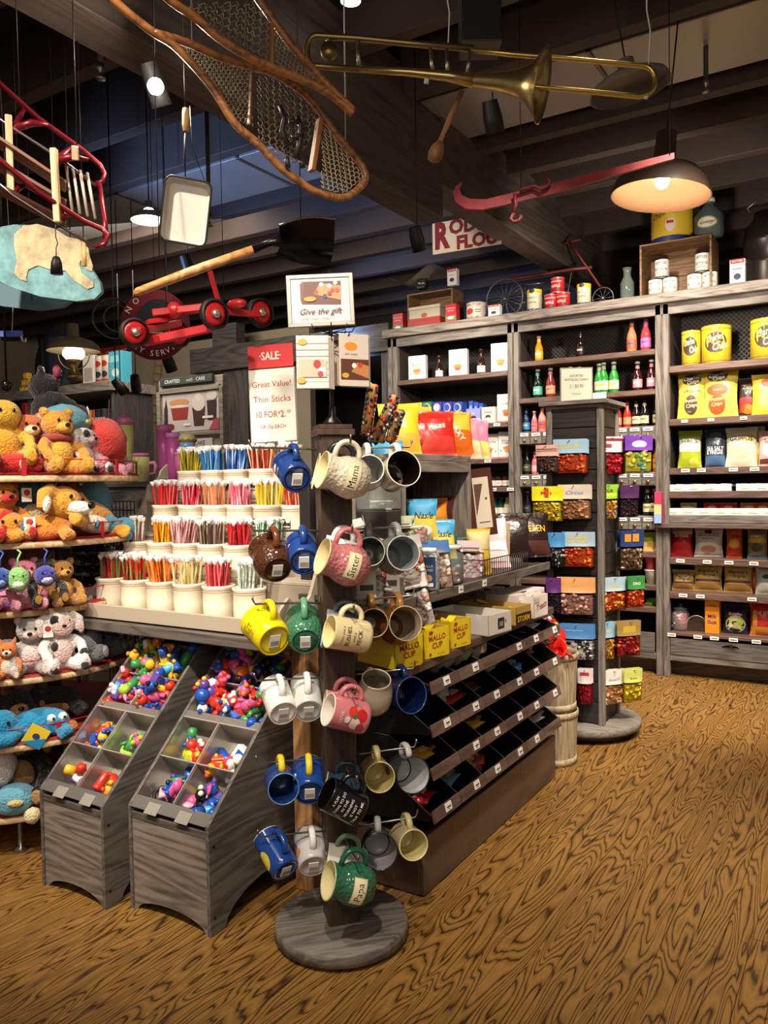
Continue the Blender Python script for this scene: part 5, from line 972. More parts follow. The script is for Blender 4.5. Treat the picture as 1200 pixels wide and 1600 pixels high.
HBG=[('L',(838,870),(695,738),'D8A898',(('r',-.07,.16,.07,.165,'7A3A2A'),('r',-.07,.175,.07,.18,'7A3A2A')),('5A4038','6A4A40'),.022,'bag of dark chocolate balls with pink-striped header, top left'),
('L',(866,915),(686,740),'9CC4DC',(('t','SOUR',0,.165,.025,.1,.02,0,'E8D23A'),),('E0521E','E8742A','C83A1E'),.022,'bag of orange sour candy with a sky-blue header, top left'),
('L',(832,875),(760,815),'E8DC1E',(('t','Mary',0,.17,.02,.08,.02,0,'B8301E'),('r',-.01,.13,.012,.2,'C8401E')),('E0C020','5A3A1A','D8B82A','E8D040'),.02,'bag of yellow wrapped candy with bright yellow header, second row'),
('L',(873,920),(757,812),'DCD0BC',(('t','Circus',0,.16,.022,.1,-1,0,'4A88C0'),),('C89060','B87848','D8A878'),.02,'bag of tan peanuts with a cream and blue header, second row'),
('L',(856,880),(832,888),'4A90C8',(),('1C1C20','E8E8E4','3A3A40'),.016,'bag of black and white candy with blue header, third row'),
('L',(880,925),(831,887),'A8C4D8',(('t','GUMMI',0,.175,.02,.1,.02,0,'E8D23A'),('t','WORMS',0,.145,.02,.1,.02,0,'E8D23A')),('E0521E','E88A2A','D8381E'),.022,'bag of orange gummi worms, third row'),
('L',(853,874),(903,960),'5A2A6A',(),('2A1E2A','3A2A3A'),.018,'bag with purple header and dark candy, fourth row'),
('L',(872,925),(902,962),'E0A468',(('t','~~~~',0,.16,.01,.1,0,0,'C8803A'),),('B88878','C8A090','8A5A4A'),.024,'bag of pinkish nuts with a peach header, fourth row'),
('L',(876,925),(975,1032),'4A80B8',(('r',-.05,.17,.03,.175,'8AB0D8'),),('EDEAE4','1A1A1C','2A2A2E'),.018,'bag of black and white licorice with blue header, fifth row'),
('L',(903,923),(1045,1102),'D8CCC8',(('r',-.05,.17,.05,.19,'A83A3A'),),('B81E30','8A1420'),.026,'bag of red cherry sours at the bottom left'),
('R',(930,980),(682,742),'D8CFCB',(('r',-.07,.185,.07,.2,'8A2A3A'),('r',-.05,.15,.0,.17,'9A4A50')),('B81E30','C8283A','8A1420'),.026,'bag of red cherry balls with maroon-edged header, top right'),
('R',(975,1022),(680,738),'6A3A9A',(('e',.0,.16,.04,.02,'E8D8C8'),('e',.03,.13,.015,.012,'E87A28')),('D8C83A','5AA0A0','E0D070','8AC05A'),.03,'bag of pastel fruit slices with purple header, top right'),
('R',(930,968),(757,812),'8CC83A',(('t','SOUR',0,.17,.02,.1,.02,0,'1E3A1E'),('r',-.06,.13,.06,.16,'E0D83A')),('E0A03A','4A90B8','D85A4A','D8D05A'),.02,'bag of rainbow sour candy with a lime header, second row right'),
('R',(968,1000),(758,808),'4A2850',(),('3A2430','4A2C38'),.018,'bag of dark plum candy with purple header, second row right'),
('R',(968,1008),(828,892),'24386A',(('r',-.05,.15,-.01,.19,'E0902A'),('r',.0,.15,.04,.19,'E0902A')),('7A5A40','4A3428','A88A6A','C8B090'),.02,'bag of brown toffees with navy and orange header, third row right'),
('R',(936,982),(902,955),'A8C4D0',(('e',0,.14,.04,.015,'D8C84A'),),('D8481E','E8B04A','E87A28'),.024,'bag of fruit jellies with a pale blue header, fourth row right'),
('R',(980,1009),(900,950),'3A8A3E',(('t','DINO',0,.16,.018,.1,.02,0,'EDEAE2'),),('E0521E','D8281E','E8842A'),.022,'bag of red and orange gummies with green header, fourth row right'),
('R',(932,963),(972,1032),'8AB4CC',(('t','GUMMY',0,.16,.018,.08,.01,0,'E8D23A'),),('E0A03A','8A3A3A','D8D05A','E87A28'),.02,'bag of mixed gummies with a blue header, fifth row right'),
('R',(963,1003),(970,1027),'9A8248',(('r',-.04,.14,.04,.18,'C8A838'),),('B01E28','D8602A','6A1E20'),.022,'bag of dark red and orange gummies with olive header, fifth row right'),
('R',(937,980),(1047,1102),'DDD6C8',(('t','Peach',.0,.15,.02,.09,-1,10,'4A90C0'),),('D8A068','C88A50','E0B484'),.026,'bag of tan peach slices with white header, bottom right'),
('R',(974,1005),(1045,1097),'C8D06A',(('t','Banana',0,.15,.015,.08,.01,0,'5A7A2A'),),('E8CC1E','E0C030'),.03,'bag of yellow banana candy, bottom right')]
for fc,(p0,p1),(q0,q1),hc,dc,cc,cs,l in HBG:
    pm=(p0+p1)/2
    T=(SC-EYE).dot(FW)-.27 if fc=='L' else (SC-EYE).dot(FW)-.18
    P_=dep(pm,q0,T); w_=(p1-p0)*T/F_PX*1.05; h_=(q1-q0)*T/F_PX
    sx=w_/.15; sz=h_/.21
    for k in range(3):
        yaw=(14 if fc=='L' else 48)
        M=Matrix.Translation(P_)@Matrix.Rotation(R(yaw),4,'Z')@Matrix.Translation((.004*k,.022*k,-.002*k))@Matrix.Rotation(R(3),4,'X')@Matrix.Diagonal((sx,1,sz,1))
        inst(hangbag(.15,.21,hc,dc,cc,cs,.085),'candy_bag',('front ','second ','rear ')[k]+l,'bag',M,l)
    hk=B(CH); a=P_+V((0,0,-.008)); c_=V((SC.x,SC.y,a.z)); d_=(c_-a).normalized(); ob('peg_hook',hk.tube([a-d_*.02-SC,a-SC,c_-d_*.15-SC],.0025,6),sp)
ob('price_card',B(mt('EDE8DC',.5)).bb(-.035,.035,0,.002,-.1,0),sp,Matrix.Translation(dep(942,828,4.75)-SC)@Matrix.Rotation(R(50),4,'Z'))
WK=wood('7C6A4E','AB9A7A',2,.7,1.2)
for k,z in enumerate((0,.285)):
    bs=thing('splint_basket',('lower','upper')[k]+' tall splint-wood basket at the far end of the brown display unit','basket',Matrix.Translation((-1.50,4.07,z)))
    for i in range(16):
        a=2*PI*i/16; ob('stave',B(WK).bb(-.025,.025,-.002,.002,0,.275+.02*k),bs,Matrix.Rotation(a,4,'Z')@Matrix.Translation((0,.122,.0))@Matrix.Rotation(R(-2.6),4,'X'))
    for zz,rr in((.01,.127),(.255+.02*k,.138)): ob('hoop',B(wood('8A7A5C','B8A888',0)).lathe([(rr,zz),(rr+.005,zz+.002),(rr+.005,zz+.03),(rr,zz+.032),(rr-.004,zz+.03),(rr-.004,zz)],28,cap=0),bs)
    ob('basket_bottom',B(mt('8E7E62')).lathe([(.118,.004),(.118,.008)],20),bs)
@kit
def heartcup(c):
    b=B(mt(c,.2)); b.lathe([(0,0),(.03,0),(.052,.05),(.056,.075),(.052,.078),(.028,.01),(0,.008)],18,cap=0); h=B(mt(c,.2)); h.tube([(.05,0,.06),(.08,0,.07),(.085,0,.03),(.05,0,.02)],.006,6); return [('scoop',b),('handle',h)]
for i,(x,y,z,rx,ry,l) in enumerate(((-1.44,4.02,.60,60,20,'front one'),(-1.52,4.0,.61,-40,60,'left one'),(-1.47,4.1,.64,20,80,'rear one'),(-1.5,4.09,.70,90,0,'topmost one'))):
    inst(heartcup('D8261E'),'candy_scoop','glossy red plastic cup piled on the upper splint basket, '+l,'cup',Tm(x,y,z,R(rx),R(ry),R(i*70)),'red cups in the basket')
g=B(); rd=random.Random(4)
for i in range(26): g.use(mt(rd.choice(['C8281E','E0B52C','2A8A4A','D8508A','E87A28','EDE6DA','8A2A5A']),.2)); g.ell((rd.uniform(-.05,.05),rd.uniform(-.03,.03),rd.uniform(0,.13)),.014,10,7)
k2=[('pouch',B(mt('F4F4F2',.1,'cello')).ell((0,0,.07),(.068,.048,.085),14,10).mesh('p')),('gumballs',g.mesh('g'))]; inst(k2,'gumball_bag','clear bag of multicoloured gumballs leaning on the red cups','bag',Tm(-1.47,3.98,.66,0,R(-15),R(40)))
# ================= cabinet goods =================
def Cx(p0,p1,yt,z,Y=6.30):
    x0=at(p0,yt,1,Y).x; x1=at(p1,yt,1,Y).x; h=at((p0+p1)/2,yt,1,Y).z-z; return (x0+x1)/2,abs(x1-x0),max(.02,h)
def put(k_,name,label,cat,x,z,Y=6.36,rz=0,lean=0,grp=None,sc=None):
    M=Matrix.Translation((x,Y,z))@Matrix.Rotation(R(rz),4,'Z')@Matrix.Rotation(R(-lean),4,'X')
    if sc: M=M@Matrix.Diagonal((*sc,1))
    return inst(k_,name,label,cat,M,grp)
def mixbox(p0,p1,yt,z,t1,t2,pc,bc,l,grp='baking mix cartons'):
    x,w_,h=Cx(p0,p1,yt,z); w_=min(w_,.17)
    D=[('r',-w_/2,0,w_/2,h*.07,bc),('t','HOME',0,h*.88,.006,.04,0,0,'5A544C'),('t',t1,0,h*.66,.016,w_*.78,.0,0,'4A443C')]+([('t',t2,0,h*.57,.014,w_*.74,0,0,'4A443C')] if t2 else [])+[('p',[(-w_*.2,h*.4),(w_*.2,h*.4),(w_*.13,h*.24),(-w_*.13,h*.24)],pc),('e',0,h*.4,w_*.24,h*.06,'D8823A'),('e',-w_*.36,h*.3,.006,.006,'8A8278'),('e',w_*.36,h*.3,.006,.006,'8A8278')]
    put(carton(w_,.05,h,'E6E1D8',tuple(D)),'mix_carton',l,'box',x,z,6.36,4,grp=grp)
mixbox(634,662,555,2.416,'BISCUIT &','DUMPLING','C8A070','C87A7A','white biscuit and dumpling mix carton, left end of the top shelf')
mixbox(697,727,545,2.416,'CORN MUFFIN','','C8582A','D87060','white corn muffin mix carton between two syrup bottles, top shelf')
mixbox(763,795,535,2.416,'PANCAKE','','C8783A','6A9AD0','white pancake mix carton with blue base band, top shelf')
mixbox(774,802,615,1.992,'CORN MUFFIN','','C8582A','D87060','white corn muffin carton at the right end of second shelf')
mixbox(746,775,678,1.69,'CORN MUFFIN','','C8582A','D87060','white corn muffin carton on the third shelf')
mixbox(776,803,674,1.69,'BISCUIT &','DUMPLING','C8A070','C87A7A','white biscuit and dumpling carton on the third shelf')
for p0,p1,yt,l in((675,687,553,'left one'),(740,754,543,'right one')):
    x,w_,h=Cx(p0,p1,yt,2.416); put(bottle('2A1408','x','E6DCC8','2A1A12','syrup',(('e',0,.05,.022,.02,'F0E8D8'),('r',-.015,.045,.015,.05,'4A3A30'))),'syrup_bottle','dark syrup bottle with cream oval label on the top shelf, '+l,'bottle',x,2.416,6.36,sc=(h/.22,h/.22,h/.22),grp='syrup bottles')
def bx_(p0,p1,yt,z,col,D,l,name='snack_box',dz=0,Y=6.34,d=.08,grp=None,ybot=None):
    x,w_,h=Cx(p0,p1,yt,z+dz); 
    if ybot: h=Cx(p0,p1,yt,z)[2]-Cx(p0,p1,ybot,z)[2]
    D=tuple((i[0],)+tuple((v*w_ if j in(0,2) else v*h) for j,v in enumerate(i[1:5]))+(i[5],) if i[0] in're' else ('t',i[1],i[2]*w_,i[3]*h,i[4]*h,i[5]*w_,i[6],i[7],i[8]) for i in D)
    put(carton(round(w_-.002,3),d,round(h,3),col,D),name,l,'box',x,z+dz,Y,0,grp=grp)
bx_(624,659,630,1.992,'1F2A6A',(('r',-.5,.72,.5,1,'E0B81E'),('r',-.5,.0,.5,.06,'E0B81E'),('e',0,.7,.2,.17,'1F2A6A'),('e',.02,.69,.14,.12,'E8C83A'),('e',-.03,.73,.12,.11,'1F2A6A'),('t','MOON-PIE',0,.2,.16,.9,.02,0,'EDEAE2'),('t','Snack',-.3,.36,.07,.25,-1,0,'D8607A'),('r',.2,.45,.45,.58,'A83A4A')),'navy and yellow moon pie carton at the left of second shelf')
cs=[('1E7A50','green'),('1F3A9A','blue and pink'),('1F3A9A','deep blue'),('2446A8','bright blue')]
for i,(c,n_) in enumerate(cs):
    a=660+i*16
    bx_(a,a+15,646,1.992,'E4E2DE',(('e',-.05,.4,.3,.22,('6A4A40','7A4A50','D8A878','3A5AA8')[i]),('r',-.3,.8,.3,.84,'9A948C')),'small white snack box with %s picture, second shelf lower row'%('brown','plum','tan','blue')[i],grp='lower row of small snack boxes',d=.1)
    bx_(a,a+15,628,1.992,c,(('e',.0,.5,.36,.38,('E8C83A','D878A0','D8B0D8','E8C83A')[i]),('e',-.05,.52,.28,.3,('1E5A90','EDEAE2','2A4AB0','2A4AB0')[i])),'small %s snack box with round badge, upper row of second shelf'%n_,dz=Cx(a,a+15,646,1.992)[2]+.001,grp='upper row of small snack boxes',d=.1)
for i in range(3): bx_(724+i*8,731+i*8,625+i*2,1.992,'2A4AA8',(('e',0,.5,.3,.25,'8AA0E0'),),'blue snack box receding behind the lavender box, %s'%ORD[i],dz=Cx(700,710,646,1.992)[2]*.7,Y=6.44,grp='receding blue boxes')
bx_(728,751,638,1.992,'8088C4',(('r',-.44,.06,.44,.94,'8C94CC'),('e',0,.4,.2,.13,'2A1E24'),('e',0,.3,.16,.08,'8C94CC'),('r',-.1,.65,.1,.72,'E8C8D8')),'lavender gift box with dark arch emblem, second shelf')
bx_(752,773,636,1.992,'E2DAC4',(('e',0,.4,.2,.13,'4A2A20'),('e',0,.3,.16,.08,'E2DAC4'),('r',-.3,.65,.3,.72,'C87A7A')),'cream gift box with dark arch emblem, second shelf')
for i,px in enumerate((768,778,790,799)):
    x=at(px,742,1,6.34).x; put(can(.036,.09,'3A1E1C',(('r',-.04,.01,.04,.055,'E4DCD0'),('r',-.02,.03,.02,.035,'B87060')),'1C1A1A'),'jam_jar','small dark jam jar with black lid and cream label, %s from left, fourth shelf'%ORD[i],'jar',x,1.45,6.36,grp='jam jars')
for i,(px,c,n_) in enumerate(((772,'2E6A5A','green'),(782,'1E4A48','dark teal'),(792,'D8C8A0','pale straw'),(799,'D8B890','cream'))):
    x=at(px,800,1,6.34).x; put(bottle(c,c,'E4DCC8',c,'round'),'dressing_bottle','%s glass bottle on the fifth shelf left of the orange soda'%n_,'bottle',x,1.18,6.36,grp='bottles on the fifth shelf')
def btl(px,yt,z,glass,lab,cap,l,kind='soda',w2=None,grp='soda bottles',Y=6.345):
    x,_,h=Cx(px-4,px+4,yt,z,Y); D=(('r',-.02,.06,.02,.075,w2),) if w2 else (('r',-.018,.055,.018,.065,'4A443C'),)
    H={'soda':.23,'big':.25,'syrup':.21,'round':.18}[kind]; put(bottle(glass,glass,lab,cap,kind,D),'soda_bottle',l,'bottle',x,z,Y,sc=(h/H*1.2,h/H*1.2,h/H),grp=grp)
for a in [(842,526,2.475,'D88A1E','E0A838','C8C0B0','orange soda bottle alone at the left of the top shelf','soda','EDE0C8'),
(907,518,2.475,'1A1210','1E1614','1A1A1A','near-black soda bottle in the middle of top shelf','soda','D8A898'),
(987,503,2.475,'C8785A','D85A24','2A2A2A','soda bottle with an orange and blue label, top shelf','soda','2458B8'),
(1009,499,2.475,'A83A40','D86AA8','2A2A2A','red soda bottle with pink and violet label, right end of top shelf','soda','6A4AB8'),
(840,578,2.175,'10201E','4FA88E','C8C8C8','dark bottle with mint green label, second shelf','soda','D8E8D8'),
(860,576,2.175,'7A2A20','D88A70','C8C8C8','red-brown bottle with salmon label, second shelf','soda','6A8A4A'),
(891,574,2.175,'2A7A2E','D8D4B8','D8D8D0','green soda bottle, left of the first pair on the second shelf','soda','8A8A5A'),
(905,574,2.175,'2A7A2E','D8D4B8','D8D8D0','green soda bottle, right of the first pair on the second shelf','soda','8A8A5A'),
(936,569,2.175,'2A8A2E','D8D4B8','D8D8D0','green soda bottle, left of the trio on the second shelf','soda','B8C83A'),
(943,567,2.175,'2A8A2E','D8D4B8','D8D8D0','green soda bottle, middle of the trio on the second shelf','soda','B8C83A'),
(959,566,2.175,'2A8A2E','D8D4B8','D8D8D0','green soda bottle, right of the trio on the second shelf','soda','B8C83A'),
(996,566,2.175,'3A1418','D88A92','D8D8D0','dark red bottle with pink round label, second shelf, left one','soda','EDD0D0'),
(1018,563,2.175,'3A1418','D88A92','D8D8D0','dark red bottle with pink round label, second shelf, right one','soda','EDD0D0'),
(822,638,1.9,'142A4A','2E86C8','1A1A1A','dark blue bottle with blue and yellow label, left end above the drawers','soda','E0B83A'),
(835,643,1.9,'D86A70','E07A80','EDEAE2','pink plastic bottle with a white cap above the drawers','soda','C8404A'),
(847,636,1.9,'D88A80','D8502A','2A2A2A','pink soda bottle with blue swoosh label above the drawers','soda','2458B8'),
(862,640,1.9,'D8921E','E0B048','C8C0B0','orange soda bottle above the drawers, wide one','soda','EDE0C8'),
(870,644,1.9,'C88A20','D8A838','C8C0B0','second orange soda bottle behind the wide one','soda','EDE0C8'),
(877,640,1.9,'151212','2A2422','C8C8C8','black cola bottle left of the cream sign, first','soda','8A8A8A'),
(885,643,1.9,'151212','2A2422','C8C8C8','black cola bottle left of the cream sign, second','soda','8A8A8A'),
(893,646,1.9,'A84A6A','D86AA8','C8C8C8','pink-labelled bottle touching the cream sign','soda','EDD0D0'),
(945,634,1.9,'221614','3A2422','C8C8C8','dark soda bottle just right of the cream sign, first','soda','C8A8A0'),
(953,633,1.9,'221614','3A2422','C8C8C8','dark soda bottle just right of the cream sign, second','soda','C8A8A0'),
(965,630,1.9,'A8281C','E08468','B82A20','red soda bottle with coral label, left one','soda','6A9A4A'),
(980,629,1.9,'A8281C','E08468','B82A20','red soda bottle with coral label, right one','soda','6A9A4A'),
(994,627,1.9,'17130F','CFC49A','1A1A1A','black root beer bottle with round cream label, first','soda','8A7A4A'),
(1007,625,1.9,'17130F','CFC49A','1A1A1A','black root beer bottle with round cream label, second','soda','8A7A4A'),
(1027,622,1.9,'17130F','CFC49A','1A1A1A','black root beer bottle with round cream label, right end','soda','8A7A4A'),
(823,702,1.55,'17130F','4A4A38','1A1A1A','black bottle with olive label below the first drawer row','soda','8A8A6A'),
(836,706,1.55,'C86A70','E0A0A0','C8C0B0','pink bottle beside the black one below the first drawers','soda','EDD0D0'),
(1028,688,1.55,'D86A1E','E0A838','E0521E','orange soda bottle at the right below the first drawers','soda','D8401E'),
(814,776,1.215,'D8781A','3A2A1A','D8C8A0','orange soda bottle with dark label left of the yellow bags','soda','D8A04A'),
(824,768,1.215,'14161A','2A2A30','8A8A8A','dark bottle beside the orange soda','soda','5A5A60'),
(1012,760,1.215,'17130F','CFC49A','1A1A1A','black stout bottle with cream label below the second drawers, left','soda','8A7A4A'),
(1023,758,1.215,'17130F','D8C88A','1A1A1A','black stout bottle with yellow label below the second drawers, right','soda','8A7A4A')]: btl(*a[:7],kind='soda',w2=a[8])
ob('shelf_notice',B(mt('E8E4D8',.5)).bb(-.18,.18,-.003,0,-.045,.005),cab,Matrix.Translation((at(912,620,1,6.23).x,-.042,2.172)))
def fb(p0,p1,yt,z,col,txt,tc,l,bands=(),sz=.03,lean=8,Y=6.36,rz=4,grp='bags in the cabinet'):
    x,w_,h=Cx(p0,p1,yt,z,6.3); w_=round(w_,3);h=round(h,3)
    D=[('r',-w_*.47,a*h,w_*.47,b2*h,c) if len(q)==3 else None for q in bands for a,b2,c in [q[:3]] if len(q)==3]+[('e',q[0]*w_,q[1]*h,q[2]*w_,q[3]*h,q[4]) for q in bands if len(q)==5]+[('t',q[0],q[1]*w_,q[2]*h,q[3],w_*.78,.015,q[4],q[5]) for q in bands if len(q)==6]
    if txt: D.append(('t',txt,0,h*.7,sz,w_*.75,.015,0,tc))
    put(bag(w_,h,.09,col,tuple(D),.012),'snack_bag',l,'bag',x,z,Y,rz,lean,grp)
fb(1055,1100,577,1.94,'D8C24A','','', 'yellow potato chip bag with brown oval logo, left one',((0.02,.80,.36,.12,'3A2A22'),('Charles',0,.84,.028,12,'E8E0C8'),('Chips',.06,.75,.028,12,'E8E0C8'),('ORIGINAL',.05,.56,.022,0,'3A2A22'),(-.0,.28,.24,.2,'4A3830'),('Potato',.03,.36,.025,8,'E0D090'),('Chips',.03,.26,.025,8,'E0D090')))
fb(1096,1152,573,1.94,'DCC858','','', 'yellow chip bag with orange label and brown oval logo',((-.1,.83,.32,.11,'4A3830'),('Charles',-.1,.87,.028,12,'E8E0C8'),('Chips',-.06,.79,.028,12,'E8E0C8'),(-.1,.55,.34,.12,'D8501E'),('Sweet',-.1,.55,.02,0,'E8B080'),(-.1,.26,.26,.2,'D8501E'),('Potato',-.1,.36,.025,6,'E8C890'),('Chips',-.1,.26,.025,6,'E8C890')))
fb(1150,1182,588,1.94,'3A2E26','','', 'dark chip bag with red band and pink lettering',((.1,.48,'C8321E'),('VOODOO',0,.42,.022,0,'D83A6A'),(0,.18,.35,.12,'D88A2A'),('Zapp',0,.75,.03,0,'A89A80')),Y=6.40)
fb(1172,1222,582,1.94,'D8C040','','', 'yellow crinkled chip bag with red label at the frame edge',((.0,.35,.3,.25,'E0D070'),(.1,.78,.3,.12,'C84A28')))
fb(1056,1094,672,1.575,'A8B82A',"HAL'S",'6A7A5A','lime green potato chip bag with white square label',((.42,.8,'E4E4D0'),(.2,.15,.2,.12,'D8D050')),sz=.035)
fb(1098,1133,670,1.575,'2C3644','','', 'dark blue sea salt and vinegar chip bag',((.0,.3,'4A6A90'),('SEA SALT',0,.47,.03,0,'E8E8E4'),('& VINEGAR',0,.37,.03,0,'E8E8E4'),(0,.85,.3,.08,'4A5460')))
fb(1131,1182,667,1.575,'D8D0B8','GRIPPOS','2A2420','cream pork rind bag with black lettering',((0,.45,.4,.22,'D8C8A0'),(.2,.72,.25,.1,'D8C050')),sz=.035)
fb(1160,1192,664,1.575,'C8B878','','', 'yellow snack bag partly behind the cream one',((.0,.3,'D8A82A'),),Y=6.43)
fb(1183,1222,672,1.575,'D8B0A8','Spicy','6A3A3A','pale pink snack bag at the frame edge',((0,.4,.35,.15,'E8D8D0'),(.0,.2,'6A3430')))
for i,(p0,p1) in enumerate(((1061,1093),(1090,1141),(1167,1222))):
    x,w_,h=Cx(p0,p1,(516,507,496)[i],2.334); r_=w_/2*.93; u=.0+(0)
    D=(('e',-.01,h*.55,r_*.78,h*.27,'3F2A1C'),('t','Charles',-.02,h*.66,h*.17,r_*1.2,-1,14,'E8DCA8'),('t','Chips',.02,h*.45,h*.17,r_*1.1,-1,14,'E8DCA8'),('r',-r_*1.5,h*.9,r_*1.5,h*.912,'6A5A20'),('r',-r_*1.5,h*.07,r_*1.5,h*.085,'6A5A20'))
    put(can(round(r_,3),round(h,3),'DEC233',D,'D8C04A'),'chip_tin','yellow chip tin with brown oval script label, '+('smaller one at the left','large one in the middle','large one at the frame edge')[i],'tin',x,2.334,6.34+r_-.04,rz=12,grp='yellow chip tins')
def tray(x0,x1,z,l):
    t=thing('white_tray','long white shelf tray with clear card strips, '+l,'tray',Matrix.Translation((x0,6.25,z)))
    b=B(mt('E9E4D8',.5)); b.bb(0,x1-x0,0,.006,0,.05); b.bb(0,x1-x0,.006,.3,0,.006); ob('tray',b,t)
    for i in range(int((x1-x0)/.11)): ob('card',B(mt('D8D2C4',.4)).bb(.03+.11*i,.09+.11*i,-.003,0,.015,.035),t)
tray(-1.36,-.93,1.402,'upper left one'); tray(-.90,-.3,1.402,'upper right one'); tray(-1.40,-.3,1.166+.06,'lower one')
ob('tray_rail',B(GH).bb(PX[2]+.05,PX[3]-.05,-.03,.3,1.166,1.225),cab)
ml=[(1065,'C8C040','lime'),(1078,'2A4AA8','blue'),(1092,'E0A02A','amber'),(1112,'E0701E','orange'),(1135,'D8D0D0','white'),(1160,'2A4A7A','navy'),(1182,'7A2430','maroon')]
for px,c,n_ in ml: x,w_,h=Cx(px-8,px+8,746,1.408); put(packet(c,'E8E0D0',.12,.08),'candy_packet',n_+' candy packet in the upper white trays','packet',x,1.43,6.30,rz=20,grp='packets in the upper white trays'); 
for px,c,n_ in((1075,'D8C860','pale yellow'),(1112,'D83A2A','red'),(1138,'D8502A','orange-red'),(1170,'E08A3A','peach'),(1192,'E0601E','orange')): x,_,h=Cx(px-8,px+8,782,1.24); put(bag(.12,.09,.04,c,(('e',0,.045,.03,.018,'E8D0C0'),)),'candy_packet',n_+' candy bag in the lower white tray','packet',x,1.233,6.32,rz=10,lean=30,grp='packets in the lower white tray')
fb(1045,1080,824,.905,'B8202A','Brittle','E8D8D0','red foil candy bag under the white trays',((.75,1.,'C8B8A0'),),sz=.03)
fb(1082,1128,822,.905,'D8D0C8','GOODIES','5A4A40','white maple nut candy bag with a black oval',((0,.8,.14,.06,'1E1A1A'),(0,.25,.28,.12,'B88868'),('MAPLE NUT',0,.58,.012,0,'6A5A50'),(.0,.1,'7A3A2A')),sz=.026)
fb(1132,1158,824,.905,'D8601E','Crumbs','3A2A1A','orange candy bag between the white and animal bags',((-.0,.45,.35,.14,'E0B040'),(.0,.3,'C8381E')))
fb(1165,1198,825,.905,'8A7A50','ANIMALS','E8E4D8','animal cracker bag with yellow band',((.5,.65,'D8B82A'),(0,.35,.3,.14,'4A4A40'),(.0,.12,'3A7AA0')),sz=.022)
for i,(p0,p1,yt) in enumerate(((1047,1083,892),(1081,1127,880),(1128,1174,882))): fb(p0,p1,yt,.648,'C8AE62',"Werther's",'2A1E14','gold hard-caramel bag, '+('short one at the left','tall middle one','tall right one')[i],((.0,.3,'A87A3A'),(.34,.42,'6A3A50'),('Original',.05,.56,.02,0,'2A1E14')),sz=.026,grp='gold caramel bags')
fb(1178,1215,884,.648,'B8D4D4','','', 'white and teal candy bag in a wire front at the frame edge',((.0,.4,'D8D4C8'),(0,.6,.2,.08,'3A3A48')))
fb(1168,1184,890,.648,'D8682A','','', 'narrow orange bag behind the gold caramel bags',(),Y=6.42)
x,w_,h=Cx(1046,1075,936,.345); put(glassjar(.13,.2,['C8283A','E0A0A8','EDE0D8'],.025,0,'glass',.75,()),'lidded_candy_jar','glass apothecary jar of pink and red candy on the bottom shelf','jar',x,.345,6.36,sc=(1,1,.85))
x,w_,h=Cx(1074,1100,950,.345); b=B(mt('4A3A30',.3,metal=.5)); b.prism([(-.07,0)]+[(.07*math.cos(PI-PI*i/10),.05+.07*math.sin(PI*i/10)) for i in range(11)]+[(.07,0)],.12,Matrix(((1,0,0,0),(0,0,1,0),(0,1,0,0),(0,0,0,1)))); rim=B(mt('B8A888',.3,metal=.6)); rim.tube([(-.07,-.002,0)]+[(.07*math.cos(PI-PI*i/12),-.002,.05+.07*math.sin(PI*i/12)) for i in range(13)]+[(.07,-.002,0)],.005,6)
inst([('body',b.mesh('b')),('rim',rim.mesh('r'))],'arched_tin','dark arched candy tin with pale rim on the bottom shelf','tin',Tm(x,6.33,.345,0,0,R(10)))
bx_(1101,1124,935,.345,'E08A1E',(('t','Milk',0,.48,.1,.6,.02,0,'3A2A6A'),('t','Duds',0,.32,.1,.6,.02,0,'3A2A6A'),('r',-.3,.78,.3,.8,'8A5A20')),'tall orange carton of caramel duds on the bottom shelf','candy_carton')
fb(1127,1168,948,.345,'28263E','Bubbles','D8A8B8','navy bag of pale yellow gum on the bottom shelf',((0,.35,.42,.3,'C8C27A'),(.2,.45,.14,.14,'A8B84A'),(-.2,.3,.1,.08,'E8E0C8')),sz=.022)
fb(1169,1210,945,.345,'C8322A','ONE BITE','E8D0C0','red and orange foil candy bag at the frame edge, bottom shelf',((.0,.28,'D8902A'),(-.3,.4,.1,.4,'D89A3A')),sz=.026)
for px in(1068,1110,1162): tagm(cab,at(px,0,1,6.23).x,1.94-.02)
for z,pl in((1.575-.02,(1071,1096,1146,1179)),(.905-.022,(1063,1105,1139,1178)),(.648-.022,(1067,1094,1175)),(.345-.022,(1049,1090,1116,1146,1182))):
    for px in pl: tagm(cab,at(px,800,1,6.23).x,z,w=.06,h=.026)
for z,px in((1.992-.02,738),(1.992-.02,777),(1.69-.02,762),(1.45-.02,770),(1.45-.02,797)): tagm(cab,at(px,700,1,6.23).x,z,w=.06,h=.026)
bx_(1004,1026,832,.94,'8A9A3A',(('r',-.5,0,.5,.5,'D8B068'),('e',0,.35,.3,.2,'E0B050')),'green and peach fruit tub box on the narrow shelf behind the spinner','candy_carton',Y=6.36)
@kit
def tubcup(c,c2): return [('cup',B(mt(c,.4)).lathe([(.035,0),(.05,.1),(.053,.104)],20)),('lid',B(mt(c2,.4)).lathe([(.054,.1),(.054,.108)],20))]
for i,(c,c2,n_) in enumerate((('D8D0C8','EDEAE2','white candy cup with brown dot'),('B82030','EDEAE2','red candy cup stacked on the white one'))): put(tubcup(c,c2),'candy_cup',n_+' behind the spinner','cup',at(1016,890,1,6.3).x,.69+.11*i,6.34)
fb(1004,1032,933,.52,'6A9A3A','','', 'green candy bag behind the spinner near the counter',((.6,.9,'D8D8C8'),),lean=50)
bx_(1029,1040,768,1.166,'B83A5A',(('r',-.5,.3,.5,.6,'E0C080'),('r',-.5,.0,.5,.3,'8AB0D8')),'stack of pastel cards on the upright post ledge','card_stack',Y=6.20)
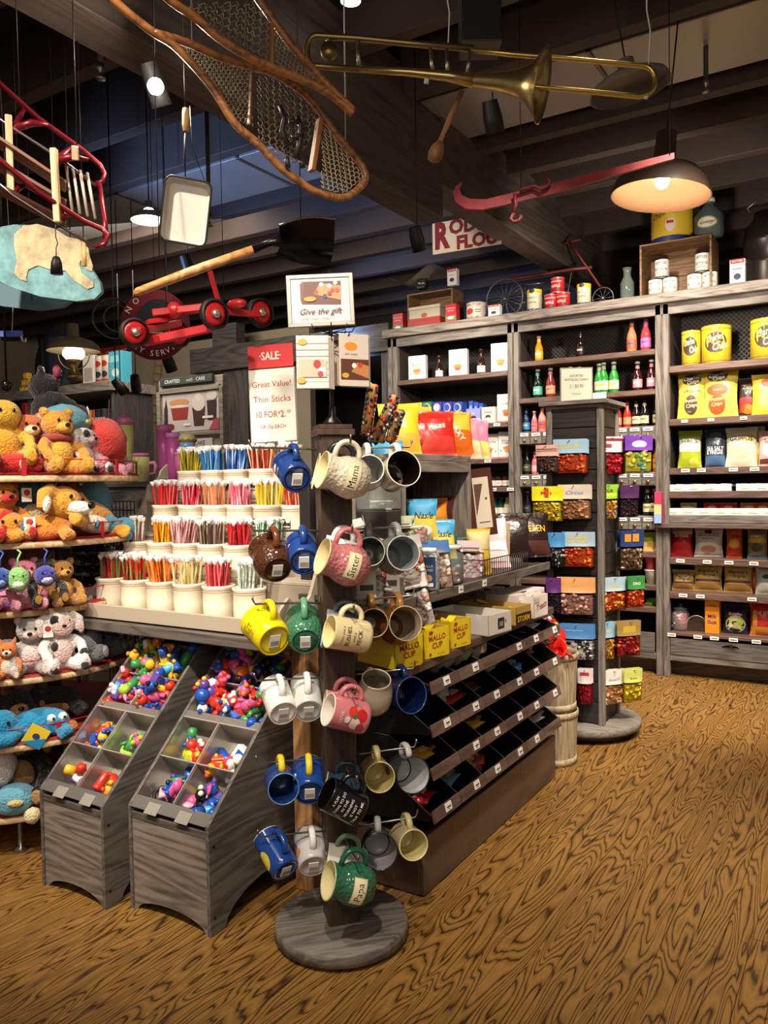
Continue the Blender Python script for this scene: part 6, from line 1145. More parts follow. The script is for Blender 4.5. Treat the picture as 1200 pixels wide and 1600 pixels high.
# ================= on top of the cabinet =================
ZT=2.873
def top(k_,name,label,cat,p0,p1,yt,Y=6.36,rz=0,grp=None,z=ZT,kh=None,kw=None,dz=0):
    x,w_,h=Cx(p0,p1,yt,z,Y); M=Matrix.Translation((x,Y,z))@Matrix.Rotation(R(rz),4,'Z')
    if kh: M=M@Matrix.Diagonal((w_/kw*.92,w_/kw*.92,h/kh,1))
    return inst(k_,name,label,cat,M,grp)
RB=(('r',-.05,.02,.05,.07,'4A8A3A'),('e',0,.045,.03,.016,'E8E0D0'),('t','PANCAKE',0,.15,.014,.08,0,0,'E8D8C8'),('r',-.03,.12,.03,.125,'E8D8C8'))
top(carton(.1,.07,.2,'B81E30',RB),'mix_carton','red mix carton at the left end of the cabinet top','box',616,633,491,kh=.2,kw=.1)
top(carton(.1,.07,.2,'B81E30',RB),'mix_carton','red mix carton leaning in front of the left crate','box',698,716,476,Y=6.25,kh=.2,kw=.1)
def crate(p0,p1,yt,Y,d,l,rz=0):
    x,w_,h=Cx(p0,p1,yt,ZT,Y); t=thing('wooden_crate',l,'crate',Matrix.Translation((x,Y,ZT))@Matrix.Rotation(R(rz),4,'Z')); W_=wood('5A3C22','8E6A44',0,.6,1.)
    for a in((-w_/2,w_/2,0,d,0,.012),(-w_/2,w_/2,0,d/2-.002,h-.012,h),(-w_/2,w_/2,d/2+.002,d,h-.012,h),(-w_/2,-w_/2+.016,0,d,.012,h-.012),(w_/2-.016,w_/2,0,d,.012,h-.012),(-w_/2+.016,w_/2-.016,d-.01,d,.012,h/2-.002),(-w_/2+.016,w_/2-.016,d-.01,d,h/2+.002,h-.012)): ob('board',B(W_).bb(*a),t)
    return t,x,w_,h
crate(636,707,455,6.30,.22,'open wooden crate lying on its side holding a red and cream cooler')
x,w_,h=Cx(641,697,478,ZT+.013,6.36); cl=thing('vintage_cooler','red and cream metal cooler inside the left crate on the cabinet','cooler',Matrix.Translation((x,6.36,ZT+.0135)))
w_=w_*.86; b=B(mt('B8AE94',.4)); b.bb(-w_/2,w_/2,-.07,.07,h*.38,h*.8,ch=.004); ob('body',b,cl); ob('lower_body',B(mt('B83428',.4)).bb(-w_/2-.001,w_/2+.001,-.071,.071,0,h*.38),cl)
for i in range(6): ob('rib',B(mt('8A2820',.4)).bb(-w_/2-.002,w_/2+.002,-.074,-.071,h*.05*(i+1),h*.05*(i+1)+.004),cl)
ob('lid',B(mt('C8BFA8',.4)).bb(-w_/2-.004,w_/2+.004,-.075,.075,h*.8,h*.95,ch=.004),cl); ob('emblem',B(mt('B8503A')).ell((0,-.071,h*.5),(.03,.003,.02),12,6),cl)
pf=thing('metal_scoop_fan','old cream metal chute with an electric motor on the left crate','antique',Matrix.Translation((at(660,430,1,6.38).x,6.38,at(660,452,1,6.38).z)))
b=B(mt('B0A78E',.35,metal=.4)); b.surf(lambda u,v,o:(u,v,.12+.06*math.sin(u*11)+.02*v),-.3,.22,-.1,.12,20,4); b.surf(lambda u,v,o:(u,v,.114+.06*math.sin(u*11)+.02*v),-.3,.22,-.1,.12,20,4); ob('chute',b,pf); ob('motor',B(mt('5A5650',.3,metal=.8)).lathe([(.03,-.05),(.045,-.04),(.045,.04),(.02,.05)],16,Tm(0,0,.05,0,R(90))),pf); ob('stand',B(mt('2A2824',.5)).bb(-.04,.04,-.04,.04,0,.02),pf)
def sy(c='E4DDD0'): return (('t','KER-TOP',0,.15,.022,.12,.01,0,'8A2A20'),('e',-.02,.09,.028,.03,'B8281E'),('t','SYRUP',0,.03,.022,.12,.01,0,'8A2A20'),('r',.02,.08,.06,.085,'2A2A2A'),('r',.02,.1,.06,.105,'2A2A2A'))
top(can(.07,.18,'DDD5C6',sy()),'syrup_can','cream syrup can with a red drop on the cabinet top','can',729,760,474,kh=.18,kw=.14)
TB_=(('r',-.04,.15,.04,.18,'B8281E'),('t','BUTTER',0,.165,.012,.06,.01,0,'E8E0D8'),('e',0,.06,.022,.022,'1E2438'),('r',-.03,.11,.03,.115,'B8281E'))
top(carton(.09,.05,.18,'D8D2CC',TB_),'popcorn_tin','white and red tin with a dark star, standing on the left crate','tin',700,716,421,Y=6.34,kh=.18,kw=.09,z=at(700,448,1,6.34).z)
top(carton(.09,.05,.18,'D8D2CC',TB_),'popcorn_tin','white and red tin with a dark star in front of the wheel','tin',764,783,477,Y=6.26,kh=.18,kw=.09)
top(carton(.09,.05,.18,'D8D2CC',TB_),'popcorn_tin','white and red tin with a dark star right of the big crate','tin',1140,1166,406,Y=6.3,kh=.18,kw=.09)
YC=(('r',-.1,0,.1,.03,'1E2C6A'),('r',-.1,.13,.1,.16,'E0B81E'),('e',0,.145,.02,.014,'2A2A2A'),('t','WRIGLEY',0,.1,.012,.08,.0,0,'6A6458'),('t','COFFEE',0,.07,.012,.08,0,0,'6A6458'),('t','Cafe',0,.015,.016,.06,-1,0,'C8C8D8'))
top(can(.05,.16,'D8D0B0',YC,'1E2C5A'),'coffee_can','yellow and cream coffee can with navy lid beside the wheel','can',823,847,453,kh=.16,kw=.1)
top(can(.05,.16,'D8D0B0',YC,'1E2C5A'),'coffee_can','yellow and cream coffee can right of the red cans','can',901,924,444,kh=.16,kw=.1)
RCn=(('t','APPLE',0,.05,.02,.08,.01,0,'E8D8C8'),('r',-.05,.085,.05,.09,'E8D8C8'),('r',.01,.015,.04,.035,'1E1A1A'))
for i,(p0,p1,yt,zz,l) in enumerate(((851,872,469,ZT,'lower left'),(870,890,465,ZT,'lower right'),(861,882,448,ZT+.125,'top'))): x,_,_h=Cx(p0,p1,yt,zz,6.28); inst(can(.055,.12,'B82028',RCn,'D8A8A0'),'red_can','small red can with pale lettering, %s of the pyramid of three'%l,'can',Matrix.Translation((x,6.28,zz)),'pyramid of red cans')
x,w_,h=Cx(969,991,419,ZT,6.3); inst([('jar',B(mt('BFD0C4',.05,'glass')).lathe([(0,0),(.05,0),(.055,.02),(.055,.14),(.03,.19),(.03,.24),(.036,.245),(.036,.26)],16,cap=0).mesh('j')),('base_glass',B(mt('8FA89A',.1)).lathe([(.05,.001),(.052,.012)],16).mesh('g'))],'glass_bottle','empty ribbed clear glass bottle left of the big crate','bottle',Matrix.Translation((x,6.3,ZT))@Matrix.Scale(h/.26,4))
cr=crate(999,1112,374,6.34,.3,'open wooden crate lying on its side with white oil cans inside')
OC=(('t','ORTITUDE',0,.105,.02,.08,.01,0,'2A2A34'),('t','MOTOR OIL',0,.06,.018,.1,.0,0,'3A3A44'),('r',-.03,.035,.03,.037,'6A6A74'))
for i,(p0,p1,yt,zz,l) in enumerate(((1012,1034,431,0,'lower left of the left trio'),(1035,1057,429,0,'lower right of the left trio'),(1022,1044,398,1,'top of the left trio'),(1073,1095,421,0,'lower left of the right trio'),(1097,1119,418,0,'lower right of the right trio'),(1085,1108,386,1,'top of the right trio'))):
    x,w_,h=Cx(p0,p1,yt,ZT,6.38); inst(can(.053,.14,'DAD6CC',OC,'1E1E24'),'oil_can','white motor oil can, '+l,'can',Matrix.Translation((x,6.41 if i<3 else 6.41,ZT+.0125+zz*.145)),'white oil cans')
zc=ZT+cr[3]; 
x,w_,h=Cx(1010,1086,325,zc,6.44); r_=w_/2*.85; inst(can(round(r_,3),.27,'C8A82E',(('r',-r_*1.5,0,r_*1.5,.04,'1E2C6A'),('p',[(-.12,.06),(-.02,.06),(-.06,.22),(-.12,.24)],'D89A2A'),('t','Chips',-.05,.2,.035,.14,-1,14,'2A2420'),('e',.045,.12,.035,.05,'D8D0C4'),('e',.045,.19,.025,.02,'E0C03A'),('r',.02,.13,.07,.15,'B82A28')),'8A7A3A'),'chip_tin','big yellow and blue chip tin on top of the right crate','tin',Matrix.Translation((x,6.34+r_,zc))@Matrix.Rotation(R(-10),4,'Z'))
x,w_,h=Cx(1088,1126,308,zc,6.42); inst([('jug',B(mt('C4D2D0',.05,'glass')).lathe([(0,0),(.07,0),(.08,.02),(.08,.12),(.03,.18),(.024,.2),(.03,.205),(.03,.215)],20,cap=0).mesh('j')),('printed_label',decals(B(),lambda u,v,o:((.081+o)*math.sin(u/.081),-(.081+o)*math.cos(u/.081),v),[('e',0,.07,.06,.035,'6A8A6A'),('e',0,.07,.052,.028,'D8D4B8'),('t','Homestead',0,.07,.018,.09,-1,4,'7A2A28')]).mesh('l')),('cap',B(mt('C8C8C4',.4)).lathe([(.031,.2),(.031,.222)],14).mesh('c'))],'glass_jug','clear glass jug with green oval label on the right crate','jug',Matrix.Translation((x,6.45,zc))@Matrix.Scale(h/.222,4))
x,w_,h=Cx(1168,1232,330,ZT,6.4); dk=thing('milk_can','large dark ribbed metal drum at the right edge of the cabinet top','can',Matrix.Translation((x,6.42,ZT)))
ob('body',B(mt('2E2824',.35,metal=.7)).lathe([(0,0),(.16,0),(.165,.02),(.165,.14),(.172,.15),(.165,.16),(.165,.3),(.172,.31),(.165,.32),(.15,.42),(.1,.47),(.09,.52)],28),dk); ob('handle',B(mt('8A867E',.3,metal=.9)).tube([(-.1,-.02,.5),(-.13,-.05,.56),(-.06,-.08,.6)],.006),dk)
# tricycle on the cabinet
tr=thing('antique_tricycle','old red-framed tricycle with thin spoked wheels standing on the cabinet','tricycle',Matrix.Translation((at(850,480,1,6.5).x,6.5,ZT)))
tx=lambda px,py,Y=6.5: at(px,py,1,Y)-V((at(850,480,1,6.5).x,6.5,ZT))
def wheel(c,r_,par,n=12,th=.005,nm='wheel',mat=None):
    b=B(mat or mt('6A6660',.4,metal=.7)); b.tube([(c[0]+r_*math.cos(2*PI*i/28),c[1],c[2]+r_*math.sin(2*PI*i/28)) for i in range(28)],th,6,closed=True); w_=ob(nm,b,par)
    for i in range(n): a=2*PI*i/n; ob('spoke',B(mat or mt('6A6660',.4,metal=.7)).tube([c,(c[0]+r_*math.cos(a),c[1],c[2]+r_*math.sin(a))],.0022,4),w_)
    ob('hub',B(mt('8A867E',.3,metal=.8)).lathe([(.014,-.012),(.014,.012)],10,Matrix.Translation(c)@Matrix.Rotation(R(90),4,'X')),w_)
c=tx(797,470); wheel((c.x,-.12,.17),.165,tr,14); wheel((c.x+.08,.12,.17),.165,tr,14); c2=tx(942,455); wheel((c2.x,0,.09),.085,tr,10)
RM_=mt('6A2420',.5); ob('frame_tube',B(RM_).tube([tx(797,437),tx(830,432),tx(893,421),tx(925,418)],.014),tr); ob('fork',B(RM_).tube([tx(890,378),tx(905,400),tx(938,448)],.01),tr); ob('handlebar',B(RM_).tube([tx(873,383),tx(890,378),tx(908,374)],.008),tr); ob('seat_stay',B(mt('8A867E',.3,metal=.8)).tube([tx(893,425),tx(885,470),tx(893,482)],.006).tube([tx(815,446),tx(850,442)],.006),tr)
# ================= things hung from the ceiling =================
WIRE=mt('2E2A26',.4,metal=.6)
def hang(par,p,q=3.66,base=None,n='hanging_wire'):
    o=par.matrix_world.translation.copy() if base is None else base
    ob(n,B(WIRE).tube([V(p)-o,V((p[0],p[1],q))-o],.0018,5),par)
def face(px,py,t,yaw=0,pitch=0,roll=0):   # matrix with local X right, Z up, -Y towards the camera side
    return Matrix.Translation(dep(px,py,t))@Matrix.Rotation(YAW+R(yaw),4,'Z')@Matrix.Rotation(R(pitch),4,'X')@Matrix.Rotation(R(roll),4,'Y')
def L2(px,py,cx,cy,t): s=t/F_PX; return ((px-cx)*s,(cy-py)*s)
XZ=Matrix(((1,0,0,0),(0,0,1,0),(0,1,0,0),(0,0,0,1)))
# polar bear sign
t_=3.1; M=face(75,408,t_,-8); bs=thing('oval_sign','teal oval board sign painted with a cream polar bear hanging at the left','sign',M)
tl=[L2(x,y,75,408,t_) for x,y in((-40,372),(-20,356),(0,350),(20,348),(60,352),(110,385),(140,415),(160,445),(162,460),(150,470),(120,472),(60,462),(20,448),(-20,430),(-45,405))]
ob('board',B(mt('6B9FA3',.5,'worn')).prism(tl,.02,XZ),bs)
be=[L2(x,y,75,408,t_) for x,y in((20,365),(35,352),(60,350),(90,360),(110,373),(128,378),(143,392),(145,405),(150,420),(148,428),(138,424),(130,410),(128,416),(132,430),(150,445),(150,452),(140,455),(118,440),(104,424),(90,426),(70,418),(58,414),(42,420),(38,432),(40,438),(28,434),(18,424),(24,405),(20,385))]
ob('painted_bear',B(mt('CDB98A',.55,'worn')).prism(be,.004,Matrix.Translation((0,-.0041,0))@XZ),bs)
w_=M.to_3x3()@V((0,0,1)); 
for px,py in((30,352),(110,388)): p=dep(px,py,t_); hang(bs,p,base=V()) if 0 else ob('hanging_wire',B(WIRE).tube([p,V((p.x,p.y,3.975))],.0018,5,M=M.inverted()),bs)
lo=thing('lower_board','grey-blue curved board hanging just behind the polar bear sign','sign',face(50,470,3.35,-8)); ob('board',B(mt('5A7A84',.5)).prism([L2(x,y,50,470,3.35) for x,y in((-60,420),(0,440),(60,462),(118,472),(100,482),(60,485),(0,476),(-50,462))],.02,XZ),lo); ob('hanging_wire',B(WIRE).tube([(0,0,0),(0,0,1.2)],.0018,5),lo)
bl=thing('cow_bell','small black iron bell hanging before the polar bear sign','bell',face(88,402,2.9)); ob('bell',B(mt('1A1816',.5,metal=.5)).lathe([(.022,-.06),(.019,-.02),(.012,.0),(.005,.004)],14),bl); ob('hook',B(WIRE).tube([(0,0,0),(0,0,.03),(.006,0,.05),(0,0,.075),(0,0,1.4)],.002,5),bl)
wh=thing('wooden_handle','pale turned wooden handle dangling beside the polar bear','handle',face(131,395,2.9)); ob('grip',B(wood('9A7446','CCA66E',2)).lathe([(0,-.05),(.009,-.048),(.01,0),(.008,.04),(.01,.05),(0,.052)],12),wh); ob('cord',B(WIRE).tube([(0,0,.05),(0,0,1.2)],.002,5),wh)  # loose turned wooden handle on a cord
# sled
sl=thing('wooden_sled','antique sled with brown slats and dark red steel runners hanging from the ceiling','sled',Matrix.Translation(dep(80,260,2.5)))
O=dep(80,260,2.5); sp_=lambda px,py,t=2.5: dep(px,py,t)-O
RR=mt('7A1A24',.3,metal=.5); SWD=wood('5A3220','82502E',0,.5)
ob('runner',B(RR).tube([sp_(-60,70,2.3),sp_(0,131,2.42),(sp_(60,185,2.5)),sp_(130,235,2.6),sp_(157,258,2.62),sp_(164,272,2.62),sp_(160,284,2.6),sp_(150,287,2.6)],.008,8),sl)
ob('runner',B(RR).tube([sp_(-60,190,2.3),sp_(0,250,2.35),sp_(60,300,2.42),sp_(130,345,2.5),sp_(160,358,2.52),sp_(169,368,2.52),sp_(163,382,2.5),sp_(150,386,2.5)],.008,8),sl)
ob('side_rod',B(mt('8A7A7A',.25,metal=.9)).tube([sp_(-40,160,2.4),sp_(20,200,2.45),sp_(90,245,2.5),sp_(150,290,2.55)],.005,6).tube([sp_(-40,255,2.4),sp_(20,305,2.42),sp_(90,350,2.5),sp_(150,387,2.5)],.005,6),sl)
def beam3(a,b_,w,h,par,mat,nm):
    a,b_=V(a),V(b_); d=b_-a; q=d.to_track_quat('X','Z').to_matrix().to_4x4(); ob(nm,B(mat).box((d.length/2,0,0),(d.length,w,h)),par,Matrix.Translation(a)@q)
for k in range(3): beam3(sp_(-50,190+k*40,2.42),sp_(103,292+k*29,2.53),.085,.01,sl,SWD,'slat')
for (a,b_) in(((13,180),(17,300)),((84,232),(90,348)),((-40,140),(-36,260)),((117,228),(118,250))): beam3(sp_(*a,2.44),sp_(*b_,2.46),.02,.02,sl,wood('B8976A','DCC09A',0),'crossbar')
for k in range(4): ob('front_bar',B(mt('C8BCA8',.3,metal=.3)).tube([sp_(103+k*11,258+k*4,2.52),sp_(113+k*12,330+k*4,2.52)],.005,6),sl)
for (a,b_,c_) in(((38,168),(25,195),(22,205)),((112,230),(95,245),(88,255)),((38,290),(25,295),(20,302)),((110,340),(98,335),(88,345)),((75,195),(50,192),(25,200)),((138,250),(115,245),(92,250))): ob('brace',B(RR).tube([sp_(*a,2.5),sp_(*b_,2.48),sp_(*c_,2.46)],[.006,.012,.012],8),sl)
ob('front_bumper',B(RR).tube([sp_(155,285,2.6),sp_(160,320,2.57),sp_(164,345,2.54),sp_(165,372,2.52)],.009,8),sl)
for p in((30,160),(120,228)): q=sp_(*p,2.5); ob('hanging_wire',B(WIRE).tube([q,(q.x,q.y,3.975-O.z)],.002,5),sl)
# snowshoes
def inpoly(x,y,P):
    c=False; n=len(P)
    for i in range(n):
        x1,y1=P[i]; x2,y2=P[(i+1)%n]
        if (y1>y)!=(y2>y) and x<(x2-x1)*(y-y1)/(y2-y1)+x1: c=not c
    return c
def net(b,P,cx,cy,ang,step,W,zig,t,r=.0014):
    a=R(ang); u=(math.cos(a),math.sin(a)); v=(-u[1],u[0])
    for k in range(-60,61):
        run=[]; 
        for j in range(-90,91):
            q=j*step*.5; w2=k*step+(zig if (j%2) else -zig)*(1 if k%2 else -1); x=cx+u[0]*q+v[0]*w2; y=cy+u[1]*q+v[1]*w2
            if inpoly(x,y,P): run.append((x,y))
            else:
                if len(run)>1: b.tube([dep(px,py,t(px,py)) for px,py in run],r,4)
                run=[]
        if len(run)>1: b.tube([dep(px,py,t(px,py)) for px,py in run],r,4)
WS=wood('5E3820','9C6636',0,.4,1.); CORD=mt('B0A078',.7); CORDD=mt('74684E',.7)
def snowshoe(label,rimA,rimB,nets,bars,tf,hangs,tip):
    O=dep(*tip,tf(*tip)); s=thing('snowshoe',label,'snowshoe',Matrix.Translation(O)); I=Matrix.Translation(-O)
    for nm,rim in(('rim',rimA),('rim',rimB)): 
        if rim: 
            P_=[dep(px,py,tf(px,py)) for px,py in rim]
            Q=[]
            for i in range(len(P_)-1):
                p0=P_[max(0,i-1)];p1=P_[i];p2=P_[i+1];p3=P_[min(len(P_)-1,i+2)]
                for k in range(4):
                    u=k/4; Q.append(.5*((2*p1)+(p2-p0)*u+(2*p0-5*p1+4*p2-p3)*u*u+(3*p1-p0-3*p2+p3)*u**3))
            Q.append(P_[-1]); ob(nm,B(WS).tube(Q,.0115,8,M=I),s)
    for (P,cx,cy,ang,st,zig,mt_) in nets:
        b=B(mt_); net(b,P,cx,cy,ang,st,0,zig,tf); net(b,P,cx,cy,ang+62,st*1.1,0,zig*.6,tf); b.v=[tuple(I@V(p)) for p in b.v]; ob('lacing',b,s,kind='stuff')
    for (a,b_,r_) in bars: 
        a=I@dep(*a,tf(*a)); b_=I@dep(*b_,tf(*b_)); beam3(a,b_,r_*2,r_,s,WS,'crossbar')
    for (a,tz) in hangs: p=I@dep(*a,tf(*a)); ob('hanging_wire',B(mt('B8B0A0',.5)).tube([p,(p.x+.004,p.y,(p.z+3.975-O.z)/2),(p.x,p.y,tz-O.z)],.0015,5),s)
    return s,I
A1=[(165,-10),(205,24),(240,51),(268,68),(297,96),(333,139),(367,193),(399,221),(438,261),(467,283),(495,300),(537,309),(566,289),(570,269),(552,241),(523,207),(495,167),(467,139),(424,113),(395,105),(340,88),(290,66),(240,51)]
tf1=lambda x,y: 2.25+.0009*(x-300)
toe=[(500,195),(522,207),(550,243),(567,272),(563,288),(537,303),(500,297),(503,250)]
mid=[(395,118),(424,116),(467,142),(495,170),(496,200),(475,240),(462,262),(440,255),(400,215)]
tail=[(285,72),(340,90),(393,112),(396,200),(370,190),(333,136),(297,92)]
s1,I1=snowshoe('lower long snowshoe of bent wood with pale woven lacing and leather binding',A1,None,[(toe,530,260,20,6.5,1.6,CORD),(mid,440,180,25,9.5,3,CORDD),(tail,350,130,60,6.,1.5,CORDD)],[((500,186),(487,268),.014),((393,112),(389,195),.006)],tf1,[((540,232),3.975),((300,80),3.975)],(420,170))
for pts in ([(438,165),(445,185),(440,205),(452,228)],[(465,182),(470,200),(468,225),(462,245)],[(452,190),(470,190)],[(456,215),(474,212)],[(448,245),(450,262)],[(470,250),(474,262)]): ob('leather_strap',B(mt('1E1A18',.5)).tube([I1@dep(x,y,tf1(x,y)-.02) for x,y in pts],.008,6),s1)
A2=[(200,-60),(265,0),(302,25),(339,57),(382,85),(424,105),(467,122),(503,139),(530,158),(552,178)]
B2=[(552,172),(520,142),(503,124),(481,99),(455,71),(424,28),(404,0),(370,-50)]
tf2=lambda x,y: 2.1+.0009*(x-300)
s2,I2=snowshoe('upper snowshoe with its narrow tail pointing at the lower right',A2,B2,[([(290,0),(400,2),(424,30),(425,98),(382,80),(339,52),(300,18)],370,50,30,11,3.5,CORDD),([(428,38),(455,75),(480,104),(500,130),(466,118),(430,100)],455,90,40,6,1.5,CORDD)],[((425,28),(424,103),.006)],tf2,[((540,165),3.975)],(480,110))
# trombone
tt=2.3; O=dep(700,110,tt); tb=thing('trombone','old brass slide trombone hanging under the ceiling with its bell to the right','trombone',Matrix.Translation(O)); T=lambda x,y,t=tt: dep(x,y,t)-O
BR=mt('B39C64',.3,metal=.9); BRD=mt('857349',.38,metal=.9)
def arc(c,rx,ry,a0,a1,n=10): return [T(c[0]+rx*math.cos(R(a0+(a1-a0)*i/n)),c[1]-ry*math.sin(R(a0+(a1-a0)*i/n))) for i in range(n+1)]
ob('tuning_slide',B(BRD).tube([T(740,76),T(640,68),T(560,60),T(497,56)]+arc((494,80),15,24,95,265,10)+[T(500,104),T(560,108)],.0095,10),tb)
ob('bell_tube',B(BR).tube([T(560,108),T(640,113),T(700,119),T(740,126)],[.0095,.012,.015,.02],12),tb)
ax=(T(845,133,2.24)-T(740,126)); q=ax.to_track_quat('Z','Y').to_matrix().to_4x4(); ln=ax.length
ob('bell',B(BR).lathe([(.019,0),(.024,ln*.3),(.032,ln*.55),(.045,ln*.75),(.065,ln*.9),(.098,ln*1.02),(.1,ln*1.025),(.098,ln*1.03),(.064,ln*.915),(.043,ln*.75),(.02,ln*.3)],32,Matrix.Translation(T(740,126))@q,cap=0),tb)
ob('outer_slide',B(mt('C4A95C',.28,metal=.9)).tube([T(735,78),T(800,85),T(900,93),T(1005,103)]+arc((1004,126),20,23,85,-85,10)+[T(998,151),T(920,143),T(850,137),T(760,128)],.0075,10),tb)
for a,b_ in(((559,61),(561,107)),((672,73),(677,115)),((698,76),(700,117)),((735,80),(730,116)),((512,58),(512,66))): ob('brace',B(mt('8E8468',.3,metal=.9)).tube([T(*a),T(*b_)],.006,8),tb)
ob('counterweight',B(BRD).lathe([(.0,-.012),(.024,-.01),(.024,.01),(0,.012)],20,Matrix.Translation(T(514,80))@Matrix.Rotation(YAW,4,'Z')@Matrix.Rotation(R(90),4,'X')),tb)
ob('cork_bumper',B(mt('D8D2C0',.5)).tube([T(1005,150),T(1012,153)],.006,6).tube([T(663,126),T(670,127)],.008,6).tube([T(491,104),T(491,113)],.004,6),tb)
for p in((1013,104),(700,76)): q=T(*p); ob('hanging_wire',B(mt('D0C8B8',.5)).tube([q,(q.x+.006,q.y,q.z+.1),(q.x-.004,q.y,q.z+.16),(q.x,q.y,3.975-O.z)],.002,5),tb)
O=dep(700,195,2.4); sn_=thing('wooden_spoon','long wooden spoon hanging below the trombone','spoon',Matrix.Translation(O)); T2=lambda x,y,t=2.4: dep(x,y,t)-O
ob('handle',B(wood('6A4426','A87A48',2)).tube([T2(722,142),T2(705,180),T2(690,215),T2(686,226)],[.009,.009,.007,.01],8),sn_); ob('bowl',B(wood('5A3A22','8E6238',2)).tube([T2(688,222),T2(684,232),T2(680,242),T2(677,250),T2(677,254)],[.01,.02,.023,.018,.004],12),sn_); q=T2(720,142); ob('hanging_wire',B(WIRE).tube([q,(q.x,q.y,3.975-O.z)],.0015,5),sn_)
# red balance beam
t3=3.4; M=face(880,285,t3,-8); rb=thing('red_scale_beam','long red iron scale beam with a curved hook end and chain hooks','scale beam',M); RI=mt('A02A2C',.5,'worn')
pl=[L2(x,y,880,285,t3) for x,y in((722,274),(718,284),(722,294),(735,301),(760,303),(800,296),(1047,251),(1047,260),(850,303),(800,312),(755,319),(728,316),(712,304),(708,290),(712,280))]
ob('beam',B(RI).prism(pl,.018,XZ),rb)
for pts in([(805,300),(806,318),(803,330)],[(803,330),(798,338),(802,344),(811,342),(815,334)],[(812,296),(835,290),(845,296),(855,292),(860,286),(853,277)]): ob('hook',B(mt('6E1C1E',.5)).tube([(L2(x,y,880,285,t3)[0],-.02,L2(x,y,880,285,t3)[1]) for x,y in pts],.008,8),rb)
for px,py in((815,300),(1040,255)): a=L2(px,py,880,285,t3); ob('hanging_wire',B(WIRE).tube([(a[0],0,a[1]),(a[0],0,a[1]+.9)],.002,5),rb)
# lamps
def pend(px,py,t,dia,label,c_out,c_in,watt,cup=.42,tilt=0,cord=1,e=60):
    P_=dep(px,py,t); o=thing('pendant_lamp',label,'lamp',Matrix.Translation(P_)@Matrix.Rotation(YAW,4,'Z')@Matrix.Rotation(R(tilt),4,'Y')); r_=dia/2; h=r_*cup
    ob('shade',B(mt(c_out,.4)).lathe([(r_,0),(r_*.93,h*.45),(r_*.72,h*.8),(r_*.3,h*1.05),(r_*.22,h*1.15),(r_*.2,h*2.1),(0,h*2.2)],36,cap=0),o)
    ob('shade_inside',B(mt(c_in,.4)).lathe([(r_,0),(r_*.985,.0),(r_*.91,h*.42),(r_*.7,h*.76),(r_*.28,h*1.0),(0,h*1.02)],36,cap=0),o)
    if e: ob('bulb',B(mt('FFE9C8',.3,e=e)).ell((0,0,h*.55),(.035,.035,.045),14,9),o)
    if cord: ob('cord',B(WIRE).tube([(0,0,h*2.1),(0,0,3.975-P_.z)],.004,6),o)
    if watt:
        l=bpy.data.lights.new('bulb_light','POINT'); l.energy=watt; l.color=lin('FFE2BC')[:3]; l.shadow_soft_size=.03; lo=bpy.data.objects.new('bulb_light',l); C.objects.link(lo); lo.location=P_+V((0,0,h*.2))
    return o
pend(1032,307,3.9,.47,'dark brown dome pendant lamp with a copper inside above the cabinet','4A3A32','A98468',5,.62,6,e=30)
pend(985,140,3.6,.36,'wide spun metal dish lamp, unlit, above the trombone slide','8A8278','5A544C',0,.35,-10,e=0)
pend(233,345,4.2,.19,'small grey dish lamp with a bright bulb left of the enamel pan','6A6E72','9AA0A4',10,.5,0)
lamp_=pend(115,549,5.6,.36,'brass and white lantern lamp hanging over the background shelves','8A7A58','D8CCB0',8,.5,0,e=6)
lg=ob('burner',B(BR).lathe([(.0,-.2),(.05,-.2),(.055,-.17),(.02,-.12),(.04,-.08),(.05,-.06)],18),lamp_)
ob('globe',B(mt('FFF0DA',.3,e=1.2)).lathe([(.05,-.06),(.075,-.03),(.075,.0),(.05,.03)],20),lamp_); ob('bail',B(BR).tube([(.11*math.cos(PI*i/12-PI/2*0),0,-.02+.11*math.sin(PI+PI*i/12)) for i in range(13)],.005,6),lamp_)
bx=thing('speaker_box','black speaker box fixed below the ceiling beside the trombone','speaker',Matrix.Translation(dep(749,20,3.2))@Matrix.Rotation(YAW,4,'Z')); ob('cabinet',B(mt('0E0D0D',.6)).bb(-.078,.078,-.07,.07,-.14,.28),bx); ob('base_plate',B(mt('3A3632',.5)).bb(-.078,.078,-.072,.07,-.15,-.141),bx); ob('bracket',B(mt('1A1818',.5)).bb(-.02,.02,-.02,.02,.28,3.98-bx.matrix_world.translation.z),bx)
def track(px,py,t,label,on=0,tx=0.,r_=.04):
    P_=dep(px,py,t); o=thing('track_spotlight',label,'spotlight',Matrix.Translation(P_)); q=(V((0,.5,-1))+V((tx,0,0))).to_track_quat('Z','Y').to_matrix().to_4x4()
    ob('can',B(mt('141312',.5)).lathe([(r_*.8,-.07),(r_,.0),(r_,.06),(r_*.93,.06),(r_*.9,.04),(0,.035)],18,q,cap=0),o); ob('lens',B(mt('FFF4E4',.3,e=on) if on else mt('2A2A2C',.2)).lathe([(r_*.88,.041),(0,.045)],18,q,cap=0),o)
    ob('stem',B(mt('1A1816',.5)).tube([(0,0,0),(0,0,3.975-P_.z)],.0035,6),o); return o
track(243,135,2.7,'bright ceiling spotlight shining toward the camera at upper left',120,0,.035)
l=bpy.data.lights.new('spot_bulb','POINT'); l.energy=16; l.shadow_soft_size=.03; l.color=lin('FFF0DC')[:3]; lo=bpy.data.objects.new('spot_bulb',l); C.objects.link(lo); lo.location=dep(243,137,2.6)
ob('lens_bulb',B(mt('FFF4E4',.3,e=60)).ell((0,0,0),.026,14,9),None,Matrix.Translation(dep(243,135,2.62)),label='glaring round bulb of the ceiling spotlight at upper left',cat='bulb')
track(770,185,3.4,'dark unlit track spotlight below the speaker box'); track(652,375,4.4,'dark track spotlight above the flour sign')
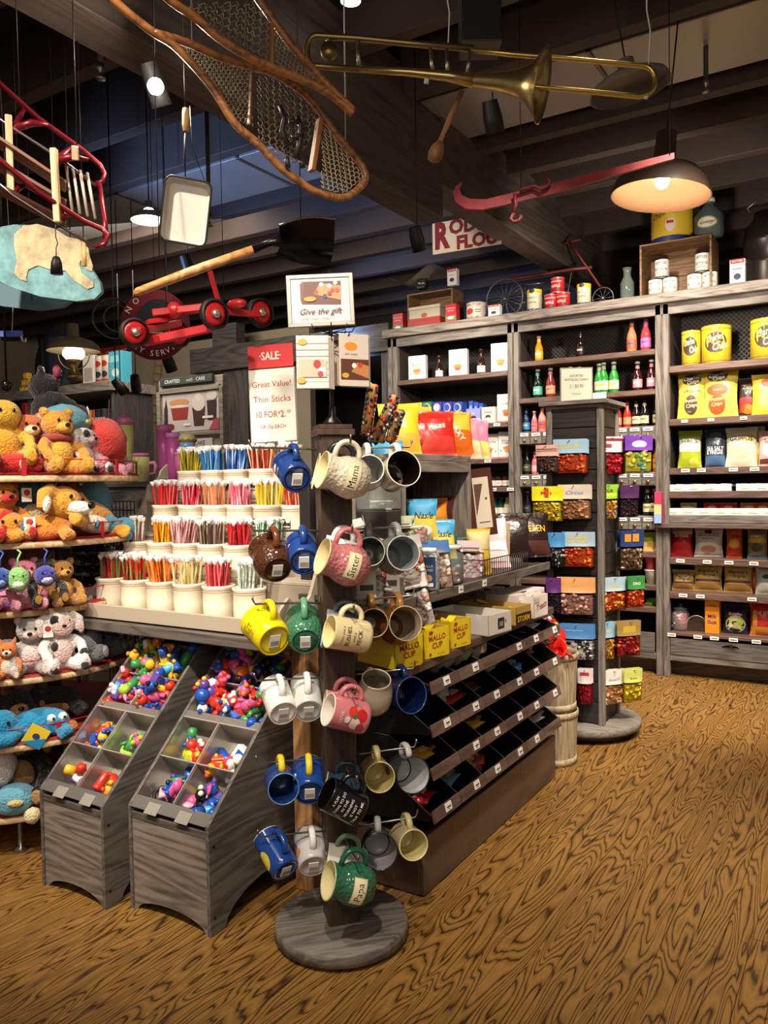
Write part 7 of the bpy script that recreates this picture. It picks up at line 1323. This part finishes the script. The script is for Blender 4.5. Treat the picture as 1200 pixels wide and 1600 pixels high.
track(188,605,6.2,'small black track spotlight over the background shelves, left one',1.,.6); track(212,600,6.2,'small black track spotlight over the background shelves, right one',1.,-.4); track(293,415,5.2,'dark pendant spotlight behind the shovel handle'); track(264,567,5.4,'small dark spotlight above the drinks poster',1.)
rl=thing('recessed_light','oval glowing recessed light at the very top of the ceiling','lamp',Matrix.Translation(dep(548,2,3.6))); ob('lens',B(mt('FFF2DC',.3,e=12)).lathe([(0,0),(.045,0),(.045,.01)],20),rl)
# sprinkler heads
for i,(px,py,t) in enumerate(((1103,135,4.1),(157,112,3.2),(327,345,4.6))):
    P_=dep(px,py,t); o=thing('fire_sprinkler','small chrome fire sprinkler head, '+('right of the metal duct','in the left ceiling bay','near the enamel pan')[i],'sprinkler',Matrix.Translation(P_)); ob('head',B(CH).lathe([(.02,-.03),(.022,-.026),(.006,-.02),(.008,0),(.016,.01),(.016,.03)],12),o); ob('pipe',B(mt('3A3430',.6)).tube([(0,0,.03),(0,0,3.98-P_.z)],.012,8),o)
# ice pick, enamel pan
O=dep(290,205,2.6); ip=thing('ice_pick','ice pick with a pale wooden handle hanging above the enamel pan','ice pick',Matrix.Translation(O)); ob('handle',B(wood('A87844','D8AE74',2)).lathe([(0,.0),(.009,.0),(.012,.02),(.014,.05),(.012,.07),(0,.075)],12,Matrix.Rotation(R(5),4,'Y')),ip); ob('spike',B(mt('A8A49C',.3,metal=.9)).tube([(0,0,0),(-.006,0,-.04),(-.011,0,-.085)],[.0035,.0025,.0008],6),ip); ob('cord',B(WIRE).tube([(0,0,.07),(0,0,3.975-O.z)],.0015,5),ip)
M=face(290,330,2.6,10,8,8); pn=thing('enamel_pan','cream enamel roasting pan with a black rim hanging upright by a wire','pan',M)
def rrect(w,h,r_,z,n=5): return [(sx*(w/2-r_)+r_*math.cos(a),z,sy*(h/2-r_)+r_*math.sin(a)) for sx,sy,a0 in((1,1,0),(-1,1,90),(-1,-1,180),(1,-1,270)) for a in [R(a0+90*i/n) for i in range(n+1)]]
loops=[rrect(.145,.2,.022,-.0),rrect(.138,.193,.02,.035),rrect(.12,.175,.016,.04)]; b=B(mt('CDC7BA',.25)); n_=len(loops[0]); vs=[p for l_ in loops for p in l_]; fs=[(j*n_+i,j*n_+(i+1)%n_,(j+1)*n_+(i+1)%n_,(j+1)*n_+i) for j in range(2) for i in range(n_)]+[tuple(range(2*n_,3*n_))]; b.add(vs,fs,None,False); ob('pan',b,pn)
ob('rim',B(mt('141414',.3)).tube(rrect(.147,.202,.023,-.001),.0035,6,closed=True),pn); ob('wire',B(WIRE).tube([(.05,0,.1),(.0,-.01,.2),(-.02,0,.32)],.0015,5),pn)
# shovel
O=dep(330,410,2.5); sh=thing('snow_shovel','old shovel with a long wooden handle and a black scoop hanging level','shovel',Matrix.Translation(O)); T3=lambda x,y,t=2.5: dep(x,y,t)-O
ob('handle',B(wood('8A5A30','BE8A52',0,.4)).tube([T3(209,459),T3(215,456),T3(300,424),T3(398,389)],[.006,.013,.015,.013],10),sh)
ob('socket',B(mt('1A1918',.3,metal=.8)).tube([T3(396,390),T3(425,379),T3(440,376)],[.014,.012,.02],10),sh)
b=B(mt('151413',.28,metal=.6)); a0,a1,c0,c1=T3(436,352),T3(523,342,2.62),T3(428,396),T3(515,413,2.62); bk=T3(470,380,2.7)
def ss(u,v,o):
    p=(a0*(1-u)+a1*u)*(1-v)+(c0*(1-u)+c1*u)*v; k=math.sin(PI*v)*.07; return p+FW*k*(1 if 1 else 0)+UP*(.015*math.sin(PI*u)*(1-2*v))
b.surf(ss,0,1,0,1,8,10); b.surf(lambda u,v,o: ss(u,v,0)+FW*.004,0,1,0,1,8,10); ob('blade',b,sh); ob('rolled_edge',B(mt('8E8A80',.25,metal=.9)).tube([ss(i/8,0,0) for i in range(9)],.004,6),sh); 
for p in((250,443),(470,348)): q=T3(*p); ob('hanging_wire',B(WIRE).tube([q,(q.x,q.y,3.975-O.z)],.0018,5),sh)
# red cart chassis
t4=3.3; O=dep(310,500,t4); rc=thing('red_wagon_chassis','red metal ride-on wagon frame with four red disc wheels hanging in the air','wagon',Matrix.Translation(O)); Q=lambda x,y,t=t4: dep(x,y,t)-O; RC_=mt('B02022',.3)
def disc(px,py,rx,ry,t=t4,yaw=0,l=None):
    s=t/F_PX; m=Matrix.Translation(Q(px,py,t))@Matrix.Rotation(YAW+R(yaw),4,'Z')@Matrix.Rotation(R(90),4,'X'); w_=ob('wheel',B(mt('141212',.6)).lathe([(ry*s*.86,-.014),(ry*s,-.012),(ry*s,.012),(ry*s*.86,.014)],28,m,cap=0),rc)
    ob('disc',B(RC_).lathe([(0,.006),(ry*s*.5,.01),(ry*s*.87,.004),(ry*s*.87,-.004),(ry*s*.5,-.01),(0,-.006)],28,m,cap=0),w_); ob('hub_cap',B(mt('C8C0B0',.25,metal=.8)).lathe([(.02,.012),(.014,.024),(0,.026)],14,m),w_); ob('hub_cap',B(mt('C8C0B0',.25,metal=.8)).lathe([(.02,-.012),(.014,-.024),(0,-.026)],14,m),w_)
disc(210,520,15,23,3.2,38); disc(335,491,13,24,3.2,42); disc(277,523,13,21,3.5,38); disc(407,489,12,23,3.5,42)
beam3(Q(222,535,3.3),Q(332,512,3.25),.03,.035,rc,RC_,'side_rail'); beam3(Q(240,490),Q(330,480),.05,.03,rc,RC_,'upper_rail'); beam3(Q(340,485),Q(405,492,3.45),.03,.025,rc,RC_,'axle_beam'); beam3(Q(215,518,3.2),Q(280,505,3.5),.03,.03,rc,RC_,'axle'); beam3(Q(328,424,3.2),Q(341,470,3.25),.014,.02,rc,RC_,'steering_post'); ob('seat',B(RC_).ell(Q(272,485),(.035,.03,.035),12,8),rc); ob('seat',B(RC_).ell(Q(370,475),(.05,.03,.02),12,8),rc)
beam3(Q(228,505),Q(262,500,3.35),.08,.02,rc,RC_,'floor_plate'); 
for p in((260,485),(350,480)): q=Q(*p); ob('hanging_wire',B(WIRE).tube([q,(q.x,q.y,3.975-O.z)],.0018,5),rc)
# round burgundy sign
t5=4.6; M=face(243,508,t5,0); rs_=thing('round_sign','round burgundy service sign with white lettering behind the red wagon frame','sign',M); s5=t5/F_PX
ob('board',B(mt('7C2A3A',.5)).lathe([(0,0),(.2,0),(.2,.012),(0,.012)],40,Matrix.Rotation(R(90),4,'X')),rs_)
arcs=[('t',c_,.17*math.cos(R(a)),.17*math.sin(R(a)),.034,.036,.01,a-90,'D8CCC0') for c_,a in zip('NO',(150,128))]+[('t',c_,.165*math.cos(R(a)),.165*math.sin(R(a)),.032,.034,.01,a+90,'D8CCC0') for c_,a in zip('ALTY SERVICE',[208+11*i for i in range(12)])]
D=arcs+[('e',0.02,.02,.125,.125,'14222E')]+[('r',-.08,-.05+.02*i,.1,-.045+.02*i,'C8C4BC') for i in range(4)]
ob('lettering',decals(B(),flat(-.012),D,.001),rs_); ob('hanging_wire',B(WIRE).tube([(0,0,.17),(0,0,3.975-M.translation.z)],.002,5),rs_)
# flour sign
P_=at(676,398,1,5.6); fs_=thing('flour_sign','cream metal flour sign with dark red letters half hidden by the ceiling beam','sign',Matrix.Translation((P_.x,5.6,P_.z))@Matrix.Rotation(R(4),4,'Z'))
ob('board',decals(B(mt('D2C4A4',.6)).bb(0,.56,0,.012,0,.24,ch=.002),flat(0),[('t','R',.075,.125,.19,.13,.05,0,'7E141C'),('t','ODKE',.34,.18,.105,.4,.045,0,'7E141C'),('t','FLOU',.37,.055,.095,.42,.05,0,'7E141C')],.001),fs_)
for x in(.05,.5): ob('hanging_wire',B(WIRE).tube([(x,.005,.24),(x,.005,3.975-P_.z)],.002,5),fs_)
# black wheel frame, blue bar, black ball
O=dep(178,498,4.8); o=thing('iron_wheel_frame','old black iron wheel frame hanging behind the lantern','wheel',Matrix.Translation(O)@Matrix.Rotation(YAW+.4,4,'Z')); 
for r_,x in((.12,0),(.08,.02)): ob('ring',B(BLACK).tube([(x+r_*math.cos(2*PI*i/24),0,r_*math.sin(2*PI*i/24)) for i in range(24)],.007,6,closed=True),o)
ob('rod',B(BLACK).tube([(0,0,-.45),(0,0,3.975-O.z)],.004,6),o)
O=dep(5,522,3.6); o=thing('blue_bar','blue painted iron bar with a curled end hanging at the left edge','tool',Matrix.Translation(O)@Matrix.Rotation(YAW,4,'Z')); ob('bar',B(mt('4A62C0',.5,'worn')).bb(-.12,.085,0,.012,-.012,.015),o); ob('hook',B(mt('B8B0A8',.4)).tube([(.08,0,-.01),(.085,0,-.03),(.1,0,-.035),(.1,0,-.02)],.005,6),o); ob('hanging_wire',B(mt('B8B0A0',.5)).tube([(.04,0,.01),(.05,0,.15),(.02,0,1.2)],.0018,5),o)
O=dep(10,602,3.6); o=thing('black_plumb','black round bulb hanging on a long rod at the left edge','weight',Matrix.Translation(O)); ob('ball',B(mt('14110F',.15)).ell((0,0,0),(.025,.025,.027),16,10),o); ob('rod',B(mt('2A2624',.3,metal=.8)).tube([(0,0,.02),(0,0,3.975-O.z)],.005,8),o)
# ================= background left =================
# post and lintel frame continuing the cabinet line
PF=wood('33302F','5A5551',0,.6,.6); PFV=wood('33302F','5A5551',2,.6,.6); YL=6.5
def pz(px,py): return at(px,py,1,YL)
a,b_=pz(303,585),pz(612,505); lt=pz(303,548)
ob('trim_4',B(PF).bb(a.x,b_.x,YL-.06,YL+.14,a.z,lt.z),kind='structure')
p0,p1=pz(350,690),pz(388,690); ob('trim_5',B(PFV).bb(p0.x,p1.x,YL-.0,YL+.1,0,a.z),kind='structure')
ob('trim_6',B(PF).bb(pz(336,508).x,pz(373,508).x,YL-.05,YL+.1,lt.z,pz(350,508).z),kind='structure')
ob('trim_7',B(PFV).bb(pz(596,600).x,pz(612,600).x,YL-.0,YL+.1,0,a.z),kind='structure')
# poster stand
YP=4.9; q0,q1=at(250,700,1,YP),at(348,590,1,YP); ps=thing('poster_stand','grey framed drinks poster board headed crafted with care','sign',Matrix.Translation((q0.x,YP,0)))
W_=q1.x-q0.x; zt=at(300,590,1,YP).z; zz=lambda y: at(300,y,1,YP).z; xx=lambda x: at(x,650,1,YP).x-q0.x
GFR=wood('6A6458','968F80',0,.5,.6)
ob('board',B(GFR).bb(0,W_,0,.05,.0,zt),ps)
for a in((-.01,.03,zz(740),zz(608)),(W_-.03,W_+.01,zz(740),zz(608))): ob('frame_side',B(GFR).bb(a[0],a[1],-.02,0,a[2],a[3]),ps)
for a in((zz(612),zz(604)),(zz(681),zz(675))): ob('frame_rail',B(GFR).bb(.03,W_-.03,-.02,0,a[0],a[1]),ps)
ob('header',decals(B(mt('3A4440',.5)).bb(.05,W_-.09,-.03,-.001,zz(600),zz(588)),flat(-.03),[('t','CRAFTED',.2,zz(594),.03,.24,.01,0,'D8D8D0'),('t','with',.4,zz(594),.03,.1,-1,0,'B8B8B0'),('t','CARE',.53,zz(594),.03,.14,.01,0,'D8D8D0')],.001),ps)
A,Bz,Cx_=zz(673),zz(613),W_
H=Bz-A; D=[('r',.05,A,W_-.05,Bz,'C9C0BC'),('p',[(.06,A+.1*H),(.11,A+.1*H),(.11,A+.6*H),(.09,A+.9*H),(.07,A+.6*H)],'3A2C30'),('p',[(.17,A+.3*H),(.34,A+.3*H),(.36,A+.62*H),(.15,A+.62*H)],'9A3A38'),('e',.25,A+.76*H,.12,.03,'C89060'),('e',.25,A+.66*H,.11,.012,'E0D4C8'),('p',[(.42,A+.12*H),(.53,A+.12*H),(.55,A+.6*H),(.40,A+.6*H)],'4A3430'),('e',.475,A+.72*H,.075,.07,'D8CCC0'),('e',.47,A+.88*H,.03,.03,'E0D6CC'),('p',[(.58,A+.25*H),(.67,A+.25*H),(.68,A+.75*H),(.57,A+.75*H)],'3E2E2C'),('e',.63,A+.88*H,.06,.04,'DCD0C4'),('p',[(W_-.16,A),(W_-.05,A),(W_-.05,A+.3*H),(W_-.1,A+.26*H)],'B8485A'),('e',.14,A+.14*H,.05,.025,'8A2A30'),('r',.3,A+.14*H,.38,A+.2*H,'EDE8E0'),('r',.52,A+.3*H,.64,A+.36*H,'EDE8E0')]
ob('picture',decals(B(),flat(-.001),D,.001),ps)
ob('lower_card',decals(B(mt('D0CCC4',.5)).bb(.12,W_-.12,-.012,-.001,zz(712),zz(686)),flat(-.012),[('t','CHEESECAKE',.4,zz(693),.035,.34,.01,0,'2A2A2C'),('t','SHAKES',.36,zz(704),.035,.2,.01,0,'2A2A2C')],.001),ps)
# tall background shelving
YB_=5.0; cbx=lambda x,y=620: at(x,y,1,YB_)
X1b=cbx(176).x; X0b=-10.2; zt_=at(150,598,1,YB_).z; bk=thing('background_cabinet','grey shelving cabinet in the left background with books and bottles','cabinet',Matrix.Translation((X1b,YB_,0)))
ob('cornice',B(wood('4E4A44','8A8278',0)).bb(X0b-X1b,.03,-.05,.5,zt_-.09,zt_),bk); ob('side_panel',B(wood('2E2B29','4A4643',2)).bb(-.03,.0,0,.48,0,zt_-.09),bk); ob('rear_panel',B(mt('171412',.7)).bb(X0b-X1b,-.03,.46,.48,0,zt_-.09),bk)
for x in(-1.25,-2.5,-3.7): ob('upright',B(wood('4E4A44','8A8278',2)).bb(x,x+.06,-.02,.46,0,zt_-.09),bk)
ob('red_panel',B(mt('9A1E26',.4)).bb(-1.32,-1.25,-.04,.1,.9,zt_-.12),bk)
zs=at(100,692,1,YB_).z
for z in(zs,zs-.5,zs-1.0,.3): ob('shelf',B(wood('4E4A44','8A8278',0)).bb(X0b-X1b,-.03,-.01,.46,z-.03,z),bk)
rd=random.Random(5)
def upb(px,c,h,l,grp,k='book',w=.03,z=zs,Y=YB_+.14):
    x=cbx(px,680).x
    if k=='book': 
        b=B(mt(c,.5)); b.bb(-w/2,w/2,-.09,.09,0,h); g=B(mt('E4DCC8',.7)); g.bb(-w/2+.004,w/2-.004,-.085,.0905,.005,h+.001,ch=0); s_=B(mt('E0D8C4',.5)); s_.bb(-w*.3,w*.3,-.0915,-.0903,h*.5,h*.75,ch=0); inst([('cover',b.mesh('c')),('pages',g.mesh('p')),('spine_label',s_.mesh('s'))],'book',l,'book',Matrix.Translation((x,Y,z)),grp)
    else: inst([('body',B(mt(c,.3)).lathe([(0,0),(w,0),(w*1.05,h*.1),(w*1.05,h*.75),(w*.5,h*.85),(w*.45,h*.88)],16).mesh('b')),('cap',B(mt('E8E4DC',.3)).lathe([(w*.5,h*.86),(w*.5,h),(0,h)],12).mesh('c')),('printed_label',B(mt('EDE8E0',.5)).lathe([(w*1.07,h*.25),(w*1.07,h*.5)],16,cap=0).mesh('l'))],'drink_bottle',l,'bottle',Matrix.Translation((x,Y,z)),grp)
for i,(px,c,n_) in enumerate(((130,'D86A28','orange'),(134,'E08A48','light orange'),(139,'C85A28','burnt orange'),(144,'2A2A2C','black'),(148,'3A3A3E','charcoal'),(152,'1E1E20','jet black'),(156,'4A4A50','grey'))): upb(px,c,.3,n_+' book spine on the background shelf behind the carousel','books in the background',w=.04)
for i,(px,c,n_) in enumerate(((13,'7A3A30','rust red'),(17,'B8889A','mauve'),(24,'D87AA8','pink'),(32,'2A5AA8','royal blue'),(40,'3A9AD0','sky blue'),(48,'D8C8B0','cream'),(54,'C87A48','tan'))): upb(px,c,.34,n_+' bottle on the far left background shelf','bottles in the background','bottle',w=.045)
for px,c,n_ in((163,'2E6A48','dark green'),(171,'8ABAA0','pale green')): upb(px,c,.34,n_+' bottle at the right end of background shelf','green bottles in the background','bottle',w=.05)
# things on top of it
def onb(k_,name,label,cat,px,sc=1,rz=0,dy=.2): return inst(k_,name,label,cat,Matrix.Translation((cbx(px,605).x,YB_+dy,zt_+.001))@Matrix.Rotation(R(rz),4,'Z')@Matrix.Scale(sc,4))
onb([('pot',B(mt('1A2030',.2,metal=.3)).lathe([(0,0),(.19,0),(.2,.02),(.2,.5),(.21,.52),(.19,.52),(.19,.02)],28,cap=0).mesh('p')),('handle',B(mt('1A1A1C',.4)).tube([(.2,0,.4),(.25,0,.4),(.25,0,.3),(.2,0,.3)],.01,6).mesh('h'))],'stock_pot','tall dark blue enamel pot on the background cabinet','pot',66,1,0,.25)
onb([('tray',B(mt('22201F',.5)).lathe([(0,0),(.36,0),(.38,.02),(.36,.03),(0,.02)],40,Matrix.Translation((0,.1,.38))@Matrix.Rotation(R(80),4,'X')).mesh('t')),('rings',B(mt('34302E',.5)).lathe([(.2,0),(.21,.006),(.22,0)],40,Matrix.Translation((0,.06,.38))@Matrix.Rotation(R(80),4,'X'),cap=0).mesh('r'))],'round_tray','large round black tray leaning behind the stock pot','tray',40,1,0,.3)
gcs=B(); 
for i,(x,z) in enumerate(((-.07,0),(0,0),(.07,0),(-.035,.07),(.035,.07),(0,.14))): inst([('cube',B(mt('D8A82A',.3)).box((0,0,.033),(.062,.062,.064),None).mesh('q')),('band',B(mt('E8D060',.4)).box((0,-.0315,.033),(.04,.002,.02),None).mesh('r'))],'yellow_box','small yellow box, %s of the little pyramid on the background cabinet'%('bottom left','bottom middle','bottom right','middle left','middle right','top')[i],'box',Matrix.Translation((cbx(27,605).x+x,YB_+.12,zt_+.001+z)),'pyramid of yellow boxes')
onb(carton(.16,.1,.3,'E0DACE',(('r',-.06,.05,.06,.18,'A8A090'),)),'white_box','white carton beside the lantern on the background cabinet','box',118,1)
for i,px in enumerate((135,141)): onb(can(.07,.28,'D0C4B0',(('e',0,.2,.04,.03,'A82A28'),('e',0,.1,.04,.03,'2A2A30'),('r',-.05,.02,.05,.05,'A82A28'))),'printed_tin','tall cream tin with red and black dots, %s one on the background cabinet'%('left','right')[i],'tin',px+i*4,1)
onb(carton(.18,.12,.3,'4AA8BC',(('r',-.07,.2,.05,.26,'8AD0D8'),('e',.0,.1,.05,.04,'D8E0D8'))),'teal_box','turquoise carton on the background cabinet','box',162,1)
onb(carton(.1,.1,.26,'D8C8B0',(('e',0,.13,.035,.08,'2A2A2C'),)),'cream_box','cream carton with a dark figure beside the turquoise one','box',152,1)
# wall sign and ladders
P_=at(135,575,1,6.85); ws=thing('red_wall_sign','black wall sign with a red band and cream letters in the far background','sign',Matrix.Translation(at(130,590,1,6.86)))
ww=at(203,560,1,6.86).x-at(130,560,1,6.86).x; ob('board',decals(B(mt('1C1816',.5)).bb(0,ww,0,.03,-.25,.36),flat(0),[('r',.02,.1,ww-.02,.34,'A82A24'),('t','BAKED COFFEE',ww/2,.22,.13,ww*.9,.01,0,'D8B060')],.002),ws)
for i,(px,py) in enumerate(((240,590),(238,640))):
    O=at(px,py,1,6.9); ld=thing('small_ladder','small wooden toy ladder hanging on the cream far wall, '+('upper','lower')[i]+' one','ladder',Matrix.Translation(O)@Matrix.Rotation(R(12),4,'Y'))
    for x in(0,.12): ob('rail',B(wood('7A5A34','A8824E',2)).bb(x,x+.02,-.02,0,-.2,.2),ld)
    for k in range(4): ob('rung',B(wood('7A5A34','A8824E',0)).bb(0,.16,-.012,-.002,-.15+.1*k,-.135+.1*k),ld)
# middle distance fixture with tumblers
O=at(215,748,1,3.35); mf=thing('tumbler_table','low grey display table behind the plush carousel holding tumblers','table',Matrix.Translation((O.x,3.5,0))); zt2=O.z-.02
ob('top_board',B(wood('3F3B38','6E6861',0)).bb(-.5,1.1,-.25,.35,zt2-.03,zt2),mf); ob('front_panel',B(wood('3F3B38','6E6861',0)).bb(-.5,1.1,-.22,-.2,zt2-.3,zt2-.03),mf); ob('lower_shelf',B(mt('2A2725',.6)).bb(-.5,1.1,-.2,.3,.5,.53),mf)
for x in(-.48,1.06): 
    for y in(-.22,.3): ob('leg',B(wood('3F3B38','6E6861',2)).bb(x,x+.05,y,y+.05,0,zt2-.03),mf)
def tumb(c,lid,h,r_,straw,handle=None):
    o=[('cup',B(mt(c,.3)).lathe([(0,0),(r_*.75,0),(r_*.8,.01),(r_,h*.5),(r_,h*.9)],22).mesh('c')),('lid',B(mt(lid,.3)).lathe([(r_*1.05,h*.88),(r_*1.05,h*.96),(r_*.9,h),(0,h)],22).mesh('l'))]
    if straw: o.append(('straw',B(mt(straw,.3)).tube([(0,0,h*.9),(.008,0,h*1.3)],.004,8).mesh('s')))
    if handle: o.append(('handle',B(mt(handle,.3)).tube([(r_*.95,0,h*.65),(r_*1.6,0,h*.66),(r_*1.75,0,h*.55),(r_*1.65,0,h*.3),(r_*.95,0,h*.27)],.011,8).mesh('h')))
    return o
def tp(px,pyb,pyt,Y,spec,label,w_,z=None):
    a=at(px,pyb,1,Y); b2=at(px,pyt,1,Y); z0=zt2 if z is None else z; h=max(.1,b2.z-z0); dd=(a-EYE).dot(FW); r_=w_*dd/F_PX/2
    inst(tumb(spec[0],spec[1],h,r_,spec[2],spec[3] if len(spec)>3 else None),'tumbler',label,'tumbler',Matrix.Translation((a.x,Y,z0))@Matrix.Rotation(YAW,4,'Z'))
tp(172,745,654,3.5,('C8CC7A','D87AA0','E0A0B8'),'yellow-green cup with pink lid and straw behind the red plush ball, left',24)
tp(197,745,652,3.42,('C8CC7A','D87AA0','D86A98'),'yellow-green cup with pink lid and upright straw, right',25)
tp(222,778,708,3.36,('D2D48A','D87AA0',None,'E08AAC'),'pale yellow flask with pink lid and pink handle',26)
tp(258,748,664,3.6,('C85AA0','D87AB8','EDE0E8'),'magenta tumbler with straw behind the candy tiers',22)
tp(272,748,676,3.5,('C0569C','D880C0',None),'magenta tumbler, second one behind the candy tiers',22)
tp(284,748,706,3.42,('D872A8','E090BC',None),'pink tumbler, shortest one beside the top tier of crocks',20)
O=at(289,706,1,3.4); inst([('cup',B(mt('7AA0D0',.3)).lathe([(0,0),(.035,0),(.05,.06)],18).mesh('c')),('topping',B(mt('B8B878',.6)).lathe([(.052,.06),(.055,.075),(.04,.1),(0,.115)],18).mesh('t')),('drip',B(mt('9A6A40',.5)).lathe([(.054,.058),(.058,.066),(.054,.078)],10,cap=0).mesh('d'))],'ice_cream_toy','blue and cream cupcake-shaped toy on the pink tumbler','toy',Matrix.Translation((O.x,3.42,O.z)))
# wire rack behind the carousel
O=at(187,800,1,3.0); wr=thing('wire_rack','black wire grid rack behind the plush carousel','rack',Matrix.Translation((O.x,3.0,0))); zc=O.z
for i in range(9): ob('upright_wire',B(BLACK).tube([(-.12+.03*i,0,0),(-.12+.03*i,0,zc+.06)],.003,5),wr)
for i in range(20): ob('cross_wire',B(BLACK).tube([(-.12,0,zc+.06-.05*i),(.12,0,zc+.06-.05*i)],.003,5),wr)
# pretzel rods in cellophane and clear pouches behind the spinner
for i,(x0,y0,x1,y1,l) in enumerate(((592,690,618,618,'tallest'),(582,690,612,632,'second'),(610,690,625,642,'third'),(572,680,583,600,'leftmost'))):
    a=dep(x0,y0,3.0); b2=dep(x1,y1,2.95); rr=.016; bb2=B(mt('C89858',.6)); n=9; pts=[a+(b2-a)*(k/n) for k in range(n+1)]; bb2.tube([p-a for p in pts],[rr*(1+.12*math.sin(k*2.1)) for k in range(n+1)],9)
    dk=B(mt('2A1C16',.35)); rd=random.Random(i); mv=(b2-a)
    for k in range(46): t=rd.random(); an=rd.uniform(0,2*PI); d_=mv.normalized(); u_=d_.orthogonal().normalized(); v_=d_.cross(u_); dk.use(mt(rd.choice(['2A1C16','2A1C16','E8DCC8','C83A2A','3A6AA8']),.4)); p=mv*t+(u_*math.cos(an)+v_*math.sin(an))*rr; dk.ell(tuple(p),.0075,6,4)
    w2=B(mt('F4F4F2',.1,'cello')); w2.tube([p-a for p in pts],rr*1.35,8)
    inst([('pretzel_rod',bb2.mesh('b')),('sprinkles',dk.mesh('d')),('wrapper',w2.mesh('w'))],'pretzel_rod','sprinkle-coated pretzel rod in cellophane standing behind the mug spinner, %s one'%l,'pretzel',Matrix.Translation(a),'pretzel rods')
O=dep(590,700,3.0); jr=thing('rod_jar','clear square jar holding the sprinkled pretzel rods','jar',Matrix.Translation((O.x,O.y,1.40))); ob('glass',B(mt('E9F0EC',.05,'glass')).bb(-.07,.07,-.05,.05,.0,.17),jr); ob('stand_block',B(mt('3A3430',.5)).bb(-.07,.07,-.05,.05,-.34,-.001),jr)
